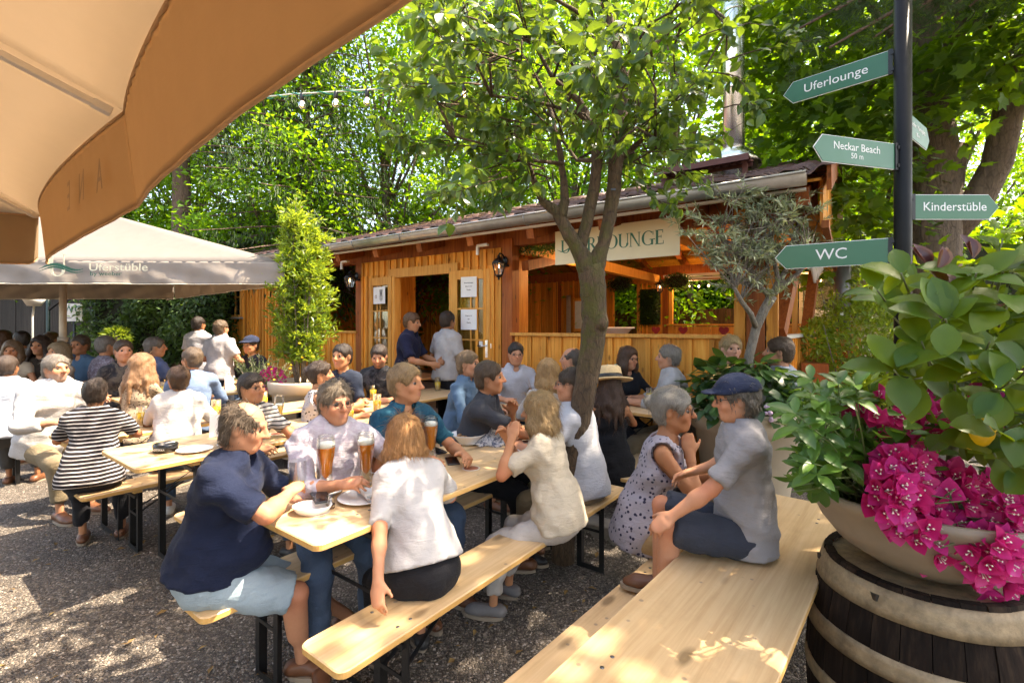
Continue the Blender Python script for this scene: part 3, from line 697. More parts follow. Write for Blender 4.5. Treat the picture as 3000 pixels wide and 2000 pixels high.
# flue and roof walkway
def build_flue():
    p = bl(2.80, 1.9, 0)
    t = thing('metal_flue', 'tall polished steel chimney flue rising behind the tiled roof', 'chimney', (p.x, p.y, 0))
    MB().lathe([(.13, 2.9), (.13, 8.5)], 28).build('pipe', STEEL, t)
    MB().lathe([(.34, 3.62), (.20, 3.80), (.135, 3.86)], 28).build('storm_collar', STEEL, t)
    for z in (4.6, 5.6, 6.6): MB().lathe([(.133, z), (.139, z + .01), (.139, z + .06), (.133, z + .07)], 28).build('joint_band', STEEL, t)
build_flue()
def build_walkway():
    t = thing('roof_step', 'brown grated chimney sweep step standing on the roof tiles', 'roof step', bl(2.72, .55, 3.08), BLD.rotation_euler.z)
    m = MB(); m.box((0, 0, .20), (.95, .25, .02)); 
    for y in (-.125, .125): m.box((0, y, .175), (.96, .012, .06))
    pl = m.build('tread', plain('brown_step', (.11, .035, .025), .5, .2), t)
    for i in range(12):
        for r in range(2):
            MB().tube([(-.43 + i * .078 + r * .039, -.06 + r * .11, .186), (-.43 + i * .078 + r * .039, -.06 + r * .11, .165)], .032, 6).build('grate_cell', MATS['brown_step'], pl)
    for x in (-.42, .42): MB().beam((x, .05, -.02), (x, .05, .19), .05, .04, up=(0, 1, 0)).build('leg', MATS['brown_step'], t); 
build_walkway()
# ------------------------------------------------------------------ beer-garden tables and benches
def plank_mesh(L, Wd, th, rc, m, me_):
    """long board with rounded corners and eased edges, y along its length from 0 to L"""
    n = 5; out = []
    for cx, cy, a0 in ((Wd / 2 - rc, rc, -90), (Wd / 2 - rc, L - rc, 0), (-Wd / 2 + rc, L - rc, 90), (-Wd / 2 + rc, rc, 180)):
        for i in range(n + 1):
            a = R(a0 + 90 * i / n); out.append((cx + rc * math.cos(a), cy + rc * math.sin(a)))
    e = .004; k = len(out); cx, cy = 0, L / 2
    def ins(p, q): 
        x, y = p; return (x - math.copysign(min(abs(x), q), x), y - math.copysign(q, y - cy))
    V = [(*ins(p, e), 0) for p in out] + [(*p, -e) for p in out] + [(*p, -th + e) for p in out] + [(*ins(p, e), -th) for p in out]
    F = [tuple(range(k)), tuple(range(4 * k - 1, 3 * k - 1, -1))]; idx = [0, 0]
    for r in range(3):
        for i in range(k): F.append(((r + 1) * k + i, (r + 1) * k + (i + 1) % k, r * k + (i + 1) % k, r * k + i)); idx.append(1 if r == 1 else 0)
    me = bpy.data.meshes.new('plank'); me.from_pydata(V, [], F); me.materials.append(m); me.materials.append(me_); me.polygons.foreach_set('material_index', idx); me.update(); return me
def angle_iron(b, a, c, w=.034, t=.004, side=1):
    a = Vector(a); c = Vector(c); b.beam(a, c, w, t, up=(0, 1, 0)); off = Vector((side * (w / 2 - t / 2), w / 2, 0)); b.beam(a + off, c + off, t, w, up=(0, 1, 0))
def leg_frame(b, y, wx, h, sgn, cross=True):
    """folding steel leg frame at y: two uprights, foot bar, top bar, braces"""
    for sx in (-1, 1): angle_iron(b, (sx * wx, y, h), (sx * wx, y, .0), side=-sx)
    b.beam((-wx, y, .018), (wx, y, .018), .03, .004, up=(0, 1, 0)); b.beam((-wx, y, h - .03), (wx, y, h - .03), .03, .02)
    for sx in (-1, 1): b.beam((sx * (wx - .03), y, h * .62), (sx * .02, y + sgn * .30, h - .008), .016, .005)
    b.beam((-wx, y, h * .62), (wx, y, h * .62), .016, .005, up=(0, 1, 0))
def make_seat(kind, Wd):
    h = .77 if kind == 'table' else .47; L = 2.2; th = .028
    t = thing('beer_' + kind, 'x', kind)
    link('tabletop' if kind == 'table' else 'seat', plank_mesh(L, Wd, th, .035, WD_BENCH, WD_EDGE), t, None, (0, 0, h))
    for y in (.30, L - .30):
        MB().box((0, y, h - th - .012), (Wd - .06, .05, .024)).build('batten', WD_EDGE, t)
        for sx in (-1, 1):
            b = MB(); leg_frame(b, y + (.0 if y < 1 else 0), Wd / 2 - .045, h - th - .024, 1 if y < 1 else -1)
        b.build('leg_frame', IRON, t)
    scm = MB().lathe([(.007, .0), (.007, .0008), (.0, .001)], 8).mesh('screw'); scm.materials.append(plain('dull_screw', (.12, .12, .13), .4, .8))
    for y in (.27, .33, L - .33, L - .27):
        for x in (-Wd * .3, Wd * .3): link('screw', scm, t, None, (x, y, h))
    return t
_proto = {}
def beer(kind, start, label, group, ang=None, z=None, Wd=None, end=None):
    Wd = Wd or (.68 if kind == 'table' else .25); key = (kind, Wd)
    if key not in _proto: _proto[key] = [make_seat(kind, Wd), False]
    p, used = _proto[key]; o = copy_tree(p) if used else p; _proto[key][1] = True
    x, y = start; o.location = (x, y, float(gz(x, y)) if z is None else z); o.rotation_euler = (0, 0, A_T if ang is None else ang)
    tag(o, label, kind, group); return o
TG, BG = 'beer garden tables', 'beer garden benches'
A_R = -R(40.4)
FT = beer('table', (-.98, 1.96), 'long wooden table in front crowded with beer glasses and plates', TG)
FB = beer('bench', (-.64, 1.60), 'long varnished bench in front running up to the plum tree trunk', BG)
FL = beer('bench', (-1.257, 1.886), 'bench under the man in the navy polo shirt', BG)
RTB = beer('table', (.20, 1.10), 'pale empty wooden table in the right foreground beside the barrel', TG, A_R, -.19, Wd=.5)
RBN = beer('bench', (-.46, 1.06), 'low pale bench along the left side of the right foreground table', BG, A_R, -.19)
TA = beer('table', (-2.33, 2.86), 'table with a round black ashtray near its end', TG)
AL = beer('bench', (-2.82, 3.14), 'bench under the woman in the black and white striped shirt', BG)
AR = beer('bench', (-1.86, 2.72), 'bench whose end shows just left of the navy shirt', BG)
TB = beer('table', (-3.22, 3.42), 'table in front of the grey haired man in the loose white shirt', TG, Wd=.5)
BLb = beer('bench', (-4.05, 4.05), 'bench under the grey haired man in the loose white shirt', BG)
CLb = beer('bench', (-5.1, 4.55), 'bench under the man in the light blue shirt at far left', BG)
TF = beer('table', (-6.6, 5.7), 'table behind the cream parasol pole', TG)
TD = beer('table', (-4.15, 5.1), 'table between the leopard print top and the man in the black tee', TG)
DRb = beer('bench', (-3.55, 4.75), 'bench behind the man in the pale blue shirt', BG)
TE = beer('table', (-2.55, 6.2), 'far table in front of the rosemary planter', TG)
TM = beer('table', (-1.55, 4.9), 'small table beside the beige pot where a man holds his beer', TG)
TN = beer('table', (-.15, 4.35), 'table between the bespectacled man in white and the blonde woman', TG)
NRb = beer('bench', (.30, 4.0), 'bench under the blonde woman with her back turned', BG)
NLb = beer('bench', (-.72, 4.05), 'bench under the fair haired man in the blue denim shirt', BG)
TO = beer('table', (1.02, 3.86), 'table before the dark haired woman in black by the parapet', TG, z=.1)
ORb = beer('bench', (.74, 3.52), 'bench under the woman in the straw hat', BG, z=.0)

# ------------------------------------------------------------------ parasols
def cloth_patch(a, b, c, d, nu, nv, fn=None):
    """bilinear patch a-b (top) to d-c (bottom); fn(u, v) adds an offset"""
    a, b, c, d = map(Vector, (a, b, c, d)); V = []; F = []
    for j in range(nv + 1):
        for i in range(nu + 1):
            u, v = i / nu, j / nv; p = (a * (1 - u) + b * u) * (1 - v) + (d * (1 - u) + c * u) * v
            if fn: p = p + Vector(fn(u, v))
            V.append(p)
    for j in range(nv):
        for i in range(nu): q = j * (nu + 1) + i; F.append((q, q + 1, q + nu + 2, q + nu + 1))
    return V, F
def solid(o, th=.0012):
    s = o.modifiers.new('thickness', 'SOLIDIFY'); s.thickness = th; s.offset = 0; return o
def build_near_parasol():
    C = Vector((-2.80, -.02, 3.15)); zE = 2.28
    e1 = Vector((-3.05, 3.15, zE)); mid = Vector((-1.287, 1.61, zE)); e0 = 2 * mid - e1
    t = thing('brown_parasol', 'big brown canvas parasol overhead with white ribs and hanging valance', 'parasol', (C.x, C.y, 0))
    off = -Vector((C.x, C.y, 0))
    # eight rim points around the square
    ax = (e1 - mid); n = Vector((C.x - mid.x, C.y - mid.y, 0)); 
    rim = [mid, e1, e1 + n, e1 + 2 * n, mid + 2 * n, e0 + 2 * n, e0 + n, e0]
    nb = Vector((-n.x, -n.y, 0)).normalized()
    for k in range(8):
        a, b = rim[k], rim[(k + 1) % 8]; V = []; F = []; nu, nv = 18, 14
        inw = ((C - (a + b) / 2)); inw.z = 0; inw.normalize()
        for j in range(nv + 1):
            for i in range(nu + 1):
                u, v = i / nu, j / nv; p = (a * (1 - u) + b * u) * (1 - v) + C * v
                sag = 4 * u * (1 - u); p = p + inw * (.10 * sag * (1 - v) ** 1.5) + Vector((0, 0, -.05 * sag * (1 - v) + .02 * sag * v))
                p.z += .006 * math.sin(9 * u + 5 * v + k) * sag; V.append(p + off)
        for j in range(nv):
            for i in range(nu): q = j * (nu + 1) + i; F.append((q, q + 1, q + nu + 2, q + nu + 1))
        o = MB().add(V, F, True).build('canopy_panel', CANVAS_BROWN, t); solid(o)
        # hem cord and valance along this edge
        def edge(u):
            sag = 4 * u * (1 - u); return a * (1 - u) + b * u + inw * .10 * sag + Vector((0, 0, -.05 * sag)) + off
        MB().tube([edge(i / 24) - Vector((0, 0, .004)) for i in range(25)], .0055, 6).build('hem_cord', plain('tan_cord', (.50, .30, .15), .8), t)
        V = []; F = []; nu, nv = 110, 12; drop = .31; ed = (b - a).normalized(); outw = Vector((ed.y, -ed.x, 0)); outw = outw if outw.dot(inw) < 0 else -outw
        for j in range(nv + 1):
            for i in range(nu + 1):
                u, v = i / nu, j / nv
                uu = u * .992 if k % 2 == 0 else .008 + u * .992; p = edge(uu); ph = k * 2.1; cu = (1 - u) if k % 2 == 0 else u; fd_ = min(1, (1 - cu) / .10)
                w = v * (.0035 * math.sin(19 * u + ph) + .002 * math.sin(57 * u + 1.3 * ph + 2 * v)) * (1 - .6 * v) + v * v * .006 * math.sin(5 * u + ph)
                w += .004 * math.sin(170 * u + ph) * math.exp(-7 * v); w *= fd_
                rc = max(0, 1 - cu / .02); low = drop * v * (1 - .12 * rc * rc * v) + .0015 * v * math.sin(9 * u + ph) * fd_
                V.append(p + outw * (w + .035 * v) - Vector((0, 0, low)))
        for j in range(nv):
            for i in range(nu): q = j * (nu + 1) + i; F.append((q, q + 1, q + nu + 2, q + nu + 1))
        va = MB().add(V, F, True).build('valance', CANVAS_VAL, t); solid(va)
        MB().tube([V[nv * (nu + 1) + i] for i in range(0, nu + 1)], .0045, 5).build('valance_hem', MATS['tan_cord'], t)
    for k, rp in enumerate(rim):                                   # ribs
        p0 = rp + (C - rp) * .015 + off; p1 = C + off; p0.z -= .028; p1.z -= .12
        MB().beam(p0, p1, .030, .020).build('rib', SIL_PAINT, t, bevel=.003)
        q = p0 + (p1 - p0).normalized() * .05; MB().beam(p0, q, .034, .026).build('rib_end_cap', WHITE, t, bevel=.003)
    MB().lathe([(.045, .05), (.045, 3.0)], 20).build('pole', SIL_PAINT, t); MB().lathe([(.35, 0), (.35, .06), (.06, .08)], 8).build('base_plate', IRON, t)
    # print on the far panel of the valance that shows through the cloth
    pm = plain('print_shadow', (.30, .20, .115), .9, var=.08)
    d = (e1 - mid).normalized()
    rz = math.atan2(-d.y, -d.x)
    for ch, u in (('E', .235), ('N', .165), ('A', .085)):
        p = mid * (1 - u) + e1 * u + off; sag = 4 * u * (1 - u)
        p = p + n.normalized() * (.10 * sag + .004) + Vector((0, 0, -.05 * sag - .17))
        text(ch, .165, pm, t, p, (R(90), 0, math.atan2(d.y, d.x) + math.pi), .0002, name='printed_letter', sx=-1)
build_near_parasol()
def build_far_parasol():
    z0 = 2.27; zb = 2.02
    c = [Vector((-2.53, 5.38, z0)), Vector((-7.4, 5.2, z0)), Vector((-10.2, 8.5, z0)), Vector((-5.75, 8.25, z0))]
    ap = Vector((-6.3, 6.8, 3.30))
    t = thing('cream_parasol', 'cream canvas parasol with printed valance over the left tables', 'parasol', (ap.x, ap.y, 0)); off = -Vector((ap.x, ap.y, 0))
    for k in range(4):
        a, b = c[k], c[(k + 1) % 4]
        inw = (ap - (a + b) / 2); inw.z = 0; inw.normalize()
        V, F = cloth_patch(a + off, b + off, ap + off, ap + off, 16, 12, lambda u, v: (0, 0, -.05 * 4 * u * (1 - u) * (1 - v) * v * 4))
        solid(MB().add(V, F, True).build('canopy_panel', CANVAS_CREAM, t))
        ph = k * 1.7; outw = -inw
        if (b - a).x < 0 and k == 0: nu = 150
        else: nu = 90
        def fn(u, v):
            w = v * (.024 * math.sin(19 * u + ph) + .020 * math.sin(47 * u + 2.4 * v + ph) + .012 * math.sin(101 * u - 3 * v) + .004 * math.sin(190 * u + 4 * v)) + .004 * math.sin(220 * u) * math.exp(-9 * v) + .012 * math.sin(33 * u + 5 * v) * math.sin(math.pi * v)
            return outw * (w + .03 * v)
        V, F = cloth_patch(a + off, b + off, b + off - Vector((0, 0, .25)), a + off - Vector((0, 0, .25)), nu, 12, fn)
        o = MB().add(V, F, True).build('valance', CANVAS_CVAL, t); solid(o)
        MB().tube([V[12 * (nu + 1) + i] for i in range(nu + 1)], .005, 5).build('valance_hem', CREAM, t)
        MB().beam(a + off - Vector((0, 0, .03)), ap + off - Vector((0, 0, .1)), .03, .02).build('rib', SIL_PAINT, t)
    MB().lathe([(.042, .0), (.042, 3.2)], 20).build('pole', plain('tan_pole', (.52, .45, .36), .45, .2), t)
    MB().lathe([(.06, 1.33), (.06, 1.40)], 16).build('pole_collar', MATS['tan_pole'], t)
    # printed logo on the front valance
    def yy(x): return c[0].y + (c[1].y - c[0].y) * (c[0].x - (x - off.x)) / (c[0].x - c[1].x) + off.y - .11
    def X(px): return (px - 1500) / FPX * 5.32 + off.x
    def Z(py): return CAM_H - (py - HOR) / FPX * 5.32
    pale = plain('pale_print', (.72, .66, .46), .8, var=.05); grn = plain('dark_green_print', (.02, .10, .06), .8)
    sw = MB()
    serif_word('U', .235, pale, t, (X(180), yy(X(200)), Z(812)), (R(90), 0, 0), 'logo_letter')
    pts = [(X(153 + 122 * i / 16), Z(787 - 8 * math.sin(i / 16 * 6.28 - .6) )) for i in range(17)]
    for dz, th in ((0, .030), (-.028, .016)):
        for i in range(16): sw.beam((pts[i][0], yy(pts[i][0]) - .006, pts[i][1] + dz), (pts[i + 1][0], yy(pts[i + 1][0]) - .006, pts[i + 1][1] + dz), .001, th * math.sin(math.pi * (i + .5) / 16) + .002)
    sw.build('logo_wave', grn, t)
    text('Uferstüble', .118, pale, t, (X(285), yy(X(370)) - .0, Z(787)), (R(90), 0, 0), .0004, 'LEFT', 'printed_name', sx=1.28)
    text('by weeber', .062, MATS['dark_green_print'], t, (X(290), yy(X(350)), Z(805)), (R(90), 0, 0), .0004, 'LEFT', 'printed_name', sx=1.3)
build_far_parasol()

# ------------------------------------------------------------------ finger post with green arms
def build_signpost():
    b = at(2645, 1000, 2.9); g = float(gz(b.x, b.y)); t = thing('finger_post', 'black post carrying five green arrow signs', 'signpost', (b.x, b.y, g)); h0 = -g
    MB().lathe([(.044, .0), (.044, 3.9)], 28).build('post', plain('black_powder_coat', (.005, .005, .005), .45, 0, spec=.2, var=.2), t)
    def arm(z, v, L, ht, lines, sizes, lean=0, mirror=False):
        v = Vector((v[0], v[1], 0)).normalized(); rz = math.atan2(v.y, v.x); o = v * .06
        # readable side must face the camera (-y)
        face = Vector((v.y, -v.x, 0)); flip = face.dot(Vector((-b.x, -b.y, 0))) < 0
        p = MB(); tip = ht * .42; x0, x1 = .07, .07 + L
        poly = [(x0, -ht / 2), (x1 - tip, -ht / 2), (x1, 0), (x1 - tip, ht / 2), (x0, ht / 2)]
        f = -face if flip else face
        p.prism(poly, (0, 0, z + h0), v, (0, 0, 1), f, .003)
        pl = p.build('sign_arm', GREEN_SIGN, t)
        q = MB(); e = .004; op = [(x0 - .001, -ht / 2 - e), (x1 - tip + .002, -ht / 2 - e), (x1 + e * 1.3, 0), (x1 - tip + .002, ht / 2 + e), (x0 - .001, ht / 2 + e)]
        q.prism(op, -f * .003 + Vector((0, 0, z + h0)), v, (0, 0, 1), f, .0026); q.build('white_border', WHITE, pl)
        mid = v * ((x0 + x1 - tip * .4) / 2) + f * .0036; r = math.atan2(f.y, f.x) + R(90)
        for (s, sz, dz) in zip(lines, sizes, ([0] if len(lines) == 1 else [.022, -.028])):
            text(s, sz, WHITE, pl, mid + Vector((0, 0, z + h0 + dz)), (R(90), 0, r), .0005)
        k = MB(); k.box((.058, 0, 0), (.022, .018, ht + .012)); k.box((.046, 0, ht / 2 - .02), (.02, .03, .02)); k.box((.046, 0, -ht / 2 + .02), (.02, .03, .02))
        bk = k.build('bracket', IRON, t); bk.location = (0, 0, z + h0); bk.rotation_euler = (0, 0, rz)
        return pl
    arm(3.165, (-.32, .34), .58, .140, ['Uferlounge'], [.080])
    arm(2.57, (-.465, -.13), .60, .148, ['Neckar Beach', '50 m'], [.062, .046])
    arm(2.80, (.385, .295), .50, .140, ['Neckar / Marktplatz', '80 m'], [.040, .036])
    arm(2.275, (.55, .0), .50, .142, ['Kinderstüble'], [.074])
    arm(2.02, (-.40, .26), .60, .148, ['WC'], [.098])
build_signpost()

# ------------------------------------------------------------------ string of bulbs from the parasol to the plum tree
def build_string():
    pts = [at(760, 286, 4.3), at(845, 277, 4.2), at(1000, 268, 4.05), at(1200, 256, 3.9), at(1450, 238, 3.7), at(1760, 207, 3.35)]
    t = thing('light_string', 'string of clear filament bulbs hung on a green cable', 'string lights', (0, 0, 0))
    MB().tube(pts, .006, 6).build('rope', plain('pale_rope', (.55, .58, .50), .8), t)
    tw = []
    for i in range(120):
        f = i / 119 * (len(pts) - 1.001); k = int(f); p = pts[k].lerp(pts[k + 1], f - k); tw.append(p + Vector((0, .012 * math.cos(i * .55), -.008 + .012 * math.sin(i * .55))))
    MB().tube(tw, .006, 6).build('cable', plain('green_cable', (.01, .17, .10), .4), t)
    for px in (886, 984, 1077, 1172, 1268, 1363, 1553, 1650, 1738):
        f = 0
        for k in range(len(pts) - 1):
            xa = 1500 + pts[k].x / pts[k].y * FPX; xb = 1500 + pts[k + 1].x / pts[k + 1].y * FPX
            if xa <= px <= xb: p = pts[k].lerp(pts[k + 1], (px - xa) / (xb - xa))
        s = MB().lathe([(.014, .0), (.018, -.008), (.018, -.055), (.012, -.06)], 12, p).build('socket', BLACK_PLASTIC, t)
        g = MB().lathe([(.012, -.058), (.016, -.066), (.028, -.085), (.031, -.10), (.026, -.12), (.012, -.131), (.0, -.133)], 14, p).build('bulb', BULB, t)
        MB().tube([p + Vector((-.006, 0, -.065)), p + Vector((-.008, 0, -.105)), p + Vector((.008, 0, -.105)), p + Vector((.006, 0, -.065))], .0035, 5).build('filament', GLOW, g)
build_string()

# ------------------------------------------------------------------ barrel, pots and planters
def build_barrel():
    c = (1.49, 1.77); g = -.19; t = thing('oak_barrel', 'weathered oak barrel with iron hoops carrying the flower bowl', 'barrel', (c[0], c[1], g)); H = .90
    def rad(z): u = (z / H - .5) * 2; return .355 - .065 * u * u
    n = 26
    for k in range(n):
        a0 = 2 * math.pi * k / n; a1 = 2 * math.pi * (k + 1) / n - .008; V = []; F = []; m = 10; j = rnd.uniform(-.0025, .0025)
        for i in range(m + 1):
            z = H * i / m; r = rad(z) + j
            for a, rr in ((a0, r), ((a0 + a1) / 2, r * 1.002), (a1, r), (a1, r - .025), (a0, r - .025)): V.append((rr * math.cos(a), rr * math.sin(a), z))
        for i in range(m):
            for q in range(5): F.append((i * 5 + q, i * 5 + (q + 1) % 5, (i + 1) * 5 + (q + 1) % 5, (i + 1) * 5 + q))
        F.append(tuple(range(m * 5, m * 5 + 5))); F.append((4, 3, 2, 1, 0)); MB().add(V, F).build('stave', WD_BARREL, t)
    rust = plain('rusty_hoop', (.24, .175, .10), .6, .25, var=.5, nscale=16, bmp=.35)
    for z0, z1 in ((.80, .885), (.62, .685), (.45, .50), (.17, .23), (.02, .10)):
        zs = [z0 + (z1 - z0) * i / 3 for i in range(4)]
        MB().lathe([(rad(z0) - .002, z0)] + [(rad(z) + .006, z) for z in zs] + [(rad(z1) - .002, z1)], 48).build('hoop', rust if z0 > .4 else rust, t)
    for i in range(5): 
        x = -.28 + .112 * i + .056; w = 2 * math.sqrt(max(.001, .272 ** 2 - x * x)); MB().box((x, 0, H - .05), (.108, w, .02)).build('head_board', plain('dark_barrel_head', (.022, .018, .015), .35, var=.4, nscale=20), t)  # head boards in a dark mottled tone, smoother than the staves
build_barrel()
def pot(name, label, loc, prof, m, soil_z, soil_r, group=None):
    t = thing(name, label, 'planter', loc, 0, group); MB().lathe(prof, 40).build('pot', m, t, bevel=0); 
    MB().lathe([(soil_r, soil_z - .02), (soil_r * .6, soil_z + .01), (.0, soil_z + .02)], 24).build('soil', SOIL, t); return t
BOWL = Vector((1.50, 1.76, .71))
pot('flower_bowl', 'wide taupe flower bowl standing on the oak barrel', BOWL, [(.0, .0), (.16, .0), (.19, .02), (.27, .07), (.325, .14), (.36, .215), (.385, .235), (.388, .262), (.372, .265), (.345, .22), (.25, .19), (0, .18)], TAUPE, .215, .34)
OLP = Vector((1.84, 3.82, .10))
pot('olive_pot', 'large beige pot holding the olive tree behind the couple', OLP, [(.0, .0), (.27, .0), (.285, .015), (.375, .66), (.40, .665), (.415, .80), (.41, .825), (.385, .825), (.37, .76), (.2, .74), (0, .74)], BEIGE, .78, .37)
SHP = Vector((-2.42, 5.55, .08))
pot('shrub_pot', 'tall beige pot of the slim evergreen shrub left of the door', SHP, [(.0, .0), (.20, .0), (.21, .015), (.30, .72), (.33, .725), (.345, .84), (.34, .86), (.315, .86), (.3, .8), (0, .78)], BEIGE, .81, .30)
ROP = Vector((-3.05, 5.9, .05))
pot('rosemary_planter', 'low brown planter of the grey green rosemary bush', ROP, [(.0, .0), (.26, .0), (.33, .55), (.35, .56), (.345, .60), (.32, .6), (.3, .55), (0, .54)], plain('brown_planter', (.14, .09, .06), .7), .56, .31)
# ------------------------------------------------------------------ foliage tools
def T_simple(w=.5, fold=.12):
    V = np.array([[0, 0, 0], [w / 2, .42, fold], [0, 1, -.05], [-w / 2, .42, fold], [0, .45, -.02]]); F = np.array([[0, 1, 4], [1, 2, 4], [2, 3, 4], [3, 0, 4]]); return V, F
def T_fine(w=.5, curl=.25, fold=.12, prof=(0, .55, .95, 1, .72, 0), wav=.0):
    """leaf with midrib, curved blade, pointed tip"""
    n = len(prof); V = [[0, 0, 0]]; F = []
    for i in range(1, n - 1):
        y = i / (n - 1); z = -curl * y * y; hw = prof[i] * w / 2
        V += [[-hw, y, z + fold * prof[i] + wav * math.sin(i * 2.1)], [0, y, z], [hw, y, z + fold * prof[i] - wav * math.sin(i * 2.1 + 1)]]
    V.append([0, 1, -curl]); k = n - 2
    F += [[0, 2, 1], [0, 3, 2]]
    for i in range(k - 1):
        a = 1 + i * 3; b = a + 3
        F += [[a, a + 1, b + 1], [a, b + 1, b], [a + 1, a + 2, b + 2], [a + 1, b + 2, b + 1]]
    a = 1 + (k - 1) * 3; F += [[a, a + 1, len(V) - 1], [a + 1, a + 2, len(V) - 1]]
    return np.array(V, float), np.array(F)
def T_maple():
    out = [(0, 0), (.30, -.02), (.52, .22), (.34, .34), (.50, .66), (.18, .62), (0, 1.0), (-.18, .62), (-.50, .66), (-.34, .34), (-.52, .22), (-.30, -.02)]
    V = [[x, y, -.12 * abs(x) + .05 * y] for x, y in out] + [[0, .38, .06]]; n = len(out)
    return np.array(V, float), np.array([[i, (i + 1) % n, n] for i in range(n)])
def unit(a): return a / np.maximum(np.linalg.norm(a, axis=-1, keepdims=True), 1e-9)
def scatter(T, P, D, N, S, var):
    TV, TF = T; n = len(P); y = unit(D); x = unit(np.cross(y, N)); z = np.cross(x, y); S = np.broadcast_to(np.asarray(S, float), (n,))
    V = P[:, None, :] + S[:, None, None] * (TV[None, :, 0:1] * x[:, None] + TV[None, :, 1:2] * y[:, None] + TV[None, :, 2:3] * z[:, None])
    F = TF[None] + (np.arange(n) * len(TV))[:, None, None]
    return V.reshape(-1, 3), F.reshape(-1, TF.shape[1]), np.repeat(var, len(TV))
def leafobj(name, T, P, D, N, S, var, m, parent, stuff=False, smooth=False):
    V, F, a = scatter(T, np.asarray(P, float), np.asarray(D, float), np.asarray(N, float), S, np.asarray(var, float))
    o = link(name, npmesh(name, V, F, smooth, [m], attr={'var': a}), parent)
    if stuff: o['kind'] = 'stuff'
    return o
def rdir(n, up=0.0, g=rng):
    v = g.normal(size=(n, 3)); v = unit(v); v[:, 2] += up; return unit(v)
class LeafKit:
    """leaves as single objects that share a few meshes"""
    def __init__(s, T, m, nvar=5, smooth=True):
        s.me = []
        for i in range(nvar):
            V, F = T() if callable(T) else T
            s.me.append(npmesh('leaf', V, F, smooth, [m], attr={'var': np.full(len(V), (i + .5) / nvar)}))
    def put(s, name, parent, p, d, n, size, var=None):
        d = Vector(d).normalized(); x = d.cross(Vector(n))
        x = x.normalized() if x.length > 1e-4 else d.orthogonal().normalized(); z = x.cross(d)
        k = rnd.randrange(len(s.me)) if var is None else min(len(s.me) - 1, int(var * len(s.me)))
        o = link(name, s.me[k], parent); M = Matrix((x, d, z)).transposed().to_4x4(); o.matrix_basis = Matrix.Translation(p) @ M @ Matrix.Diagonal((size, size, size, 1)); return o
def limb(b, p0, d, L, r0, r1, n=5, wob=.12, g=rnd, bend=(0, 0, 0), sides=7):
    pts = [Vector(p0)]; d = Vector(d).normalized()
    for i in range(n):
        d = (d + Vector((g.uniform(-wob, wob), g.uniform(-wob, wob), g.uniform(-wob, wob))) + Vector(bend) / n).normalized(); pts.append(pts[-1] + d * L / n)
    b.tube(pts, [r0 + (r1 - r0) * i / n for i in range(n + 1)], sides); return pts, d

# ------------------------------------------------------------------ background trees (few kinds, copied)
def broad_tree(name, seed, H, z0, rad, nclus, nleaf, size, lm, T, trunk_r, bark, spread=.55):
    g = np.random.default_rng(seed); gr = random.Random(seed)
    t = thing(name, 'x', 'tree'); b = MB(); top = []
    pts, d = limb(b, (0, 0, -.1), (gr.uniform(-.08, .08), gr.uniform(-.08, .08), 1), H * .75, trunk_r, trunk_r * .25, 9, .05, gr, sides=9)
    cc = []
    for i in range(nclus):
        a = i * 2.4 + gr.uniform(-.4, .4); f = (i + .5) / nclus; z = z0 + (H - z0) * f
        rr = rad * math.sin(math.pi * min(1, .12 + .88 * (f * .9 + .05))) ** .7 * gr.uniform(.45, 1.0); c = Vector((rr * math.cos(a), rr * math.sin(a), z + gr.uniform(-.4, .4))); cc.append(c)
        if i % 3 == 0:
            s = pts[min(len(pts) - 1, max(1, int((z * .72) / H * len(pts))))]; mid = s.lerp(c, .5) + Vector((0, 0, .25)); b.tube([s, mid, c], [trunk_r * .28, trunk_r * .16, .02], 6)
    b.build('trunk', bark, t)
    k = nleaf // nclus; C = np.repeat(np.array(cc), k, 0); n = len(C)
    off = g.normal(size=(n, 3)) * np.array([spread, spread, spread * .55]) * g.uniform(.5, 1.25, nclus).repeat(k)[:, None]
    P = C + off; D = unit(off + rdir(n, -.25, g) * .7); N = rdir(n, 1.0, g)
    cl = g.random(nclus).repeat(k)
    leafobj('crown', T, P, D, N, size * g.uniform(.6, 1.2, n), np.clip(.55 * cl + .45 * g.random(n), 0, 1), lm, t, True)
    return t
def spruce_tree(name, seed, H, z0, rad, lm, trunk_r):
    g = np.random.default_rng(seed); gr = random.Random(seed); t = thing(name, 'x', 'tree'); b = MB()
    b.tube([(0, 0, -.1), (.05, 0, H * .3), (0, .05, H * .65), (0, 0, H)], [trunk_r, trunk_r * .8, trunk_r * .45, .03], 12)
    P = []; D = []
    nw = int((H - z0) / .42)
    for i in range(nw):
        z = z0 + (H - z0) * i / nw; L = rad * (1 - i / nw) ** .8 + .25
        for k in range(6):
            a = k * 1.05 + i * .7 + gr.uniform(-.2, .2); dx, dy = math.cos(a), math.sin(a); pts = []
            for q in range(6):
                f = q / 5; pts.append(Vector((dx * L * f, dy * L * f, z - .28 * L * f * f + .10 * L * f ** 4)))
            b.tube(pts, [.035, .028, .02, .015, .01, .006], 5)
            m = int(75 * L)
            for _ in range(m):
                f = gr.uniform(.15, 1); q = min(4, int(f * 5)); p = pts[q].lerp(pts[q + 1], f * 5 - q)
                hang = gr.uniform(.0, .42) * (.4 + .6 * f); s = gr.uniform(-.14, .14) * L
                P.append((p.x - dy * s, p.y + dx * s, p.z - hang)); D.append((dx * .3 + gr.uniform(-.3, .3), dy * .3 + gr.uniform(-.3, .3), -1.0))
    b.build('trunk', BARK_RED, t)
    n = len(P); leafobj('crown', T_simple(.20, .03), P, D, rdir(n, .0, g), .13 * g.uniform(.6, 1.3, n), g.random(n), lm, t, True); return t
TREES = 'trees standing behind the pavilion'
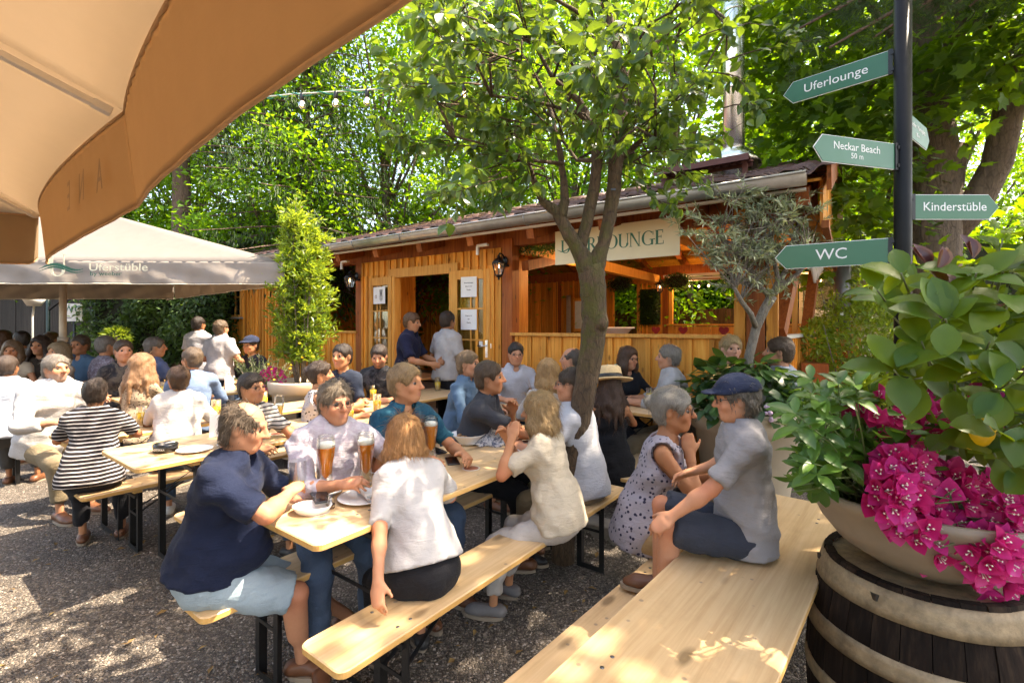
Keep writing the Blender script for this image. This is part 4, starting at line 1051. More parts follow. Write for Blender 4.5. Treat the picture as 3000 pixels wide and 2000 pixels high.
def put_tree(t, px, d, label, rz=0, sc=1.0, copy=True, group=TREES, xy=None):
    o = copy_tree(t) if copy else t
    x, y = xy if xy else ((px - 1500) / FPX * d, d)
    o.location = (x, y, 0); o.rotation_euler = (0, 0, rz); o.scale = (sc, sc, sc); tag(o, label, 'tree', group); return o
LA = broad_tree('leafy_tree', 3, 11.5, 2.2, 3.6, 90, 29000, .145, L_TREE, T_simple(.62, .14), .17, BARK)
LB = broad_tree('leafy_tree', 5, 10.0, 1.0, 3.3, 85, 27000, .14, L_TREE, T_simple(.6, .14), .14, BARK)
LC = broad_tree('leafy_tree', 8, 12.5, 3.4, 4.0, 90, 27000, .155, L_DARK, T_simple(.62, .14), .20, BARK)
put_tree(LA, 1180, 13.5, 'bright green tree above the middle of the pavilion roof left of the plum tree', .3, 1, False)
put_tree(LB, 800, 13.0, 'bright bushy tree behind the slim evergreen shrub', 1.2, 1, False)
put_tree(LC, 620, 16.5, 'dark leafy tree between the thick spruce trunk and the drooping spruce', .8, 1, False)
put_tree(LA, 1640, 14.5, 'bright green tree straight behind the plum tree crown', 2.0, 1.05)
put_tree(LB, 2040, 13.0, 'bright green tree behind the steel flue', 3.0, 1.1)
put_tree(LC, 1420, 19.5, 'tall tree far behind the plum tree, farthest of the middle row', 4.0, 1.15)
put_tree(LA, 2380, 15.5, 'bright green tree behind the right end of the roof', 4.4, 1.1)
put_tree(LB, 320, 14.5, 'leafy tree showing just left of the thick spruce trunk', 5.0, 1.0)
put_tree(LB, 2850, 14.0, 'leafy tree far behind the big maple trunk', 2.7, 1.1)
put_tree(LA, 2620, 20.0, 'tall tree glimpsed behind the finger post', 5.5, 1.2)
put_tree(LA, 60, 19.0, 'leafy tree behind the cream parasol at far left', 1.0, 1.1)
SP = spruce_tree('spruce_tree', 21, 14, 5.6, 3.0, L_SPRUCE, .24)
put_tree(SP, 525, 11.2, 'spruce with thick bare reddish trunk above the cream parasol', .4, 1.0, False)
SP2 = spruce_tree('spruce_tree', 33, 12, 2.6, 2.9, L_SPRUCE, .13)
put_tree(SP2, 900, 11.8, 'drooping spruce with hanging twigs behind the slim shrub', 1.1, 1.0, False)

# big maple on the right, leaves hanging into the picture and shading the front tables
def build_maple():
    g = np.random.default_rng(90); gr = random.Random(90)
    base = Vector(((2735 - 1500) / FPX * 6.6, 6.6, 0)); t = thing('maple_tree', 'big dark maple with scarred thick trunk behind the finger post', 'tree', base); b = MB()
    def W(px, py, d): return at(px, py, d) - base
    b.tube([(0, 0, -.1), W(2730, 800, 6.6), W(2735, 640, 6.6), W(2735, 480, 6.6), W(2715, 300, 6.5), W(2700, 100, 6.4), W(2690, -200, 6.3)], [.34, .31, .31, .30, .24, .20, .16], 14)
    b.tube([W(2740, 640, 6.6), W(2790, 540, 6.5), W(2800, 450, 6.4), W(2815, 430, 6.4)], [.16, .13, .12, .10], 10)
    b.tube([W(2760, 700, 6.6), W(2850, 610, 6.4), W(2920, 480, 6.2), W(2960, 300, 6.0), W(3000, 120, 5.9), W(3100, -100, 5.6)], [.2, .18, .16, .15, .13, .1], 12)
    cc = []
    for i in range(150):
        a = gr.uniform(0, 6.28); rr = 4.9 * math.sqrt(gr.random()); z = gr.uniform(4.6, 10.5)
        c = Vector((rr * math.cos(a) - 1.2, rr * math.sin(a) - 1.3, z))
        q = base + c; px = 1500 + q.x / max(.3, q.y) * FPX; py = HOR - (q.z - CAM_H) / max(.3, q.y) * FPX
        if q.y < .8 or (q.y > 0 and -300 < px < 2150 and py > -250) : continue
        if 2540 < px < 3100 and 230 < py < 1000 and q.y < 7.4: continue
        if q.x - .69 * q.z < -1.9 + gr.uniform(-.4, .3): continue
        cc.append(c)
    for (px, py, d) in ((2450, 560, 6.2), (2500, 640, 6.2), (2440, 680, 6.4), (2530, 520, 6.4), (2540, 620, 7.3), (2480, 460, 6.6), (2420, 250, 6.2), (2500, 330, 6.0), (2560, 250, 7.3), (2480, 380, 6.3), (2570, 420, 7.4),
                        (2360, 330, 6.6), (2830, 200, 5.6), (2900, 120, 5.4), (2960, 60, 5.2), (2985, 220, 5.4), (2620, 150, 7.2), (2700, 180, 7.4), (2300, 60, 6.4), (2380, 120, 6.2), (2250, 180, 6.8), (2210, 60, 6.6), (2590, 720, 7.6), (2560, 830, 7.2), (2960, 640, 7.6)): cc.append(W(px, py, d))
    for i, c in enumerate(cc):
        if i % 4 == 0: s = W(2710, 250 - (i % 5) * 90, 6.5); b.tube([s, s.lerp(c, .5) + Vector((0, 0, .3)), c], [.06, .035, .012], 5)
    b.build('trunk', BARK, t)
    k = 150; n = len(cc) * k; C = np.repeat(np.array(cc), k, 0); off = g.normal(size=(n, 3)) * np.array([.46, .46, .26]); P = C + off
    D = unit(off * np.array([1, 1, .3]) + rdir(n, -.6, g) * .6); N = rdir(n, 1.1, g)
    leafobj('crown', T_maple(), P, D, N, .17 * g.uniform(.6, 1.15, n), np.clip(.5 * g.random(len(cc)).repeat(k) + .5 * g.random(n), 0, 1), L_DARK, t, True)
    return t
build_maple()
def build_pine():
    g = np.random.default_rng(17); gr = random.Random(17); base = Vector((6.9, 4.6, 0))
    t = thing('pine_tree', 'dark pine whose needle boughs hang in from the upper right', 'tree', base); b = MB()
    b.tube([(0, 0, -.1), (.1, 0, 3), (0, .1, 7), (0, 0, 10)], [.26, .23, .16, .05], 12); P = []; D = []
    def W(px, py, d): return at(px, py, d) - base
    for (tip, s) in ((W(2330, 90, 4.6), (0, 0, 5.2)), (W(2430, 140, 4.5), (0, 0, 5.0)), (W(2450, 30, 4.4), (0, 0, 5.4)), (W(2560, 110, 4.5), (0, 0, 5.2)), (W(2620, 20, 4.3), (0, 0, 5.6)), (W(2740, 60, 4.5), (0, 0, 5.3)), (W(2840, 20, 4.6), (0, 0, 5.4)), (W(2520, -80, 4.4), (0, 0, 5.8)), (W(2380, -60, 4.6), (0, 0, 6.2)), (W(2700, -60, 4.2), (0, 0, 6.0))):
        s = Vector(s); pts = [s.lerp(tip, f) + Vector((0, 0, .5 * math.sin(math.pi * f))) for f in (0, .25, .5, .75, 1)]; b.tube(pts, [.07, .05, .035, .022, .01], 6)
        for _ in range(60):
            f = gr.uniform(.55, 1.03); q = pts[0].lerp(tip, f) + Vector((gr.gauss(0, .20), gr.gauss(0, .22), .5 * math.sin(math.pi * min(1, f)) + gr.gauss(0, .11)))
            ax = Vector((gr.uniform(-1, 1), gr.uniform(-1, 1), gr.uniform(-.4, .6))).normalized()
            for _ in range(28):
                h = gr.uniform(0, .14); o = Vector((gr.gauss(0, 1), gr.gauss(0, 1), gr.gauss(0, 1))).normalized(); P.append(q + ax * h); D.append(ax * .8 + o)
    b.build('trunk', BARK_RED, t); n = len(P)
    leafobj('needles', T_simple(.07, .01), P, D, rdir(n, 0, g),   .095 * g.uniform(.7, 1.2, n), g.random(n), L_SPRUCE, t, True)
build_pine()

# ------------------------------------------------------------------ plum tree in front of the pavilion
def build_plum():
    g = np.random.default_rng(4); gr = random.Random(4); D0 = 3.02
    base = on(1655, 1484, .47); base = Vector((base.x - .03, base.y + .03, 0)); t = thing('plum_tree', 'forked mossy plum tree with green fruit growing beside the front bench', 'tree', base)
    def W(px, py, d=D0): return at(px, py, d) - base
    b = MB()
    tr = [(1650, 1640, .088), (1655, 1480, .082), (1678, 1350, .080), (1700, 1220, .082), (1722, 1080, .088), (1738, 1000, .094), (1742, 940, .098), (1740, 880, .096), (1736, 820, .100), (1728, 775, .098)]
    n0 = 12; sk = []
    def lim(pts, name=None, sides=12):
        P = [W(p[0], p[1], p[3] if len(p) > 3 else D0) for p in pts]; r = [p[2] * .83 for p in pts]
        # smooth and roughen
        Q = []; rr = []
        for i in range(len(P) - 1):
            for k in range(3):
                f = k / 3; Q.append(P[i].lerp(P[i + 1], f) + Vector((gr.uniform(-1, 1), gr.uniform(-1, 1), 0)) * r[i] * .06); rr.append((r[i] + (r[i + 1] - r[i]) * f) * gr.uniform(.97, 1.04))
        Q.append(P[-1]); rr.append(r[-1]); b.tube(Q, rr, sides); sk.append((Q, rr)); return Q
    lim(tr, sides=16)
    b.ball(W(1762, 945, D0 - .06), (.045, .05, .055), 10, 8); 
    lim([(1728, 795, .085), (1694, 730, .060), (1658, 670, .050), (1630, 620, .043), (1590, 590, .030), (1560, 520, .022, 2.95), (1535, 440, .018, 2.9), (1480, 360, .014, 2.8)])
    lim([(1640, 640, .048), (1655, 590, .036), (1650, 520, .026), (1640, 440, .022), (1615, 330, .018, 3.1), (1570, 220, .013, 3.2)])
    lim([(1697, 738, .048), (1718, 655, .046), (1740, 560, .044), (1750, 470, .040), (1740, 380, .036, 3.1), (1700, 300, .026, 3.15), (1620, 230, .018, 3.1), (1560, 120, .012, 3.1)])
    lim([(1736, 795, .080), (1768, 715, .048), (1785, 640, .050), (1797, 560, .053), (1808, 450, .053), (1820, 320, .048), (1822, 230, .044), (1800, 120, .036), (1770, 0, .028), (1740, -150, .02)])
    lim([(1812, 470, .028), (1850, 440, .02), (1890, 400, .014, 2.9), (1980, 420, .009, 2.8)])
    lim([(1820, 250, .028), (1880, 170, .02, 3.1), (1960, 90, .014, 3.1), (2080, 20, .01, 3.0)])
    lim([(1745, 380, .02), (1690, 330, .015, 2.9), (1580, 300, .011, 2.75), (1440, 280, .008, 2.6)])
    lim([(1650, 480, .016), (1560, 470, .012, 2.85), (1450, 430, .009, 2.7), (1330, 400, .006, 2.6)])
    lim([(1800, 120, .02), (1700, 40, .015, 2.9), (1560, -40, .01, 2.7)])
    lim([(1745, 470, .02), (1690, 470, .014, 3.3), (1640, 400, .010, 3.5)])
    b.build('trunk', BARK_PLUM, t); MB().box(W(1797, 555, D0 - .066), (.03, .003, .012)).build('number_tag', BLACK_PLASTIC, t)
    # twigs and leaves
    tw = MB(); LP = []; LD = []
    def twig(p, d, L, r, lev=0):
        pts, dd = limb(tw, p, d, L, r, r * .4, 4, .22, gr, (0, 0, .1), 4)
        m = int(L * 32)
        for _ in range(m):
            f = gr.uniform(.15, 1.05); k = min(3, int(f * 4)); q = pts[k].lerp(pts[k + 1], min(1, f * 4 - k))
            dv = Vector((gr.gauss(0, 1), gr.gauss(0, 1), gr.gauss(-.25, .6))).normalized(); LP.append(q + dv * .012); LD.append(dv + dd * .4)
        if lev < 1:
            for _ in range(3):
                f = gr.uniform(.3, .95); k = min(3, int(f * 4)); twig(pts[k].lerp(pts[k + 1], f * 4 - k), (dd + Vector((gr.gauss(0, .7), gr.gauss(0, .7), gr.gauss(.05, .5)))), L * .55, r * .5, lev + 1)
    for (px, py, d, s) in [(gr.uniform(1215, 2040), gr.uniform(-60, 330), gr.uniform(2.3, 3.9), 0) for _ in range(86)] + [(gr.uniform(1330, 1980), gr.uniform(330, 560), gr.uniform(2.4, 3.7), 1) for _ in range(30)] + [(gr.uniform(1400, 1950), gr.uniform(150, 420), gr.uniform(2.5, 3.6), 0) for _ in range(22)] + [(gr.uniform(1250, 2150), gr.uniform(-420, -60), gr.uniform(2.3, 4.2), 2) for _ in range(22)] + \
        [(1230, 400, 2.7, 0), (1260, 410, 2.8, 0), (1330, 420, 2.7, 0), (1890, 540, 3.0, 3), (2140, 190, 2.9, 0), (2120, 60, 2.9, 0), (1450, 530, 2.8, 0), (1390, 480, 2.8, 0), (1540, 545, 2.85, 0), (1500, 440, 2.7, 0), (1940, 470, 2.9, 0), (2200, 280, 2.9, 0), (2210, 150, 2.9, 0), (1480, 470, 2.8, 0), (1520, 500, 2.8, 0)]:
        if py > 330 and 1560 < px < 1860 and py > 470: continue
        c = W(px, py, d); o = W(1760, 480 if py > 250 else 300, 3.0); dv = (c - o).normalized()
        twig(c - dv * .17, dv + Vector((0, 0, -.15)), gr.uniform(.22, .42), .005)
        if gr.random() < .5 and s < 3:
            q = min(((x - c).length, i, j) for i, (Q, _) in enumerate(sk) for j, x in enumerate(Q) if i > 0); s_ = sk[q[1]][0][q[2]]
            tw.tube([s_, s_.lerp(c, .5) + Vector((gr.uniform(-.05, .05), gr.uniform(-.05, .05), .04)), c - dv * .17], [.010, .007, .005], 5)
    tw.build('twigs', BARK_PLUM, t)['kind'] = 'stuff'
    LP = np.array([tuple(p) for p in LP]); LD = np.array([tuple(p) for p in LD]); n = len(LP); LD[:, 2] -= .45; N = rdir(n, .9, g); S = g.uniform(.055, .10, n); var = np.clip(g.normal(.38, .25, n), 0, 1)
    Tp = T_fine(.56, .18, .10, (0, .62, 1, .92, .55, 0))
    wx = LP + np.array(base); wy = np.maximum(.4, wx[:, 1]); sx = 1500 + wx[:, 0] / wy * FPX; sy = HOR - (wx[:, 2] - CAM_H) / wy * FPX
    inview = (sx > 0) & (sx < 3000) & (sy > 10) & (sy < 2000); score = np.where(inview, S / wy, 0); big = np.argsort(-score)[:300]
    rest = np.ones(n, bool); rest[big] = False
    leafobj('foliage', Tp, LP[rest], LD[rest], N[rest], S[rest], var[rest], L_PLUM, t, True)
    kit = LeafKit(Tp, L_PLUM, 6)
    for i in big: kit.put('leaf', t, LP[i], LD[i], N[i], S[i], var[i])
    pm = MB().ball((0, 0, -.018), (.0145, .0145, .018), 10, 7).mesh('plum'); pm.materials.append(plain('green_plum', (.20, .30, .03), .4, var=.15))
    for k in range(34):
        i = gr.choice(list(big)); link('plum', pm, t, None, Vector(LP[i]) + Vector((gr.uniform(-.02, .02), gr.uniform(-.02, .02), -.01)))
build_plum()

# ------------------------------------------------------------------ olive tree, hydrangea, slim shrub, rosemary
def build_olive():
    g = np.random.default_rng(31); gr = random.Random(31); base = OLP + Vector((.0, 0, .78)); t = thing('olive_tree', 'grey leaved olive standard with thin crooked branches in the large beige pot', 'tree', base); b = MB()
    def W(px, py, d=3.85): return at(px, py, d) - base
    b.tube([Vector((.02, 0, -.05)), W(2195, 1040), W(2215, 960), W(2240, 905), W(2262, 868)], [.042, .036, .034, .036, .038], 10)
    mains = [[W(2262, 870), W(2225, 840), W(2200, 790), W(2165, 745), W(2110, 700)], [W(2262, 868), W(2280, 820), W(2270, 770), W(2262, 700), W(2250, 640)], [W(2262, 866), W(2300, 830, 3.8), W(2340, 800, 3.75), W(2370, 760, 3.7)], [W(2215, 960), W(2200, 920, 3.7), W(2170, 880, 3.65), W(2150, 840, 3.6)], [W(2225, 840), W(2180, 830, 4.0), W(2140, 800, 4.1), W(2090, 770, 4.1)], [W(2280, 830), W(2320, 760, 4.0), W(2330, 700, 4.1), W(2340, 640, 4.1)]]
    for m in mains: b.tube(m, [.024 - .0035 * i for i in range(len(m))], 7)
    P = []; D = []
    ends = []
    for (px, py, d) in [(gr.gauss(2200, 92), gr.gauss(705, 75), gr.gauss(3.88, .22)) for _ in range(92)] + [(gr.uniform(2010, 2400), gr.uniform(575, 660), gr.gauss(3.9, .15)) for _ in range(20)]:
        if not (1985 < px < 2410 and 555 < py < 900): continue
        c = W(px, py, d); s = gr.choice(mains); q = s[-1] if gr.random() < .6 else s[-2]
        mid = q.lerp(c, .55) + Vector((gr.uniform(-.05, .05), gr.uniform(-.05, .05), gr.uniform(-.04, .05))); b.tube([q, mid, c], [.006, .0045, .002], 4)
        for _ in range(3):
            dv = Vector((gr.gauss(0, 1), gr.gauss(0, 1), gr.gauss(.4, .7))).normalized(); L = gr.uniform(.09, .20); e = c + dv * L; b.tube([c, e], [.0022, .001], 3)
            for k in range(17):
                f = k / 17; P.append(c + dv * L * f); D.append(dv * .9 + Vector((gr.gauss(0, .6), gr.gauss(0, .6), gr.gauss(0, .6))))
    b.build('trunk', BARK_OLIVE, t); n = len(P); leafobj('foliage', T_simple(.20, .02), P, D, rdir(n, .5, g), g.uniform(.045, .075, n), g.random(n) ** 1.1, L_OLIVE, t, True)
build_olive()
def mound(P0, r, n, g, zf=1.0, up=.3):
    """points on and in a dome, with outward directions"""
    v = rdir(n, up, g); rr = g.uniform(.55, 1.05, n) ** .6; return np.array(P0) + v * np.array(r) * rr[:, None], v
def build_hydrangea():
    g = np.random.default_rng(41); base = OLP + Vector((0, 0, .80)); t = thing('hydrangea', 'broad leaved hydrangea spilling over the olive pot', 'plant', base)
    kit = LeafKit(T_fine(.68, .3, .06, (0, .7, 1, .95, .6, 0), .015), L_HYDR, 6)
    b = MB()
    P, v = mound((0, -.03, .10), (.47, .42, .30), 290, g, up=.45)
    for i in range(len(P)):
        d = v[i] * np.array([1, 1, .25]) + g.normal(size=3) * .35; kit.put('leaf', t, P[i], d, v[i] + np.array([0, 0, .9]), g.uniform(.09, .15))
        if i % 9 == 0: b.tube([(0, 0, 0), P[i] * .6, P[i]], [.006, .005, .004], 4)
    b.build('stems', plain('green_stem', (.10, .14, .04), .6), t)['kind'] = 'stuff'
    P, v = mound((-.02, -.04, .08), (.36, .33, .20), 700, g, up=.3); leafobj('inner_foliage', T_simple(.66, .06), P, v + g.normal(size=v.shape) * .5, v + np.array([0, 0, .8]), g.uniform(.07, .11, 700), g.random(700) * .5, L_HYDR, t, True)
    fl = MB().ball((0, 0, 0), .014, 6, 4).mesh('floret'); fl.materials.append(plain('pale_lilac', (.50, .36, .44), .7))
    for c in ((-.06, -.44, .10), (-.02, -.45, .04), (.44, -.15, .05)):
        for k in range(9): link('floret', fl, t, None, Vector(c) + Vector((g.normal() * .02, g.normal() * .02, g.normal() * .025)))
build_hydrangea()
def build_slim_shrub():
    g = np.random.default_rng(51); gr = random.Random(51); base = SHP + Vector((0, 0, .82)); t = thing('slim_shrub', 'tall slim yellow green evergreen shrub in the beige pot left of the door', 'shrub', base); b = MB()
    P = []; D = []
    for k in range(19):
        a = gr.uniform(0, 6.28); r = gr.uniform(.03, .34); top = 2.2 * (1 - .5 * (r / .36) ** 2) * gr.uniform(.7, 1.02)
        pts = [Vector((.05 * math.cos(a), .05 * math.sin(a), 0)), Vector((r * .7 * math.cos(a), r * .7 * math.sin(a), top * .4)), Vector((r * math.cos(a), r * math.sin(a), top * .75)), Vector((r * .8 * math.cos(a) + gr.uniform(-.05, .05), r * .8 * math.sin(a), top))]; b.tube(pts, [.010, .008, .006, .003], 5)
        for _ in range(58):
            f = gr.uniform(.12, 1); q = pts[min(2, int(f * 3))].lerp(pts[min(3, int(f * 3) + 1)], f * 3 - min(2, int(f * 3))); sd = Vector((gr.gauss(0, 1), gr.gauss(0, 1), .5)).normalized() * gr.uniform(.03, .24 * (1.15 - .5 * f)); e = q + sd; b.tube([q, e], [.003, .0015], 3)
            for j in range(11): P.append(e + Vector((gr.gauss(0, .022), gr.gauss(0, .022), gr.gauss(0, .02)))); D.append(sd.normalized() * .5 + Vector((gr.gauss(0, .8), gr.gauss(0, .8), gr.gauss(.35, .6))))
    b.build('stems', BARK_OLIVE, t)['kind'] = 'stuff'; n = len(P); P = np.array([tuple(p) for p in P]); v = np.clip(.25 + P[:, 2] / 3.2 + g.normal(0, .22, n), 0, 1)
    leafobj('foliage', T_simple(.30, .06), P, np.array([tuple(x) for x in D]), rdir(n, .8, g), g.uniform(.055, .09, n), v, L_LAUREL, t, True)
    # lower feathery companion and yellow blossom
    fl = MB().ball((0, 0, 0), (.016, .016, .010), 6, 4).mesh('blossom'); fl.materials.append(plain('yellow_petal', (.75, .50, .02), .6))
    for k in range(12): link('blossom', fl, t, None, (gr.uniform(-.3, .3), -.25 + gr.uniform(-.08, .05), gr.uniform(-.05, .5)))
build_slim_shrub()
def build_low_shrubs():
    g = np.random.default_rng(61); gr = random.Random(61)
    base = ROP + Vector((0, 0, .57)); t = thing('rosemary_bush', 'grey green needle leaved bush in the low brown planter', 'shrub', base); P = []; D = []; b = MB()
    for k in range(75):
        d = Vector((gr.gauss(0, .55), gr.gauss(0, .5), 1)).normalized(); L = gr.uniform(.25, .58); b.tube([(0, 0, 0), d * L * .6, d * L + Vector((0, 0, .05))], [.004, .003, .002], 3)
        for j in range(46): f = gr.uniform(.15, 1.05); P.append(d * L * f + Vector((gr.gauss(0, .006), gr.gauss(0, .006), .05 * f))); D.append(d * .7 + Vector((gr.gauss(0, .6), gr.gauss(0, .6), gr.gauss(0, .5))))
    b.build('stems', BARK_OLIVE, t)['kind'] = 'stuff'; n = len(P); leafobj('foliage', T_simple(.14, .02), P, D, rdir(n, 0, g), g.uniform(.035, .06, n), g.random(n), L_ROSEM, t, True)
    # purple flowers at the pot edge
    base = SHP + Vector((-.30, -.05, .84)); t = thing('pot_bougainvillea', 'small magenta flower cluster on the rim of the shrub pot', 'flower', base)
    P, v = mound((0, 0, .03), (.14, .13, .13), 260, g); leafobj('bracts', T_simple(.8, .15), P, v + g.normal(size=v.shape) * .4, v, g.uniform(.025, .04, 260), g.random(260), L_BOUG, t, True)
    # shrubs on the right of the pavilion
    for nm, lab, px, d, z, r, n, T, sz, lm in (('silver_shrub', 'silvery shrub behind the bright laurel right of the pavilion', 2505, 7.2, 2.0, (.65, .6, .75), 5200, T_simple(.3, .05), .06, L_SILVER), ('laurel_shrub', 'bright sunlit laurel bush at the right corner of the pavilion', 2530, 5.4, 1.15, (.44, .45, .85), 4200, T_simple(.42, .08), .075, L_LAUREL),
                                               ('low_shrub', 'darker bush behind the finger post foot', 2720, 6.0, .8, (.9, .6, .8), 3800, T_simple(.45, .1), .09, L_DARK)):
        x = (px - 1500) / FPX * d; t = thing(nm, lab, 'shrub', (x, d, 0)); b = MB()
        for k in range(9): dv = Vector((gr.gauss(0, .35), gr.gauss(0, .35), 1)).normalized(); limb(b, (0, 0, 0), dv, z + r[2] * .6, .014, .004, 5, .1, gr, sides=5)
        b.build('stems', BARK_OLIVE, t)['kind'] = 'stuff'; P, v = mound((0, 0, z), r, n, g, up=.1); P += g.normal(size=P.shape) * .05
        leafobj('foliage', T, P, v * .6 + g.normal(size=v.shape) * .6, v + np.array([0, 0, .8]), sz * g.uniform(.6, 1.2, n), g.random(n), lm, t, True)
    for px in (2430, 2445, 2500): pass
build_low_shrubs()
def leaf_block(name, label, x0, x1, y0, y1, z0, z1, n, T, sz, lm, g, cat='hedge', bumps=.16, core=None):
    """hedge: leaves over the faces of an uneven block"""
    t = thing(name, label, cat, ((x0 + x1) / 2, (y0 + y1) / 2, 0)); f = g.random(n); P = np.zeros((n, 3)); N = np.zeros((n, 3))
    a = f < .62; P[a] = np.stack([g.uniform(x0, x1, a.sum()), np.full(a.sum(), y0), g.uniform(z0, z1, a.sum())], 1); N[a] = (0, -1, .15)
    c = (f >= .62) & (f < .85); P[c] = np.stack([g.uniform(x0, x1, c.sum()), g.uniform(y0, y1, c.sum()), np.full(c.sum(), z1)], 1); N[c] = (0, 0, 1)
    e = f >= .85; s = g.random(e.sum()) < .5; P[e] = np.stack([np.where(s, x0, x1), g.uniform(y0, y1, e.sum()), g.uniform(z0, z1, e.sum())], 1); N[e, 0] = np.where(s, -1, 1)
    w = bumps * (np.sin(P[:, 0] * 2.3 + P[:, 2] * 1.9) + np.sin(P[:, 0] * 5.1 - P[:, 2] * 3.7 + 1) * .6) ; P += N * (w + g.normal(0, .07, n))[:, None]
    P -= np.array([(x0 + x1) / 2, (y0 + y1) / 2, 0]); D = N * .5 + g.normal(size=N.shape) * .6 + np.array([0, 0, -.3])
    leafobj('foliage', T, P, D, N + np.array([0, 0, .7]), sz * g.uniform(.6, 1.25, n), np.clip(g.random(n) * .6 + .4 * (np.sin(P[:, 0] * 3 + P[:, 2] * 4) * .5 + .5), 0, 1), lm, t, True)
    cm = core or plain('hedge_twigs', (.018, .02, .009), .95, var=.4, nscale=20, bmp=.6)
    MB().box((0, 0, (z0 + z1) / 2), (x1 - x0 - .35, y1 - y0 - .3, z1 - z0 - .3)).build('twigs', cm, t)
    return t
_g = np.random.default_rng(71)
leaf_block('leafy_hedge', 'clipped dark green hedge between the toilet sign and the timber wall', -8.3, -5.5, 9.3, 10.4, 0, 2.75, 15000, T_simple(.55, .1), .10, L_HEDGE, _g)
leaf_block('rear_shrubbery', 'sunlit bushes seen through the pavilion above the brown fence', -1.5, 9.5, 15.2, 17, .4, 5.2, 15000, T_simple(.6, .1), .17, L_TREE, _g, 'shrubs', .5)
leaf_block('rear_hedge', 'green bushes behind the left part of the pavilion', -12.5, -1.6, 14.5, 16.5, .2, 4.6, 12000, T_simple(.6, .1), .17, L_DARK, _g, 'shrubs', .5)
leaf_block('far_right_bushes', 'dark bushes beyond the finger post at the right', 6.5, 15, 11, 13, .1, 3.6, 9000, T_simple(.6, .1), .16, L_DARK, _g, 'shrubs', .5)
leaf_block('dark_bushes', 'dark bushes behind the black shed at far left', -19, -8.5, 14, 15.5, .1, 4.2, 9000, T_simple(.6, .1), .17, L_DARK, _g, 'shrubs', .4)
# ------------------------------------------------------------------ people: one continuous skin surface grown from a posed skeleton, clothes and hair as children
def vec(*a): return np.array(a, float)
def nrm(v): return v / max(1e-9, np.linalg.norm(v))
def surfnet(S, org, h):
    ins = S < 0; nx, ny, nz = S.shape
    c = np.zeros((nx - 1, ny - 1, nz - 1), np.int8)
    for i in (0, 1):
        for j in (0, 1):
            for k in (0, 1): c += ins[i:nx - 1 + i, j:ny - 1 + j, k:nz - 1 + k]
    act = (c > 0) & (c < 8); I = np.argwhere(act); n = len(I)
    if n == 0: return np.zeros((0, 3)), np.zeros((0, 4), int)
    idx = np.full(act.shape, -1, np.int32); idx[act] = np.arange(n)
    acc = np.zeros((n, 3)); cnt = np.zeros(n)
    corners = [(i, j, k) for i in (0, 1) for j in (0, 1) for k in (0, 1)]
    val = {q: S[I[:, 0] + q[0], I[:, 1] + q[1], I[:, 2] + q[2]] for q in corners}
    for a in corners:
        for ax in range(3):
            if a[ax] == 0:
                b = list(a); b[ax] = 1; b = tuple(b); va, vb = val[a], val[b]; m = (va < 0) != (vb < 0)
                t = np.where(m, va / np.where(m, va - vb, 1), 0); p = np.tile(np.array(a, float), (n, 1)); p[:, ax] += t
                acc[m] += p[m]; cnt[m] += 1
    V = org + h * (I + acc / cnt[:, None]); F = []
    for ax in range(3):
        o1, o2 = [(1, 2), (2, 0), (0, 1)][ax]
        sl0 = [slice(None)] * 3; sl1 = [slice(None)] * 3; sl0[ax] = slice(0, -1); sl1[ax] = slice(1, None)
        A, Bm = ins[tuple(sl0)], ins[tuple(sl1)]; e = A != Bm; E = np.argwhere(e); E = E[(E[:, o1] > 0) & (E[:, o2] > 0) & (E[:, o1] < S.shape[o1] - 1) & (E[:, o2] < S.shape[o2] - 1)]
        if len(E) == 0: continue
        def cell(d1, d2):
            q = E.copy(); q[:, o1] -= d1; q[:, o2] -= d2; return idx[q[:, 0], q[:, 1], q[:, 2]]
        q = np.stack([cell(1, 1), cell(0, 1), cell(0, 0), cell(1, 0)], 1); s = A[E[:, 0], E[:, 1], E[:, 2]]
        q[~s] = q[~s][:, ::-1]; F.append(q)
    F = np.concatenate(F); F = F[(F >= 0).all(1)]; return V, F
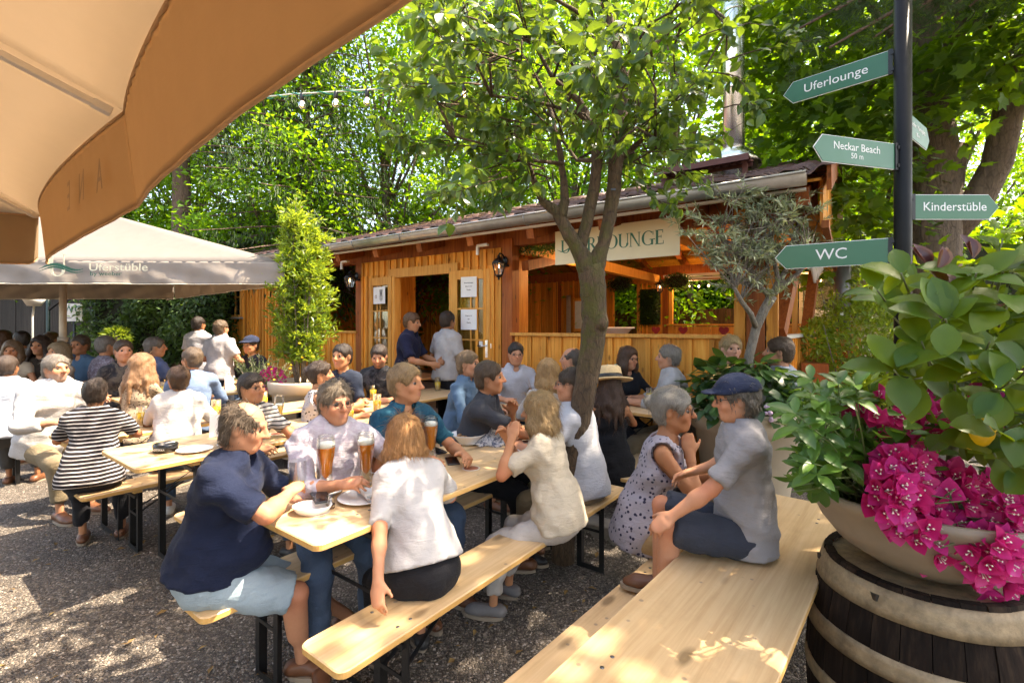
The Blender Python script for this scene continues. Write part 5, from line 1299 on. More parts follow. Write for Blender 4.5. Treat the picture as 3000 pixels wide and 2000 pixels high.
class Field:
    def __init__(s, lo, hi, h):
        s.h = h; s.lo = np.array(lo, float) - 3 * h; n = np.ceil((np.array(hi) - s.lo) / h).astype(int) + 4
        s.S = np.ones(n, np.float32); s.ax = [s.lo[i] + h * np.arange(n[i]) for i in range(3)]
    def box(s, lo, hi):
        a = np.clip(np.floor((np.array(lo) - s.lo) / s.h).astype(int), 0, None); b = np.minimum(np.ceil((np.array(hi) - s.lo) / s.h).astype(int) + 1, s.S.shape)
        if (b <= a).any(): return None, None
        sl = tuple(slice(x, y) for x, y in zip(a, b)); G = [s.ax[i][sl[i]].reshape([-1 if j == i else 1 for j in range(3)]) for i in range(3)]; return sl, G
    def _cone(s, G, a, b, ra, rb, flat):
        ba = b - a; L2 = max(1e-9, ba @ ba); p = [G[i] - a[i] for i in range(3)]
        t = np.clip((p[0] * ba[0] + p[1] * ba[1] + p[2] * ba[2]) / L2, 0, 1); v = [p[i] - t * ba[i] for i in range(3)]
        f = 1
        if flat is not None:
            n, f = flat; q = (v[0] * n[0] + v[1] * n[1] + v[2] * n[2]) * (1 / f - 1); v = [v[i] + q * n[i] for i in range(3)]
        return (np.sqrt(v[0] ** 2 + v[1] ** 2 + v[2] ** 2) - (ra + (rb - ra) * t)) * min(1, f)
    def _put(s, sl, d, k, sub):
        S = s.S[sl]
        if sub: d = -d; h = np.clip(.5 - .5 * (d - S) / k, 0, 1); s.S[sl] = d * (1 - h) + S * h + k * h * (1 - h)
        else: h = np.clip(.5 + .5 * (d - S) / k, 0, 1); s.S[sl] = d * (1 - h) + S * h - k * h * (1 - h)
    def cone(s, a, b, ra, rb, k=.02, flat=None, cut=None, sub=False):
        a = np.asarray(a, float); b = np.asarray(b, float); m = max(ra, rb) * (1 if flat is None else max(1, flat[1])) + 2 * k + 3 * s.h
        sl, G = s.box(np.minimum(a, b) - m, np.maximum(a, b) + m)
        if sl is None: return
        d = s._cone(G, a, b, ra, rb, flat)
        for (p, n) in (cut or []): d = np.maximum(d, (G[0] - p[0]) * n[0] + (G[1] - p[1]) * n[1] + (G[2] - p[2]) * n[2])
        s._put(sl, d, k, sub)
    def ell(s, c, r, M=None, k=.02, sub=False, cut=None):
        c = np.asarray(c, float); r = np.asarray(r, float); M = np.eye(3) if M is None else M; m = r.max() + 2 * k + 3 * s.h
        sl, G = s.box(c - m, c + m)
        if sl is None: return
        p = [G[i] - c[i] for i in range(3)]; q = [(p[0] * M[j][0] + p[1] * M[j][1] + p[2] * M[j][2]) / r[j] for j in range(3)]
        l = np.sqrt(q[0] ** 2 + q[1] ** 2 + q[2] ** 2); g = np.sqrt((q[0] / r[0]) ** 2 + (q[1] / r[1]) ** 2 + (q[2] / r[2]) ** 2)
        d = l * (l - 1) / np.maximum(g, 1e-6); d = np.where(l < .2, -r.min(), d)
        for (p_, n) in (cut or []): d = np.maximum(d, (G[0] - p_[0]) * n[0] + (G[1] - p_[1]) * n[1] + (G[2] - p_[2]) * n[2])
        s._put(sl, d, k, sub)
    def folds(s, amp, f, seed, zs=.8):
        g = np.random.default_rng(seed); X, Y, Z = np.meshgrid(*s.ax, indexing='ij', sparse=True); w = 0
        for i in range(5):
            d = nrm(g.normal(size=3) * np.array([1, 1, zs])) * f * g.uniform(.6, 1.6); d2 = g.normal(size=3) * f * .5
            w = w + np.sin(X * d[0] + Y * d[1] + Z * d[2] + 1.6 * np.sin(X * d2[0] + Y * d2[1] + Z * d2[2] + i) + g.uniform(0, 6))
        s.S += (amp / 2.2) * w.astype(np.float32)
    def mesh(s): return surfnet(s.S, s.lo, s.h)
def ik(S, T, a, b, hint):
    d = T - S; L = np.linalg.norm(d)
    if L > (a + b) * .995: T = S + d / L * (a + b) * .995; d = T - S; L = np.linalg.norm(d)
    L = max(L, abs(a - b) + .02); u = d / max(L, 1e-6); x = (a * a - b * b + L * L) / (2 * L); y = math.sqrt(max(0, a * a - x * x)); h = hint - u * (hint @ u); return S + u * x + nrm(h) * y, T
def rotv(v, axis, a):
    axis = nrm(axis); return v * math.cos(a) + np.cross(axis, v) * math.sin(a) + axis * (axis @ v) * (1 - math.cos(a))
def skin_mat():
    m, nt, b = new_mat('skin'); a = nd(nt, 'ShaderNodeAttribute', attribute_name='col').outputs['Color']
    n = noise(nt, objco(nt), 38, 5, .7); c = mixc(nt, mth(nt, 'MULTIPLY', ramp(nt, n, [(.35, (0, 0, 0)), (.7, (1, 1, 1))]), .18), a, (.34, .11, .055)); nt.links.new(c, b.inputs['Base Color']); setp(b, Roughness=.58); b.inputs['Specular IOR Level'].default_value = .28
    b.inputs['Subsurface Weight'].default_value = .0; bump(nt, b, noise(nt, objco(nt), 220, 3), .12, .002); return m
SKIN = skin_mat()
_HM = {}
def hair_mat(col):
    if col in _HM: return _HM[col]
    m, nt, b = new_mat('hair'); v = objco(nt); f = noise(nt, mapped(nt, v, (190, 190, 12)), 1, 4, .65, 1.2); f2 = noise(nt, v, 14, 3)
    nt.links.new(ramp(nt, mth(nt, 'ADD', mth(nt, 'MULTIPLY', f, .7), mth(nt, 'MULTIPLY', f2, .3)), [(.3, tuple(c * .45 for c in col)), (.5, col), (.72, tuple(min(1, c * 1.6 + .01) for c in col))]), b.inputs['Base Color'])
    setp(b, Roughness=.45); b.inputs['Specular IOR Level'].default_value = .35; bump(nt, b, f, .8, .008); _HM[col] = m; return m
EYE = None
def eye_mesh():
    global EYE
    if EYE: return EYE
    b = MB(); V = []; F = []; n, m = 12, 8; idx = []
    for i in range(m + 1):
        a = math.pi * i / m
        for k in range(n): th = 2 * math.pi * k / n; V.append((.0125 * math.sin(a) * math.cos(th), .0125 * math.cos(a), .0125 * math.sin(a) * math.sin(th)))
    for i in range(m):
        for k in range(n): F.append((i * n + k, (i + 1) * n + k, (i + 1) * n + (k + 1) % n, i * n + (k + 1) % n)); idx.append(1 if i < 3 else 0)
    me = bpy.data.meshes.new('eye'); me.from_pydata(V, [], F); me.materials.append(plain('eye_white', (.34, .29, .26), .25)); me.materials.append(plain('iris', (.03, .022, .016), .1)); me.polygons.foreach_set('material_index', idx); me.polygons.foreach_set('use_smooth', [True] * len(F)); me.update(); EYE = me; return me
_CL = {}
def cloth(col, **k):
    key = (col, tuple(sorted(k.items(), key=str)))
    if key not in _CL: _CL[key] = fabric('cloth', col, **k)
    return _CL[key]
def strands(V, Q, hc, H, n, Lr, seed):
    """loose strands laid over the hair surface, so the outline is not a clean shell"""
    if len(V) == 0: return V, Q
    g = np.random.default_rng(seed); fn = np.cross(V[Q[:, 2]] - V[Q[:, 0]], V[Q[:, 3]] - V[Q[:, 1]]); N = np.zeros_like(V)
    for k in range(4): np.add.at(N, Q[:, k], fn)
    N = unit(N); i = g.integers(0, len(V), n); p = V[i] - N[i] * .001; nn = N[i]; flow = np.array([0, 0, -1.0]) - H[1] * .35; fl = np.where((((p - hc) @ H[2]) > .05)[:, None], -H[1] * .4 + (p - hc - H[2] * ((p - hc) @ H[2])[:, None]) * 5 - H[2] * .3, flow)
    t = unit(fl - nn * (fl * nn).sum(1)[:, None] + g.normal(size=(n, 3)) * .16) ; L = g.uniform(*Lr, n)[:, None]; w = unit(np.cross(t, nn)) * (.0011 * g.uniform(.6, 1.3, n))[:, None]
    p1 = p + (t + nn * .09) * L * .5; p2 = p1 + unit(t + nn * g.uniform(-.25, .12, n)[:, None] + np.array([0, 0, -.25])) * L * .5
    VS = np.stack([p - w, p + w, p1 + w * .8, p1 - w * .8, p2 + w * .2, p2 - w * .2], 1).reshape(-1, 3); b = (np.arange(n) * 6)[:, None] + len(V)
    return np.concatenate([V, VS]), np.concatenate([Q, b + np.array([0, 1, 2, 3]), b + np.array([3, 2, 4, 5])])
FRAME = plain('spectacle_frame', (.02, .018, .016), .3)
def person(label, head, d, face, seat=.47, floor=0.0, lean=12, side=0, twist=0, hyaw=0, hpitch=0, lh=None, rh=None, lel=None, rel=None, lf=None, rf=None, lk=None, rk=None, fem=False, bulk=1.0, belly=0, skin=(.44, .20, .105),
           hair=(.10, .06, .035), hairstyle='short', hairlen=.0, top=None, sleeve=.55, loose=.014, neck='crew', hem=.05, bottom=None, leg=1.0, shoes=None, shoe_h=.0, glasses=False, beard=None, dress=False, collar=None, stand=False, hat=None, curl=.7, s=None, loc=None, group=None, bare=False, seed=None):
    """head: photo pixel of the crown of the head, d: its depth; face: compass of the gaze, 0 = away from the camera, 90 = to the right. Returns the Empty."""
    seed = seed if seed is not None else sum(map(ord, label)) % 10007
    lod = 0 if d < 2.75 else (1 if d < 4.6 else 2)
    hb, hh, hd, hg, hr = ((.0135, .0068, .0058, .012, .009), (.0205, .0100, .0074, .0175, .013), (.028, .0135, .012, .023, .0165))[lod]
    ph = R(face); tgt = at(head[0], head[1], d)
    def skeleton(s):
        J = {}; pz = (seat + .098 * s * (.45 + .6 * bulk)) if not stand else .93 * s; pel = vec(0, 0, pz); th = R(lean); sd = R(side)
        u1 = nrm(vec(math.sin(sd), math.sin(th * .75), math.cos(th * .75))); u2 = nrm(vec(math.sin(sd * 1.1), math.sin(th * 1.15), math.cos(th * 1.15))); u3 = nrm(vec(math.sin(sd), math.sin(th * .9) * .8, 1))
        J['pel'] = pel; J['u1'] = u1; J['u2'] = u2; J['waist'] = pel + u1 * .185 * s; J['chest'] = J['waist'] + u2 * .20 * s; J['neck'] = J['chest'] + u2 * .155 * s
        tw = R(twist); sx = vec(math.cos(tw), math.sin(tw), 0); sx = nrm(sx - u2 * (sx @ u2)); J['sx'] = sx; J['fw'] = np.cross(u2, sx); sw = (.140 if fem else .164) * s * (.5 + .5 * bulk)
        J['shR'] = J['chest'] + u2 * .095 * s + sx * sw; J['shL'] = J['chest'] + u2 * .095 * s - sx * sw
        hy = R(hyaw + twist); hp = R(hpitch); hf = vec(-math.sin(hy) * math.cos(hp), math.cos(hy) * math.cos(hp), -math.sin(hp)); hx = nrm(np.cross(hf, vec(0, 0, 1))); hz = np.cross(hx, hf)
        J['H'] = np.array([hx, hf, hz]); J['hc'] = J['neck'] + u3 * .068 * s + hz * .095 * s + hf * .012 * s; J['top'] = J['hc'] + hz * .118 * s; return J
    if s is None:
        s = .95 if fem else 1.0
        for _ in range(6): J = skeleton(s); s = min(1.10, max(.80, s * (1 + (tgt.z - floor - J['top'][2]) * .9 / 1.0)))
    J = skeleton(s); c_, s_ = math.cos(ph), math.sin(ph)
    tp = J['top']; wx = tp[0] * c_ + tp[1] * s_; wy = -tp[0] * s_ + tp[1] * c_
    base = Vector((tgt.x - wx, tgt.y - wy, floor)) if loc is None else Vector(loc)
    E = thing('person', label, 'person', base, -ph, group)
    pel, chest, neckp, sx, fw, H, hc = J['pel'], J['chest'], J['neck'], J['sx'], J['fw'], J['H'], J['hc']
    def tw_(p):  # world xyz -> local
        v = np.array(p, float) - np.array(base); return vec(v[0] * c_ - v[1] * s_, v[0] * s_ + v[1] * c_, v[2])
    la, lb = .285 * s, .245 * s; lt, ls = .425 * s, .41 * s
    dz = seat + .33
    if stand: dl, dr = vec(-.24, .08, pel[2] - .06), vec(.24, .08, pel[2] - .06)
    else: dl, dr = vec(-.14, .40, dz), vec(.14, .40, dz)
    T = {}
    for k, v, df in (('L', lh, dl), ('R', rh, dr)):
        T[k] = df if v is None else (tw_(v[1:]) if v[0] == 'w' else vec(*v))
    arms = {}
    for k, sg in (('L', -1), ('R', 1)):
        hint = {'L': lel, 'R': rel}[k]; hint = vec(sg * .7, -.45, -.6) if hint is None else vec(*hint)
        e, w = ik(J['sh' + k], T[k], la, lb, hint); arms[k] = (J['sh' + k], e, w)
    legs = {}
    for k, sg in (('L', -1), ('R', 1)):
        hp = pel + vec(sg * .088 * s * (.6 + .4 * bulk), 0, -.02); f = {'L': lf, 'R': rf}[k]; f = (vec(sg * .11, .42 * s, .085 * s) if not stand else vec(sg * .10, 0, .085 * s)) if f is None else (tw_(f[1:]) if f[0] == 'w' else vec(*f))
        hint = {'L': lk, 'R': rk}[k]; hint = vec(sg * .12, .5, 1.0) if hint is None else vec(*hint)
        if stand: hint = vec(0, 1, 0)
        kn, an = ik(hp, f, lt, ls, hint); legs[k] = (hp, kn, an)
    W = bulk
    def torso(F, off, k=.03):
        fl = lambda f: (fw, f)
        hipw = (.150 if fem else .142) * s * W; wst = (.118 if fem else .136) * s * W; chw = (.128 if fem else .150) * s * (.4 + .6 * W)
        F.ell(pel + vec(0, -.005, .0), (hipw + .02 + off, (.125 if fem else .12) * s * W + off, .115 * s + off), np.array([nrm(vec(1, 0, 0)), nrm(vec(0, 1, 0)), vec(0, 0, 1)]), k)
        F.cone(pel, J['waist'], hipw + off, wst + off, k, fl(.78)); F.cone(J['waist'], chest, wst + off, chw + off, k, fl(.76)); F.cone(chest, chest + J['u2'] * .085 * s, chw + off, chw * .86 + off, k, fl(.70))
        F.cone(J['shL'] + sx * .015, J['shR'] - sx * .015, .052 * s + off, .052 * s + off, k * 1.3); F.cone(chest + J['u2'] * .08 * s, neckp, .085 * s + off, .055 * s + off * .6, k)
        if belly: F.ell(J['waist'] + fw * (.07 * s) - J['u1'] * .05 * s, (.125 * s * W + off, .11 * s + belly + off, .13 * s + off), np.array([sx, fw, J['u1']]), .06)
        if fem:
            for sg in (-1, 1): F.ell(chest + fw * .085 * s * (.5 + .5 * W) + sx * sg * .062 * s - J['u2'] * .01, (.055 * s * W + off, .05 * s * W + off, .055 * s + off), np.array([sx, fw, J['u2']]), .035)
    pts = [pel, chest, neckp, hc] + [p for a in arms.values() for p in a] + [p for a in legs.values() for p in a]; P = np.array(pts); lo = P.min(0) - .24; hi = P.max(0) + .24; lo[2] = max(lo[2], -.02)
    # ---- body
    F = Field(lo, hi, hb); torso(F, -.026 if not (bare or sleeve == 0) else -.012)
    F.cone(neckp - J['u2'] * .03, hc - H[2] * .03 - H[1] * .02, .054 * s, .050 * s, .02)
    for k, (a, e, w) in arms.items():
        F.cone(a, e, (.047 if not fem else .041) * s * (.5 + .5 * W), (.038 if not fem else .033) * s * (.6 + .4 * W), .025); f = nrm(w - e)
        F.cone(e, e + f * lb * .35, .036 * s * (.6 + .4 * W), (.041 if not fem else .034) * s * (.6 + .4 * W), .02); F.cone(e + f * lb * .3, w + f * .012, (.040 if not fem else .033) * s * (.6 + .4 * W), .025 * s, .02)
    for k, (a, kn, an) in legs.items():
        F.cone(a, kn, .066 * s * (.5 + .5 * W), .052 * s * (.6 + .4 * W), .02); f = nrm(an - kn); bk = nrm(np.cross(np.cross(f, nrm(kn - a)), f)) if not stand else vec(0, 1, 0)
        F.cone(kn, an, (.050 if leg <= 1.2 or bottom is None else .036) * s, (.033 if leg <= 1.2 or bottom is None else .029) * s, .02)
        if leg <= 1.2 or bottom is None: F.cone(kn + f * .06 - bk * .022, kn + f * .20 - bk * .018, .044 * s * (.6 + .4 * W), .040 * s * (.6 + .4 * W), .03)
        fd = nrm(vec((an - a)[0] * .3 + (.12 if k == 'R' else -.12), 1, 0)) if True else 0; F.cone(an - vec(0, 0, .045 * s) - fd * .03, an + fd * .14 * s - vec(0, 0, .06 * s), .030, .024, .02, (vec(0, 0, 1), .8))
    V, Q = F.mesh(); C = [np.tile(np.array(skin), (len(V), 1))]; VV = [V]; QQ = [Q]; n0 = len(V)
    kk = np.exp(-((V - legs['L'][1]) ** 2).sum(1) / .004) + np.exp(-((V - legs['R'][1]) ** 2).sum(1) / .004) + np.exp(-((V - arms['L'][1]) ** 2).sum(1) / .003) + np.exp(-((V - arms['R'][1]) ** 2).sum(1) / .003); C[0] = C[0] * (1 + np.clip(kk, 0, 1)[:, None] * (np.array([1.05, .78, .72]) - 1))
    # ---- head
    def hp(x, y, z): return hc + (H[0] * x + H[1] * y + H[2] * z) * s
    F = Field(hc - .19 * s, hc + .17 * s, hh); jw = .92 if fem else 1.0
    F.ell(hp(0, -.012, .026), np.array([.076, .095, .088]) * s, H, .02); F.ell(hp(0, .026, -.040), np.array([.060 * jw, .070, .078]) * s, H, .03); F.ell(hp(0, .062, -.092), np.array([.026 * jw, .022, .020]) * s, H, .025)
    for sg in (-1, 1):
        F.ell(hp(sg * .040, .062, -.028), np.array([.026, .022, .026]) * s, H, .02); F.cone(hp(sg * .058, -.012, -.055), hp(sg * .02, .055, -.095), .018 * s * jw, .016 * s, .03)
    F.cone(hp(-.036, .083, .024), hp(.036, .083, .024), .0105 * s, .0105 * s, .012)
    for sg in (-1, 1): F.ell(hp(sg * .032, .098, .004), np.array([.019, .016, .013]) * s, H, .012, True)
    F.cone(hp(0, .090, .016), hp(0, .116, -.026), .0085 * s, .0125 * s, .010)
    for sg in (-1, 1): F.ell(hp(sg * .012, .104, -.030), np.array([.009, .010, .008]) * s, H, .006)
    F.cone(hp(-.019, .087, -.058), hp(.019, .087, -.058), .0075 * s, .0075 * s, .008); F.cone(hp(-.016, .086, -.070), hp(.016, .086, -.070), .0085 * s, .0085 * s, .008); F.cone(hp(-.022, .099, -.064), hp(.022, .099, -.064), .0035, .0035, .004, sub=True)
    for sg in (-1, 1): F.ell(hp(sg * .079, -.010, -.008), np.array([.010, .021, .033]) * s, H, .008); F.ell(hp(sg * .088, -.004, -.004), np.array([.006, .011, .018]) * s, H, .005, True)
    F.cone(hc - H[2] * .03 - H[1] * .02, neckp + (hc - neckp) * .25 - H[1] * .004, .049 * s, .051 * s, .03)
    V, Q = F.mesh(); L = (V - hc) @ H.T / s; c = np.tile(np.array(skin), (len(V), 1))
    def blend(mask, col): 
        nonlocal c; c = c * (1 - mask[:, None]) + np.array(col) * mask[:, None]
    blend(.35 * np.exp(-((np.abs(L[:, 0]) - .042) ** 2 + (L[:, 2] + .030) ** 2) / .0006) * (L[:, 1] > .03), np.array(skin) * [1.05, .66, .60]); blend(.35 * np.exp(-(L[:, 0] ** 2 + (L[:, 2] + .026) ** 2) / .0003) * (L[:, 1] > .09), np.array(skin) * [1.05, .66, .6])
    blend(.75 * np.exp(-(L[:, 0] / .024) ** 4 - ((L[:, 2] + .064) / .013) ** 4) * (L[:, 1] > .078), (.42, .13, .10) if fem else (.40, .16, .11))
    hcx = np.array(hair) * .8; blend((.45 if lod < 2 else .2) * np.exp(-((np.abs(L[:, 0]) - .034) / .017) ** 4 - ((L[:, 2] - .027) / .0055) ** 4) * (L[:, 1] > .06), hcx)
    blend(.18 * np.exp(-((np.abs(L[:, 0]) - .032) / .022) ** 2 - ((L[:, 2] - .004) / .015) ** 2) * (L[:, 1] > .06), np.array(skin) * .5)
    if beard is not None: blend(.75 * np.clip((-L[:, 2] - .035) / .02, 0, 1) * np.clip((L[:, 1] - .0) / .03, 0, 1) * np.clip((.125 + L[:, 2]) / .02, 0, 1) * (1 - np.exp(-(L[:, 0] / .02) ** 4 - ((L[:, 2] + .064) / .010) ** 4)), beard)
    if hairstyle in ('short', 'bald'): blend(.5 * np.clip(-(L[:, 1] - .02) / .03, 0, 1) * np.clip((L[:, 2] + .09) / .03, 0, 1) * (L[:, 2] < (.03 if hairstyle == 'bald' else 1)), np.array(hair))
    VV.append(V); QQ.append(Q + n0); C.append(c); n0 += len(V)
    # ---- hands
    for k, (a, e, w) in arms.items():
        f = nrm(w - e); sg = -1 if k == 'L' else 1; pn = vec(-sg * .55, 0, -.85) if not stand else vec(-sg, 0, 0); pn = nrm(pn - f * (pn @ f)); sd_ = np.cross(pn, f) * sg * -1; hs = s * (.92 if fem else 1.0)
        # thumb side: towards the body midline when the palm faces down
        ts = sd_ if (sd_ @ (sx * -sg)) > 0 else -sd_
        F = Field(np.minimum(w, w + f * .2) - .10, np.maximum(w, w + f * .2) + .10, hd); F.cone(w - f * .05, w, .028 * s, .025 * s, .012); F.cone(w, w + f * .035 * hs, .025 * hs, .036 * hs, .012, (pn, .55)); F.cone(w + f * .035 * hs, w + f * .080 * hs, .037 * hs, .039 * hs, .012, (pn, .38))
        for i, (x, Lf) in enumerate(((.030, .070), (.010, .078), (-.011, .073), (-.030, .057))):
            b0 = w + f * (.080 - .006 * abs(i - 1.2)) * hs + ts * x * hs; c1 = curl * (.55 + .1 * i); d1 = rotv(f, np.cross(f, pn), c1); d2 = rotv(f, np.cross(f, pn), c1 * 2.1); p1 = b0 + d1 * Lf * .55 * hs; p2 = p1 + d2 * Lf * .5 * hs
            F.cone(b0 - f * .015, p1, .0092 * hs, .0085 * hs, .004); F.cone(p1, p2, .0085 * hs, .0068 * hs, .003)
        b0 = w + f * .018 * hs + ts * .026 * hs; d1 = nrm(ts * .75 + f * .75 + pn * .35); p1 = b0 + d1 * .045 * hs; p2 = p1 + nrm(d1 + f * .7 + pn * .2) * .032 * hs; F.cone(b0, p1, .0135 * hs, .0105 * hs, .012); F.cone(p1, p2, .0103 * hs, .008 * hs, .004)
        V, Q = F.mesh(); c = np.tile(np.array(skin), (len(V), 1)); kn = np.exp(-(((V - w) @ f - .082 * hs) / .012) ** 2)[:, None] * .3; c = c * (1 - kn) + np.array(skin) * [1.0, .72, .66] * kn
        VV.append(V); QQ.append(Q + n0); C.append(c); n0 += len(V)
    link('body', npmesh('body', np.concatenate(VV), np.concatenate(QQ), True, [SKIN], attr={'col': np.concatenate(C)}), E)
    if lod < 2 or True:
        for sg in (-1, 1):
            o = link('eye', eye_mesh(), E); p = hp(sg * .032, .0755, .003); M = Matrix(((H[0][0], H[1][0], H[2][0], p[0]), (H[0][1], H[1][1], H[2][1], p[1]), (H[0][2], H[1][2], H[2][2], p[2]), (0, 0, 0, 1))); o.matrix_basis = M @ Matrix.Diagonal((s, s, s, 1))
    # ---- shirt / dress
    if top is not None:
        F = Field(lo, hi, hg)
        torso(F, loose); F.cone(pel - J['u1'] * (hem + .03), pel + J['u1'] * .09, (.160 if fem else .150) * s * W + loose + .020 + .006 * (W > 1.1), (.140 if fem else .140) * s * W + loose + .012 + .006 * (W > 1.1), .03, (fw, .84 + .04 * (W > 1.1)))
        if sleeve > 0:
            for k, (a, e, w) in arms.items():
                f1 = nrm(e - a); r0 = (.052 if not fem else .045) * s * (.5 + .5 * W) + loose * .5
                if sleeve <= 1: p = a + f1 * la * sleeve; F.cone(a, p + f1 * .05, r0, r0 * 1.0, .03, cut=[(p, f1)])
                else:
                    F.cone(a, e, r0, r0 * .86, .03); f2 = nrm(w - e); p = e + f2 * lb * (sleeve - 1); F.cone(e, p + f2 * .05, r0 * .86, r0 * .74, .025, cut=[(p, f2)])
        if dress:
            for k, (a, kn, an) in legs.items(): p = a + (kn - a) * dress; F.cone(a, p + (kn - a) * .2, .115 * s * W, .10 * s * W, .06, cut=[(p, nrm(kn - a))])
        F.folds(.0065, 30, seed, 1.6); F.folds(.0022, 80, seed + 1, 2.5)
        if sleeve == 0:
            for k, (a, e, w) in arms.items(): F.cone(a - sx * 0, a + nrm(e - a) * .2, .060 * s, .062 * s, .012, sub=True)
        if bare:                                                     # strapless: nothing above the chest line
            sl, G = F.box(lo, hi); p = chest + J['u2'] * bare; n = J['u2']; F.S[sl] = np.maximum(F.S[sl], (G[0] - p[0]) * n[0] + (G[1] - p[1]) * n[1] + (G[2] - p[2]) * n[2])
        nr = {'crew': .058, 'polo': .060, 'vee': .066, 'scoop': .085}[neck] * s
        F.cone(neckp + J['u2'] * (.010 if neck != 'scoop' else -.01), hc, nr, nr * 1.05, .012, sub=True)
        if neck in ('vee', 'polo'): F.cone(neckp + J['u2'] * .02 + fw * .05, chest + J['u2'] * .085 * s + fw * .16 * s, .035 * s, .012 * s, .01, sub=True)
        hm = pel - J['u1'] * hem; sl, G = F.box(lo, hi)
        if not dress: F.S[sl] = np.maximum(F.S[sl], -((G[0] - hm[0]) * J['u1'][0] + (G[1] - hm[1]) * J['u1'][1] + (G[2] - hm[2]) * J['u1'][2]))
        V, Q = F.mesh(); sh = link('dress' if dress else 'shirt', npmesh('shirt', V, Q, True, [top]), E)
        if collar is not None:
            b = MB(); n = 22; Vc = []; Fc = []; ax = nrm(hc - neckp)
            for j, (dr, dzc) in enumerate(((.058, .004), (.052, .040), (.056, .044), (.072, .012))):
                for i in range(n + 1):
                    a = R(28 + 304 * i / n) ; q = fw * math.cos(a) + sx * math.sin(a); Vc.append(Vector(neckp + J['u2'] * (.0) + ax * dzc * s + q * dr * s * 1.03 - fw * .004))
            for j in range(3):
                for i in range(n): Fc.append((j * (n + 1) + i, j * (n + 1) + i + 1, (j + 1) * (n + 1) + i + 1, (j + 1) * (n + 1) + i))
            solid(b.add(Vc, Fc, True).build('collar', collar, sh), .003)
    # ---- trousers / shorts / skirt
    if bottom is not None:
        F = Field(lo, hi, hg * (1.1 if lod == 0 else 1.35)); F.ell(pel + vec(0, -.005, -.005), np.array([(.162 if fem else .155) * s * W + .008, .132 * s * W + .006, .105 * s + .006]), None, .03)
        F.cone(pel, pel + J['u1'] * .05, .145 * s * W, .135 * s * W, .03, (fw, .8))
        for k, (a, kn, an) in legs.items():
            f1 = nrm(kn - a)
            if leg <= 1: p = a + f1 * lt * leg; F.cone(a, p + f1 * .06, .092 * s * (.5 + .5 * W) + .008, .084 * s * (.5 + .5 * W) + .008, .03, cut=[(p, f1)])
            else:
                f2 = nrm(an - kn); F.cone(a, kn, .092 * s * (.5 + .5 * W) + .006, .066 * s * (.5 + .5 * W) + .006, .03); p = kn + f2 * ls * (leg - 1); F.cone(kn, p + f2 * .06, .066 * s * (.5 + .5 * W) + .004, .056 * s, .03, cut=[(p, f2)])
        F.folds(.0055, 36, seed + 5); F.folds(.002, 85, seed + 6); V, Q = F.mesh(); link('trousers' if leg > 1.2 else 'shorts', npmesh('trousers', V, Q, True, [bottom]), E)
    # ---- shoes
    if shoes is not None:
        for k, (a, kn, an) in legs.items():
            fd = nrm(vec((an - a)[0] * .3 + (.12 if k == 'R' else -.12), 1, 0)); ft = an - vec(0, 0, .082 * s); F = Field(ft - .2, ft + .25, .011 if lod == 0 else .016)
            F.cone(ft - fd * .045 + vec(0, 0, .038), ft + fd * .10 + vec(0, 0, .036), .042 * s, .044 * s, .02, (vec(0, 0, 1), .85), cut=[(ft, vec(0, 0, -1))]); F.cone(ft + fd * .08 + vec(0, 0, .028), ft + fd * .165 * s + vec(0, 0, .026), .044 * s, .038 * s, .02, (vec(0, 0, 1), .66), cut=[(ft, vec(0, 0, -1))]); F.cone(ft - fd * .03 + vec(0, 0, .05), an + vec(0, 0, .005 + shoe_h), .038 * s, .040 * s, .02, cut=[(an + vec(0, 0, .0 + shoe_h), vec(0, 0, 1))])
            V, Q = F.mesh(); so = link('shoe', npmesh('shoe', V, Q, True, [shoes]), E)
            b = MB(); n = 18; poly = []
            for i in range(n): a_ = 2 * math.pi * i / n; x = .052 * s * math.cos(a_); y = .06 + .145 * s * math.sin(a_); q = ft + fd * y + vec(fd[1], -fd[0], 0) * x; poly.append((q[0], q[1]))
            b.prism(poly, (0, 0, ft[2] - .004), (1, 0, 0), (0, 1, 0), (0, 0, 1), .02).build('sole', plain('shoe_sole', (.28, .22, .16), .8), so)
    # ---- hair
    if hairstyle != 'none':
        F = Field(hc - (.20 + hairlen) * s - .03, hc + .20 * s, hr); t = .013 if hairstyle != 'bald' else .006; vol = {'short': 0, 'bald': 0, 'bob': .012, 'long': .012, 'bun': .006, 'curly': .016}[hairstyle]; t += vol
        F.ell(hp(0, -.014, .028), (np.array([.077, .096, .088]) + t) * s, H, .01)
        F.ell(hp(0, -.035, -.03), np.array([.070 + t * .7, .070 + t * .5, .072]) * s, H, .02)
        if hairstyle in ('bob', 'long'):
            Ln = hairlen; nst = 13
            for i in range(nst):
                a = R(-118 + 236 * i / (nst - 1)); q = vec(math.sin(a), -math.cos(a), 0); g_ = random.Random(seed + i); p0 = hp(q[0] * .074, q[1] * .080 - .012, .02); e = p0 - vec(0, 0, 1) * (Ln * g_.uniform(.86, 1.05) * s) + (H[0] * q[0] + H[1] * q[1]) * (.018 + .05 * (Ln > .28)) * g_.uniform(.4, 1.2); m = (p0 + e) / 2 + (H[0] * q[0] + H[1] * q[1]) * .014
                F.cone(p0, m, .030 * s, .030 * s, .012); F.cone(m, e, .029 * s, .014 * s, .012)
        if hairstyle == 'bun': F.ell(hp(0, -.125, .03), np.array([.042, .038, .042]) * s, H, .015)
        # face opening and nape
        hl = .060 if hairstyle not in ('bald',) else .2
        F.ell(hp(0, .115, -.045), np.array([.078 if hairstyle in ('bob', 'long') else .082, .092, .105]) * s, H, .012, True)
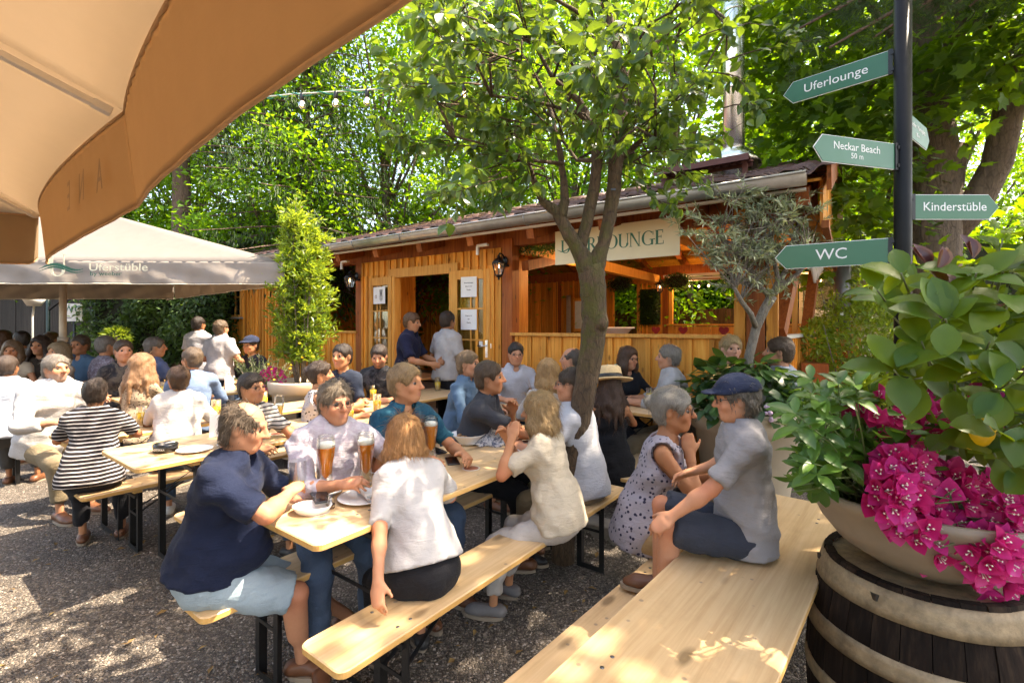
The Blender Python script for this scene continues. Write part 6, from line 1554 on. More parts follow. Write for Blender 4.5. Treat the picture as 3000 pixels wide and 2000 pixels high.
        if hairstyle in ('short', 'bald', 'bun', 'curly'):
            for sg in (-1, 1): F.ell(hp(sg * .085, .012, -.045), np.array([.026, .050, .060]) * s, H, .01, True)
            pt = hp(0, 0, -.070); sl, G = F.box(hc - .3, hc + .3); n = -H[2] * .9 + H[1] * .3; n = nrm(n); F.S[sl] = np.maximum(F.S[sl], (G[0] - pt[0]) * n[0] + (G[1] - pt[1]) * n[1] + (G[2] - pt[2]) * n[2])
        if hairstyle == 'bald': F.ell(hp(0, .055, .105), np.array([.068, .105, .075]) * s, H, .01, True)
        F.folds(.0035 if hairstyle == 'short' else .0042, 80, seed + 9, .3); F.folds(.0030, 210, seed + 3, .16); V, Q = F.mesh(); V, Q = strands(V, Q, hc, H, (2600, 1100, 150)[lod], (.022, .045) if hairstyle in ('short', 'bald', 'bun') else (.04, .09), seed); link('hair', npmesh('hair', V, Q, True, [hair_mat(tuple(hair))]), E)
    if glasses:
        b = MB()
        for sg in (-1, 1):
            pr = [hp(sg * .032 + .023 * math.cos(i * math.pi / 8), .106 - .004, .003 + .018 * math.sin(i * math.pi / 8)) for i in range(17)]; b.tube(pr, .0016, 5, cap=False); b.tube([hp(sg * .055, .100, .008), hp(sg * .079, .05, .010), hp(sg * .083, -.015, .008)], .0016, 4)
        b.tube([hp(-.010, .106, .006), hp(.010, .106, .006)], .0016, 4); gl = b.build('glasses', FRAME if glasses is True else glasses, E)
    if hat == 'cap':
        F = Field(hc - .2, hc + .22, .009); F.ell(hp(0, -.010, .045), np.array([.100, .122, .096]) * s, H, .01, cut=[(hp(0, 0, .040), -H[2])]); F.ell(hp(0, .105, .046), np.array([.078, .075, .012]) * s, H, .015); F.folds(.002, 60, 3); V, Q = F.mesh(); link('cap', npmesh('cap', V, Q, True, [cloth((.022, .030, .06), var=.15)]), E)
    if hat == 'straw':
        sw = plain('straw', (.62, .43, .22), .8, var=.12, nscale=60, bmp=.6); b = MB(); b.lathe([(.175, .035), (.178, .045), (.14, .052), (.100, .050), (.098, .075), (.092, .135), (.075, .150), (.04, .152), (.0, .140)], 32); ho = b.build('straw_hat', sw, E)
        M = Matrix(((H[0][0], H[1][0], H[2][0], hc[0]), (H[0][1], H[1][1], H[2][1], hc[1]), (H[0][2], H[1][2], H[2][2], hc[2]), (0, 0, 0, 1))); ho.matrix_basis = M @ Matrix.Rotation(R(-6), 4, 'X')
        bd = MB().lathe([(.1005, .052), (.1000, .085)], 32).build('hat_band', BLACK_PLASTIC, ho)
    E['_arms'] = 0; del E['_arms']
    return E
# ------------------------------------------------------------------ the guests
LEA = plain('brown_leather', (.13, .05, .022), .45, var=.2); BLKSH = plain('black_shoe', (.02, .02, .022), .5); WHSH = plain('white_trainer', (.6, .58, .55), .6)
WHITE_C = (.42, .42, .44); JEAN = cloth((0.042, 0.07, 0.119), pattern='denim', col2=(0.112, 0.154, 0.224)); DARKT = cloth((0.0154, 0.0154, 0.0182)); KHAKI = cloth((0.196, 0.154, 0.098)); NAVY_T = cloth((0.014, 0.0182, 0.035))
LTAN, PINK, TANSK = (.46, .215, .11), (.49, .235, .135), (.38, .165, .078)
GA, GB, GC = 'guests at the front table', 'guests at the left tables', 'guests by the pavilion'
# front table
person('heavy man in navy polo shirt and pale denim shorts seen from behind', (735, 1180), 2.02, 80, lean=11, twist=-6, hyaw=8, hpitch=14, bulk=1.14, belly=.05, skin=PINK, hair=(0.084, 0.0588, 0.0399), hairstyle='bald', top=cloth((0.0112, 0.0168, 0.0406), var=.15), sleeve=.85, loose=.018, neck='polo', collar=cloth((0.07, 0.077, 0.112)), hem=.0,
       bottom=cloth((0.266, 0.35, 0.406), pattern='denim', col2=(0.385, 0.462, 0.504)), leg=.93, shoes=LEA, rh=(-.02, .30, .86), rel=(.8, .6, -.5), lh=(-.10, .34, .74), lel=(-.8, .2, -.6), rf=('w', -.93, 2.15, .085), lf=('w', -.80, 2.46, .085), group=GA)
person('woman in white blouse with strawberry blonde hair seen from behind on the front bench', (1180, 1248), 2.28, -32, lean=30, twist=4, hyaw=-8, hpitch=16, fem=True, bulk=1.04, skin=PINK, hair=(.36, .18, .07), hairstyle='bob', hairlen=.225, top=cloth((0.445, 0.427, 0.421), var=.06), sleeve=.95, loose=.022, hem=-.02, bottom=DARKT, leg=1.85, shoes=BLKSH,
       lh=('w', -.50, 1.80, .58), lel=(-.6, -1, -.2), rh=(.12, .40, .82), group=GA)
person('blonde woman in cream top and white trousers turned to the left', (1575, 1158), 2.62, -68, lean=12, hyaw=10, hpitch=4, fem=True, bulk=1.06, skin=LTAN, hair=(.27, .17, .075), hairstyle='bob', hairlen=.235, top=cloth((0.49, 0.42, 0.322), var=.05), sleeve=.8, loose=.022, hem=.05, bottom=cloth((0.462, 0.42, 0.378)), leg=1.8, shoes=plain('grey_trainer', (.16, .15, .15), .7), lh=('w', .0, 2.50, .99), lel=(-.2, .1, -1), rh=('w', -.03, 2.66, .95), rel=(.3, 0, -1), curl=1.1, group=GA)
person('bespectacled man in white shirt right of the plum trunk', (1672, 1078), 3.12, -72, lean=10, hyaw=4, skin=PINK, hair=(0.0504, 0.0315, 0.0189), glasses=True, top=cloth(WHITE_C, var=.06), sleeve=.8, loose=.02, hem=.06, bottom=KHAKI, leg=1.8, shoes=LEA, group=GA)
person('man with grey hair and glasses in pale lilac shirt across the front table', (985, 1118), 2.47, 148, lean=14, hyaw=14, hpitch=4, bulk=1.16, belly=.03, skin=PINK, hair=(0.139, 0.105, 0.0714), glasses=True, top=cloth((0.42, 0.364, 0.42), var=.12, pattern='mottle', col2=(0.49, 0.462, 0.504), freq=30), sleeve=1.5, loose=.02, bottom=JEAN, leg=1.8, shoes=LEA, lh=('w', -.50, 2.42, .83), rh=('w', -.78, 2.22, .84), group=GA)
person('fair haired guest in teal shirt at the middle of the front table', (1190, 1066), 2.88, 132, lean=10, hyaw=24, skin=LTAN, hair=(.24, .15, .07), top=cloth((0.0084, 0.0525, 0.091), var=.2, pattern='mottle', col2=(0.021, 0.098, 0.14), freq=14), sleeve=.8, loose=.02, neck='vee', collar=cloth((0.014, 0.077, 0.119)), bottom=JEAN, leg=1.8, shoes=LEA, lh=('w', -.28, 2.78, .83), rh=('w', -.50, 2.60, .83), group=GA)
person('man in charcoal polo leaning on the front table with hand at his mouth', (1435, 1058), 3.36, 100, lean=16, hyaw=2, bulk=1.05, skin=TANSK, hair=(0.063, 0.0378, 0.021), top=cloth((0.042, 0.0434, 0.0504), var=.1), sleeve=.8, neck='polo', collar=cloth((0.035, 0.0364, 0.042)), bottom=DARKT, leg=1.8, shoes=BLKSH, rh=('w', .26, 3.12, .82), rel=(.6, -.2, -.8), lh=('w', .00, 3.32, .98), lel=(-.3, .2, -1), group=GA)
person('woman in black strapless dress with straw hat and long brown hair', (1785, 1098), 3.72, 4, lean=8, hpitch=8, hyaw=10, fem=True, skin=TANSK, hair=(0.0462, 0.021, 0.0105), hairstyle='long', hairlen=.42, top=cloth((0.0084, 0.0084, 0.0098)), sleeve=0, bare=.02, dress=.8, loose=.008, shoes=BLKSH, hat='straw', group=GC)
person('grey haired woman with glasses in leopard tunic resting chin on hand', (1975, 1138), 2.78, 112, floor=-.12, seat=.40, lean=16, hyaw=-4, hpitch=2, fem=True, bulk=1.05, skin=TANSK, hair=(0.193, 0.172, 0.143), hairstyle='bun', glasses=True, top=cloth((0.35, 0.315, 0.35), pattern='spots', col2=(0.035, 0.0315, 0.063), freq=36), sleeve=0, loose=.022, neck='scoop', hem=.09, bottom=cloth((0.35, 0.231, 0.119)), leg=1.0, shoes=LEA, rh=('w', .99, 2.70, .86), rel=(.2, .4, -1), lh=('w', 1.18, 2.78, .70), curl=1.0, group='couple at the right foreground table')
person('man in flat navy cap and grey tee sitting on the right foreground table', (2150, 1104), 2.15, -78, floor=-.19, seat=.77, lean=2, hyaw=-4, hpitch=6, bulk=.98, skin=PINK, hair=(0.126, 0.105, 0.084), glasses=True, hat='cap', top=cloth((.25, .24, .25), var=.06), sleeve=.85, loose=.020, hem=.07, bottom=cloth((0.0385, 0.0434, 0.0595)), leg=.95, shoes=LEA, lh=('w', .66, 2.02, .77), lel=(-.5, -.3, -.4), rh=('w', .92, 2.48, .82), lf=(-.10, .35, .56), rf=(.10, .36, .56), group='couple at the right foreground table')
# left tables
person('guest in dark glasses and striped shirt half hidden behind the navy polo', (738, 1092), 3.3, 122, lean=10, hyaw=10, skin=LTAN, hair=(0.0294, 0.0189, 0.0126), glasses=True, top=cloth((0.397, 0.373, 0.349), pattern='stripe', col2=(0.035, 0.0315, 0.0315), freq=230), sleeve=.7, bottom=JEAN, leg=1.8, shoes=BLKSH, group=GB)
person('short haired woman in black and white striped shirt with her back turned', (280, 1112), 3.36, -30, lean=14, fem=True, bulk=1.12, skin=LTAN, hair=(0.0252, 0.016, 0.0118), hairstyle='short', top=cloth((0.0175, 0.014, 0.0154), pattern='stripe', col2=(0.462, 0.434, 0.434), freq=260), sleeve=.8, loose=.022, hem=.06, bottom=DARKT, leg=1.75, shoes=LEA, group=GB)
person('grey haired man in loose white shirt looking to the right', (165, 1040), 4.05, 108, lean=14, hyaw=0, bulk=1.12, skin=PINK, hair=(0.151, 0.13, 0.109), beard=(0.28, 0.238, 0.21), top=cloth((0.458, 0.439, 0.427), var=.05), sleeve=1.6, loose=.035, hem=.08, bottom=KHAKI, leg=1.8, shoes=LEA, group=GB)
person('man in light blue shirt at the left edge with his back turned', (22, 1042), 4.6, -18, lean=14, bulk=1.15, skin=TANSK, hair=(0.0504, 0.0336, 0.0252), top=cloth((0.336, 0.364, 0.42), var=.05), sleeve=.9, loose=.025, bottom=cloth((0.063, 0.0595, 0.056)), leg=1.8, shoes=LEA, group=GB)
person('brown haired guest in white tee with short ponytail and back turned', (522, 1074), 3.85, -24, lean=12, hyaw=25, fem=True, bulk=1.15, skin=PINK, hair=(0.0588, 0.0294, 0.0147), hairstyle='bun', top=cloth((0.433, 0.409, 0.397), var=.05), sleeve=.85, loose=.028, bottom=JEAN, leg=1.8, shoes=WHSH, group=GB)
person('man in pale blue shirt turned away left of the slim shrub', (562, 1018), 4.85, -30, lean=10, hyaw=40, skin=LTAN, hair=(0.0924, 0.063, 0.042), top=cloth((0.14, 0.203, 0.322), var=.08), sleeve=1.5, collar=cloth((0.14, 0.196, 0.308)), bottom=KHAKI, leg=1.8, shoes=LEA, group=GB)
person('woman with long wavy light brown hair in leopard print top', (418, 1038), 4.45, 4, lean=10, fem=True, skin=LTAN, hair=(.22, .12, .06), hairstyle='long', hairlen=.36, top=cloth((0.294, 0.224, 0.154), pattern='spots', col2=(0.021, 0.0154, 0.014), freq=55), sleeve=1.2, bottom=JEAN, leg=1.8, shoes=BLKSH, group=GB)
person('man in denim blue shirt seen from behind under the hedge', (455, 988), 6.0, 25, lean=6, hyaw=-30, skin=LTAN, hair=(0.105, 0.084, 0.0672), top=cloth((0.084, 0.112, 0.21), var=.08), sleeve=1.5, bottom=JEAN, leg=1.8, shoes=LEA, group=GB)
person('young man in black printed tee facing right', (362, 996), 5.5, 152, lean=10, hyaw=24, skin=PINK, hair=(0.0504, 0.0294, 0.0168), top=cloth((0.0154, 0.0154, 0.0196), pattern='mottle', col2=(0.084, 0.07, 0.056), freq=9), sleeve=.8, bottom=JEAN, leg=1.8, shoes=WHSH, group=GB)
person('grey haired guest in grey floral shirt', (312, 984), 6.3, 30, lean=8, skin=LTAN, hair=(0.143, 0.126, 0.109), top=cloth((0.294, 0.266, 0.315), pattern='mottle', col2=(0.154, 0.119, 0.14), freq=22), sleeve=.9, bottom=DARKT, leg=1.8, shoes=LEA, group=GB)
person('man in steel blue polo right of the parasol pole', (234, 982), 6.4, 176, lean=6, skin=TANSK, hair=(0.0588, 0.042, 0.0294), top=cloth((0.07, 0.133, 0.21), var=.1), sleeve=.8, neck='polo', collar=cloth((0.084, 0.14, 0.224)), bottom=JEAN, leg=1.8, shoes=LEA, group=GB)
person('dark haired woman in brown top left of the parasol pole', (118, 986), 6.6, 168, lean=8, fem=True, skin=LTAN, hair=(0.0336, 0.0189, 0.0126), hairstyle='long', hairlen=.3, top=cloth((0.035, 0.0245, 0.0175), var=.2), sleeve=.9, bottom=DARKT, leg=1.8, shoes=BLKSH, group=GB)
person('dark haired man in white shirt in profile before the black shed', (62, 970), 7.6, -75, lean=4, skin=LTAN, hair=(0.021, 0.0147, 0.0118), top=cloth((0.361, 0.373, 0.397)), sleeve=.9, bottom=JEAN, leg=1.8, shoes=LEA, group=GB)
person('brown haired guest before the shed wall left of the parasol pole', (152, 972), 8.0, 10, lean=4, skin=LTAN, hair=(0.084, 0.0462, 0.021), top=cloth((0.21, 0.154, 0.105)), sleeve=.9, bottom=JEAN, leg=1.8, shoes=LEA, group=GB)
person('guest with auburn hair at the far left edge', (12, 970), 7.8, 20, lean=4, fem=True, skin=LTAN, hair=(0.0756, 0.0336, 0.0147), hairstyle='bob', hairlen=.2, top=cloth((0.294, 0.21, 0.154)), sleeve=.9, bottom=JEAN, leg=1.8, shoes=LEA, group=GB)
person('blonde woman in beige top close behind the parasol pole', (172, 1004), 5.9, 200, lean=6, fem=True, skin=LTAN, hair=(0.176, 0.118, 0.0588), hairstyle='bob', hairlen=.2, top=cloth((0.35, 0.266, 0.196)), sleeve=.9, bottom=JEAN, leg=1.8, shoes=LEA, group=GB)
person('tanned guest in sand coloured top at the far left', (36, 1000), 6.1, 150, lean=8, fem=True, skin=TANSK, hair=(0.118, 0.0714, 0.0378), hairstyle='bob', hairlen=.22, top=cloth((0.364, 0.294, 0.21)), sleeve=.4, bottom=DARKT, leg=1.8, shoes=LEA, group=GB)
person('seated man with dark cap beside the rosemary bush', (735, 986), 6.9, 200, lean=10, skin=LTAN, hair=(0.0336, 0.0252, 0.021), hat='cap', top=cloth((0.021, 0.021, 0.0315)), sleeve=.9, bottom=JEAN, leg=1.8, shoes=LEA, group=GB)
person('standing man in white tee farther from the timber wall', (582, 928), 7.6, 8, stand=True, lean=0, skin=TANSK, hair=(0.021, 0.0147, 0.0126), top=cloth((0.397, 0.385, 0.409)), sleeve=.7, loose=.025, bottom=DARKT, leg=1.8, shoes=BLKSH, rh=(.16, .25, 1.05), lh=(-.16, .25, 1.05), group='waiting staff')
person('standing man in white tee and dark shorts before the timber wall', (648, 938), 6.7, 16, stand=True, lean=2, bulk=1.12, skin=PINK, hair=(0.0924, 0.063, 0.042), top=cloth((0.421, 0.403, 0.421)), sleeve=.7, loose=.028, bottom=cloth((0.021, 0.0245, 0.035)), leg=.95, shoes=WHSH, rh=(.16, .25, 1.05), lh=(-.18, .22, 1.05), group='waiting staff')
# by the pavilion
person('woman in black and white leopard dress with pinned up dark hair', (940, 1060), 4.1, 62, lean=10, hyaw=-10, fem=True, skin=LTAN, hair=(0.042, 0.0252, 0.0168), hairstyle='bun', top=cloth((0.42, 0.392, 0.392), pattern='spots', col2=(0.021, 0.0196, 0.021), freq=40), sleeve=0, neck='scoop', dress=.8, shoes=BLKSH, group=GC)
person('dark haired woman in navy top beside the beige shrub pot', (1002, 1008), 4.75, 196, lean=10, fem=True, skin=LTAN, hair=(0.0252, 0.0168, 0.0126), hairstyle='short', top=cloth((0.021, 0.028, 0.0455)), sleeve=.8, bottom=DARKT, leg=1.8, shoes=BLKSH, group=GC)
person('man in black tee holding a beer at the small table', (1108, 1012), 5.15, 176, lean=14, hpitch=18, skin=PINK, hair=(0.0294, 0.0189, 0.0147), beard=(0.084, 0.049, 0.035), top=cloth((0.014, 0.014, 0.0168), pattern='mottle', col2=(0.063, 0.063, 0.07), freq=8), sleeve=.7, bottom=JEAN, leg=1.8, shoes=BLKSH, group=GC)
person('waiter in navy polo standing at the open door', (1212, 916), 6.0, 98, stand=True, lean=4, hpitch=10, hyaw=0, bulk=1.08, skin=LTAN, hair=(0.0924, 0.0462, 0.021), top=cloth((0.014, 0.0154, 0.0385)), sleeve=.85, loose=.025, neck='polo', collar=cloth((0.021, 0.021, 0.042)), bottom=DARKT, leg=1.85, shoes=BLKSH, rh=(.14, .36, 1.10), lh=(-.08, .38, 1.12), group='waiting staff')
person('standing man in white tee beside the waiter at the door', (1312, 912), 6.15, 38, stand=True, lean=3, skin=LTAN, hair=(0.0336, 0.021, 0.0147), top=cloth((0.397, 0.373, 0.361)), sleeve=.8, loose=.025, bottom=DARKT, leg=1.85, shoes=BLKSH, lh=(-.2, .28, 1.1), group='waiting staff')
person('fair haired man in blue denim shirt left of the charcoal polo', (1372, 1028), 4.3, 108, lean=12, hyaw=4, skin=PINK, hair=(0.143, 0.0924, 0.0504), top=cloth((0.056, 0.112, 0.189), pattern='denim', col2=(0.154, 0.224, 0.308)), sleeve=1.4, collar=cloth((0.373, 0.379, 0.409)), bottom=JEAN, leg=1.8, shoes=LEA, group=GC)
person('man with dark glasses in white shirt facing the camera by the door', (1512, 1004), 4.95, 172, floor=.05, lean=8, hpitch=6, skin=PINK, hair=(0.021, 0.0147, 0.0118), glasses=True, top=cloth((0.409, 0.409, 0.445)), sleeve=1.5, collar=cloth((0.421, 0.421, 0.458)), neck='polo', bottom=JEAN, leg=1.8, shoes=LEA, group=GC)
person('blonde woman with shoulder length hair and her back to the camera', (1605, 1054), 3.95, -12, lean=8, fem=True, skin=LTAN, hair=(.32, .19, .08), hairstyle='bob', hairlen=.25, top=cloth((0.409, 0.385, 0.373)), sleeve=.9, loose=.022, bottom=JEAN, leg=1.8, shoes=LEA, group=GC)
person('balding man in white shirt in profile left of the plum trunk', (1672, 1018), 4.6, -78, floor=.05, lean=6, skin=PINK, hair=(0.0546, 0.042, 0.0336), hairstyle='bald', top=cloth((0.421, 0.427, 0.458)), sleeve=1.5, collar=cloth((0.421, 0.433, 0.47)), bottom=JEAN, leg=1.8, shoes=LEA, group=GC)
person('brown haired woman with glasses in black top by the parapet', (1845, 1018), 4.6, 158, floor=.1, lean=8, hpitch=8, hyaw=14, fem=True, skin=PINK, hair=(0.063, 0.0294, 0.0147), hairstyle='bob', hairlen=.24, glasses=True, top=cloth((0.0126, 0.0154, 0.0196)), sleeve=1.6, neck='vee', bottom=DARKT, leg=1.8, shoes=BLKSH, group=GC)
person('grey haired man in pale grey shirt turned left by the parapet', (1958, 1010), 4.25, -72, floor=.1, lean=8, skin=PINK, hair=(0.168, 0.147, 0.122), top=cloth((0.35, 0.336, 0.329)), sleeve=1.5, loose=.024, bottom=KHAKI, leg=1.8, shoes=LEA, group=GC)
person('blonde woman in black top facing the camera behind the hydrangea', (2142, 984), 4.4, 182, floor=.1, lean=4, fem=True, skin=(.60, .33, .22), hair=(.36, .25, .12), hairstyle='bun', top=cloth((0.014, 0.014, 0.0154)), sleeve=.8, bottom=DARKT, leg=1.8, shoes=BLKSH, group=GC)
person('man in pale blue tee turned away beside the hydrangea', (2282, 988), 3.95, -38, floor=.1, lean=8, hyaw=20, skin=PINK, hair=(0.0546, 0.0315, 0.0168), top=cloth((0.294, 0.315, 0.364)), sleeve=.85, loose=.02, bottom=KHAKI, leg=1.8, shoes=LEA, group=GC)
# ------------------------------------------------------------------ things on the tables
def top_of(T, u, v):
    """point on a table top: u metres along, v metres to the right of its axis"""
    a = T.rotation_euler.z; x, y, z = T.location; return Vector((x + math.cos(a) * v - math.sin(a) * u, y + math.sin(a) * v + math.cos(a) * u, z + .7712))
def on_top(T, px, py, lim=.30):
    p = on(px, py, T.location.z + .77); a = T.rotation_euler.z; dx, dy = p.x - T.location.x, p.y - T.location.y
    v = dx * math.cos(a) + dy * math.sin(a); u = -dx * math.sin(a) + dy * math.cos(a); return top_of(T, min(max(u, .06), 2.14), min(max(v, -lim), lim))
BEERG = 'beer glasses on the tables'
def weizen(p, label, fill=.178, m=None, k=1.14, group=BEERG):
    t = thing('wheat_beer_glass', label, 'glass', p, 0, group); out = [(.030, .0), (.033, .004), (.031, .022), (.026, .035), (.025, .07), (.028, .11), (.036, .15), (.038, .175), (.036, .215), (.035, .225)]
    MB().lathe([(r * k, z * k) for r, z in out] + [(r * k - .0012, z * k) for r, z in reversed(out[4:])] + [(.02 * k, .04 * k), (.0, .038 * k)], 28).build('glass', GLASS, t)
    pr = [(.0, .0415)] + [(r - .0016, z) for r, z in out if .04 < z < fill] + [(.0355 if fill > .16 else .030, fill)]
    MB().lathe([(r * k, z * k) for r, z in pr], 24).build('beer', m or BEER, t); fr = pr[-1][0]
    MB().lathe([(fr * k, (fill + .0005) * k), ((fr + .0008) * k, (fill + .014) * k), (fr * .8 * k, (fill + .019) * k), (0, (fill + .018) * k)], 24).build('foam', FOAM, t); return t
def tumbler(p, label, fill=.06, m=None, h=.14, r=.036, badge=None, group=BEERG):
    t = thing('drinking_glass', label, 'glass', p, 0, group); MB().lathe([(r * .86, 0), (r * .88, .003), (r, h), (r - .0015, h), (r * .85, .012), (0, .011)], 26).build('glass', GLASS, t)
    if fill: MB().lathe([(0, .0125), (r * .84, .0125), (r * .84 + (r * .14) * fill / h, fill), (0, fill)], 22).build('drink', m or LAGER, t)
    if badge:
        b = MB(); c = h * .62
        for q, rr, zz in ((0, .022, 0),):
            V = []; F = []
            for i in range(17): a = i * math.pi / 8; th = -math.pi / 2 + .70 * math.cos(a); V.append(((r + .001) * math.cos(th), (r + .001) * math.sin(th), c + rr * math.sin(a)))
            V.append((0, -(r + .0016), c)); 
            for i in range(16): F.append((i, i + 1, 17))
            b.add(V, F, True)
        bd = b.build('round_badge', plain('badge_' + badge, (.80, .42, .03) if badge == 'yellow' else (.78, .16, .03), .4), t)
        b = MB(); V = []; F = []
        for i in range(17): a = i * math.pi / 8; th = -math.pi / 2 + .42 * math.cos(a); V.append(((r + .0022) * math.cos(th), (r + .0022) * math.sin(th), c + .003 + .011 * math.sin(a)))
        V.append((0, -(r + .0026), c + .003)); b.add(V, [(i, i + 1, 17) for i in range(16)], True).build('badge_mark', plain('badge_ink', (.10, .10, .14), .4), bd)
    return t
def plate(p, label, r=.085, group='plates on the tables'):
    t = thing('plate', label, 'plate', p, 0, group); MB().lathe([(0, .002), (r * .55, .002), (r * .62, .004), (r * .95, .012), (r, .0145), (r, .017), (r * .93, .0155), (r * .62, .008), (0, .007)], 36).build('dish', CERAMIC, t); return t
def phone(p, rz, label):
    t = thing('phone', label, 'phone', p, rz, 'phones on the front table'); MB().box((0, 0, .004), (.072, .150, .008)).build('case', BLACK_PLASTIC, t, bevel=.003); MB().box((0, 0, .0085), (.066, .142, .001)).build('screen', plain('phone_glass', (.008, .009, .012), .05), t)
weizen(on_top(FT, 955, 1445) + Vector((0, 0, .017)), 'full wheat beer glass on the saucer nearest the navy polo'); plate(on_top(FT, 955, 1445), 'white saucer under the wheat beer nearest the navy polo', .078)
weizen(on_top(FT, 1072, 1418), 'full wheat beer glass left of the strawberry blonde woman')
weizen(on_top(FT, 1262, 1346), 'full wheat beer glass standing alone beyond the strawberry blonde woman')
tumbler(on_top(FT, 998, 1412), 'tall empty glass with round yellow badge', .02, BEER, .19, .031, 'yellow')
tumbler(on_top(FT, 1040, 1398), 'small glass with round orange badge', .03, LAGER, .12, .034, 'orange'); plate(on_top(FT, 1030, 1408), 'white saucer behind the glass with orange badge', .06)
tumbler(on_top(FT, 872, 1455), 'half empty golden lager glass by the navy sleeve', .075, LAGER, .17, .040)
tumbler(on_top(FT, 915, 1432), 'short empty tumbler between the lager and the wheat beer', 0, None, .09, .033)
plate(on_top(FT, 1065, 1462), 'large white plate with knife left of the white blouse', .115)
plate(on_top(FT, 1120, 1380), 'white plate beside the strawberry blonde hair', .09)
kn = thing('table_knife', 'used knife and napkin on the large white plate', 'cutlery', on_top(FT, 1065, 1462) + Vector((0, 0, .018)), .6); MB().box((0, 0, .003), (.016, .19, .004)).build('blade', STEEL, kn); MB().box((.03, .0, .008), (.07, .10, .016)).build('napkin', PAPER, kn, bevel=.004)
ob = thing('serving_tray', 'small white oval dish beside the black phone', 'dish', on_top(FT, 915, 1500)); MB().lathe([(0, .003), (.05, .003), (.062, .03), (.060, .031), (.047, .007), (0, .006)], 30, sx=1.35).build('dish', CERAMIC, ob)
phone(on_top(FT, 940, 1478) + Vector((0, 0, .03)), A_T + 1.2, 'black phone lying on the white oval dish'); tumbler(on_top(FT, 968, 1488), 'shot glass next to the oval dish', .02, plain('dark_schnapps', (.10, .05, .03), .2), .05, .022)
phone(on_top(FT, 1325, 1352), A_T + .9, 'phone lying alone in the middle of the front table'); phone(on_top(FT, 1280, 1322), A_T + 1.3, 'phone beside the far wheat beer glass')
bw = thing('salad_bowl', 'white bowl of leftover salad in front of the charcoal polo', 'bowl', on_top(FT, 1372, 1300)); MB().lathe([(0, .004), (.05, .004), (.055, 0), (.06, .006), (.095, .05), (.118, .068), (.120, .072), (.112, .071), (.085, .045), (.0, .02)], 36).build('dish', CERAMIC, bw)
fd = plain('salad', (.34, .16, .06), .6, var=.6, nscale=50, bmp=.8); b = MB()
for k in range(26): a = rnd.uniform(0, 6.28); r_ = .075 * math.sqrt(rnd.random()); b.ball((r_ * math.cos(a), r_ * math.sin(a), .048 + rnd.uniform(0, .012)), (rnd.uniform(.008, .02), rnd.uniform(.008, .02), .008), 6, 4)
b.build('salad', fd, bw)['kind'] = 'stuff'; MB().tube([(-.02, 0, .06), (.05, .03, .085), (.12, .06, .10)], [.004, .003, .004], 6).build('fork', STEEL, bw)
nk = thing('napkin_heap', 'crumpled blue and white patterned napkin beside the salad bowl', 'napkin', on_top(FT, 1445, 1300)); F_ = Field((-.15, -.12, -.02), (.15, .12, .14), .008); F_.ell((0, 0, .01), (.125, .085, .055), None, .02, cut=[((0, 0, 0), vec(0, 0, -1))]); F_.cone((-.02, 0, .04), (0, .01, .10), .03, .015, .04); F_.folds(.008, 60, 8)
_V, _Q = F_.mesh(); link('napkin', npmesh('napkin', _V, _Q, True, [cloth((.62, .62, .62), pattern='mottle', col2=(.10, .12, .18), freq=45)]), nk)
weizen(on_top(FT, 1560, 1262), 'wheat beer glass in front of the cream blouse', .10); tumbler(on_top(FT, 1500, 1262), 'empty glass in front of the man in the charcoal polo', .03, LAGER, .16, .036)
CO = 'beer mats on the tables'
for k, (T, u, v, lab) in enumerate(((FT, 1.05, .15, 'round beer mat near the lone phone'), (FT, .18, .05, 'beer mat close to the table end by the white blouse'), (FT, 1.75, .05, 'beer mat before the man in the white shirt'), (TA, .9, .1, 'beer mat on the left middle table'), (TA, 1.5, -.1, 'beer mat at the far half of the left middle table'), (TO, .2, .1, 'beer mat on the table by the straw hat'))):
    c = thing('beer_mat', lab, 'beer mat', top_of(T, u, v), k, CO); MB().lathe([(0, 0), (.050, 0), (.051, .0008), (.050, .0016), (0, .0016)], 26).build('card', plain('beer_mat', (.60, .54, .44), .8, var=.1), c); MB().lathe([(.018, .0018), (.042, .0018), (.042, .0022), (.018, .0022)], 26).build('printed_ring', plain('mat_ring', (.30, .10, .05), .8), c)
for T, u, v, a, lab in ((TA, .62, -.18, .4, 'folded menu card standing on the left middle table'), (TN, 1.2, 0, .2, 'folded menu card on the pavilion side table'), (TD, 1.1, 0, .8, 'folded menu card on the table by the leopard print top')):
    c = thing('menu_card', lab, 'menu', top_of(T, u, v), a, 'menu cards on the tables')
    for sg in (-1, 1): MB().beam((0, sg * .035, 0), (0, sg * .002, .15), .10, .0015, up=(0, sg, .2)).build('leaf', PAPER, c)
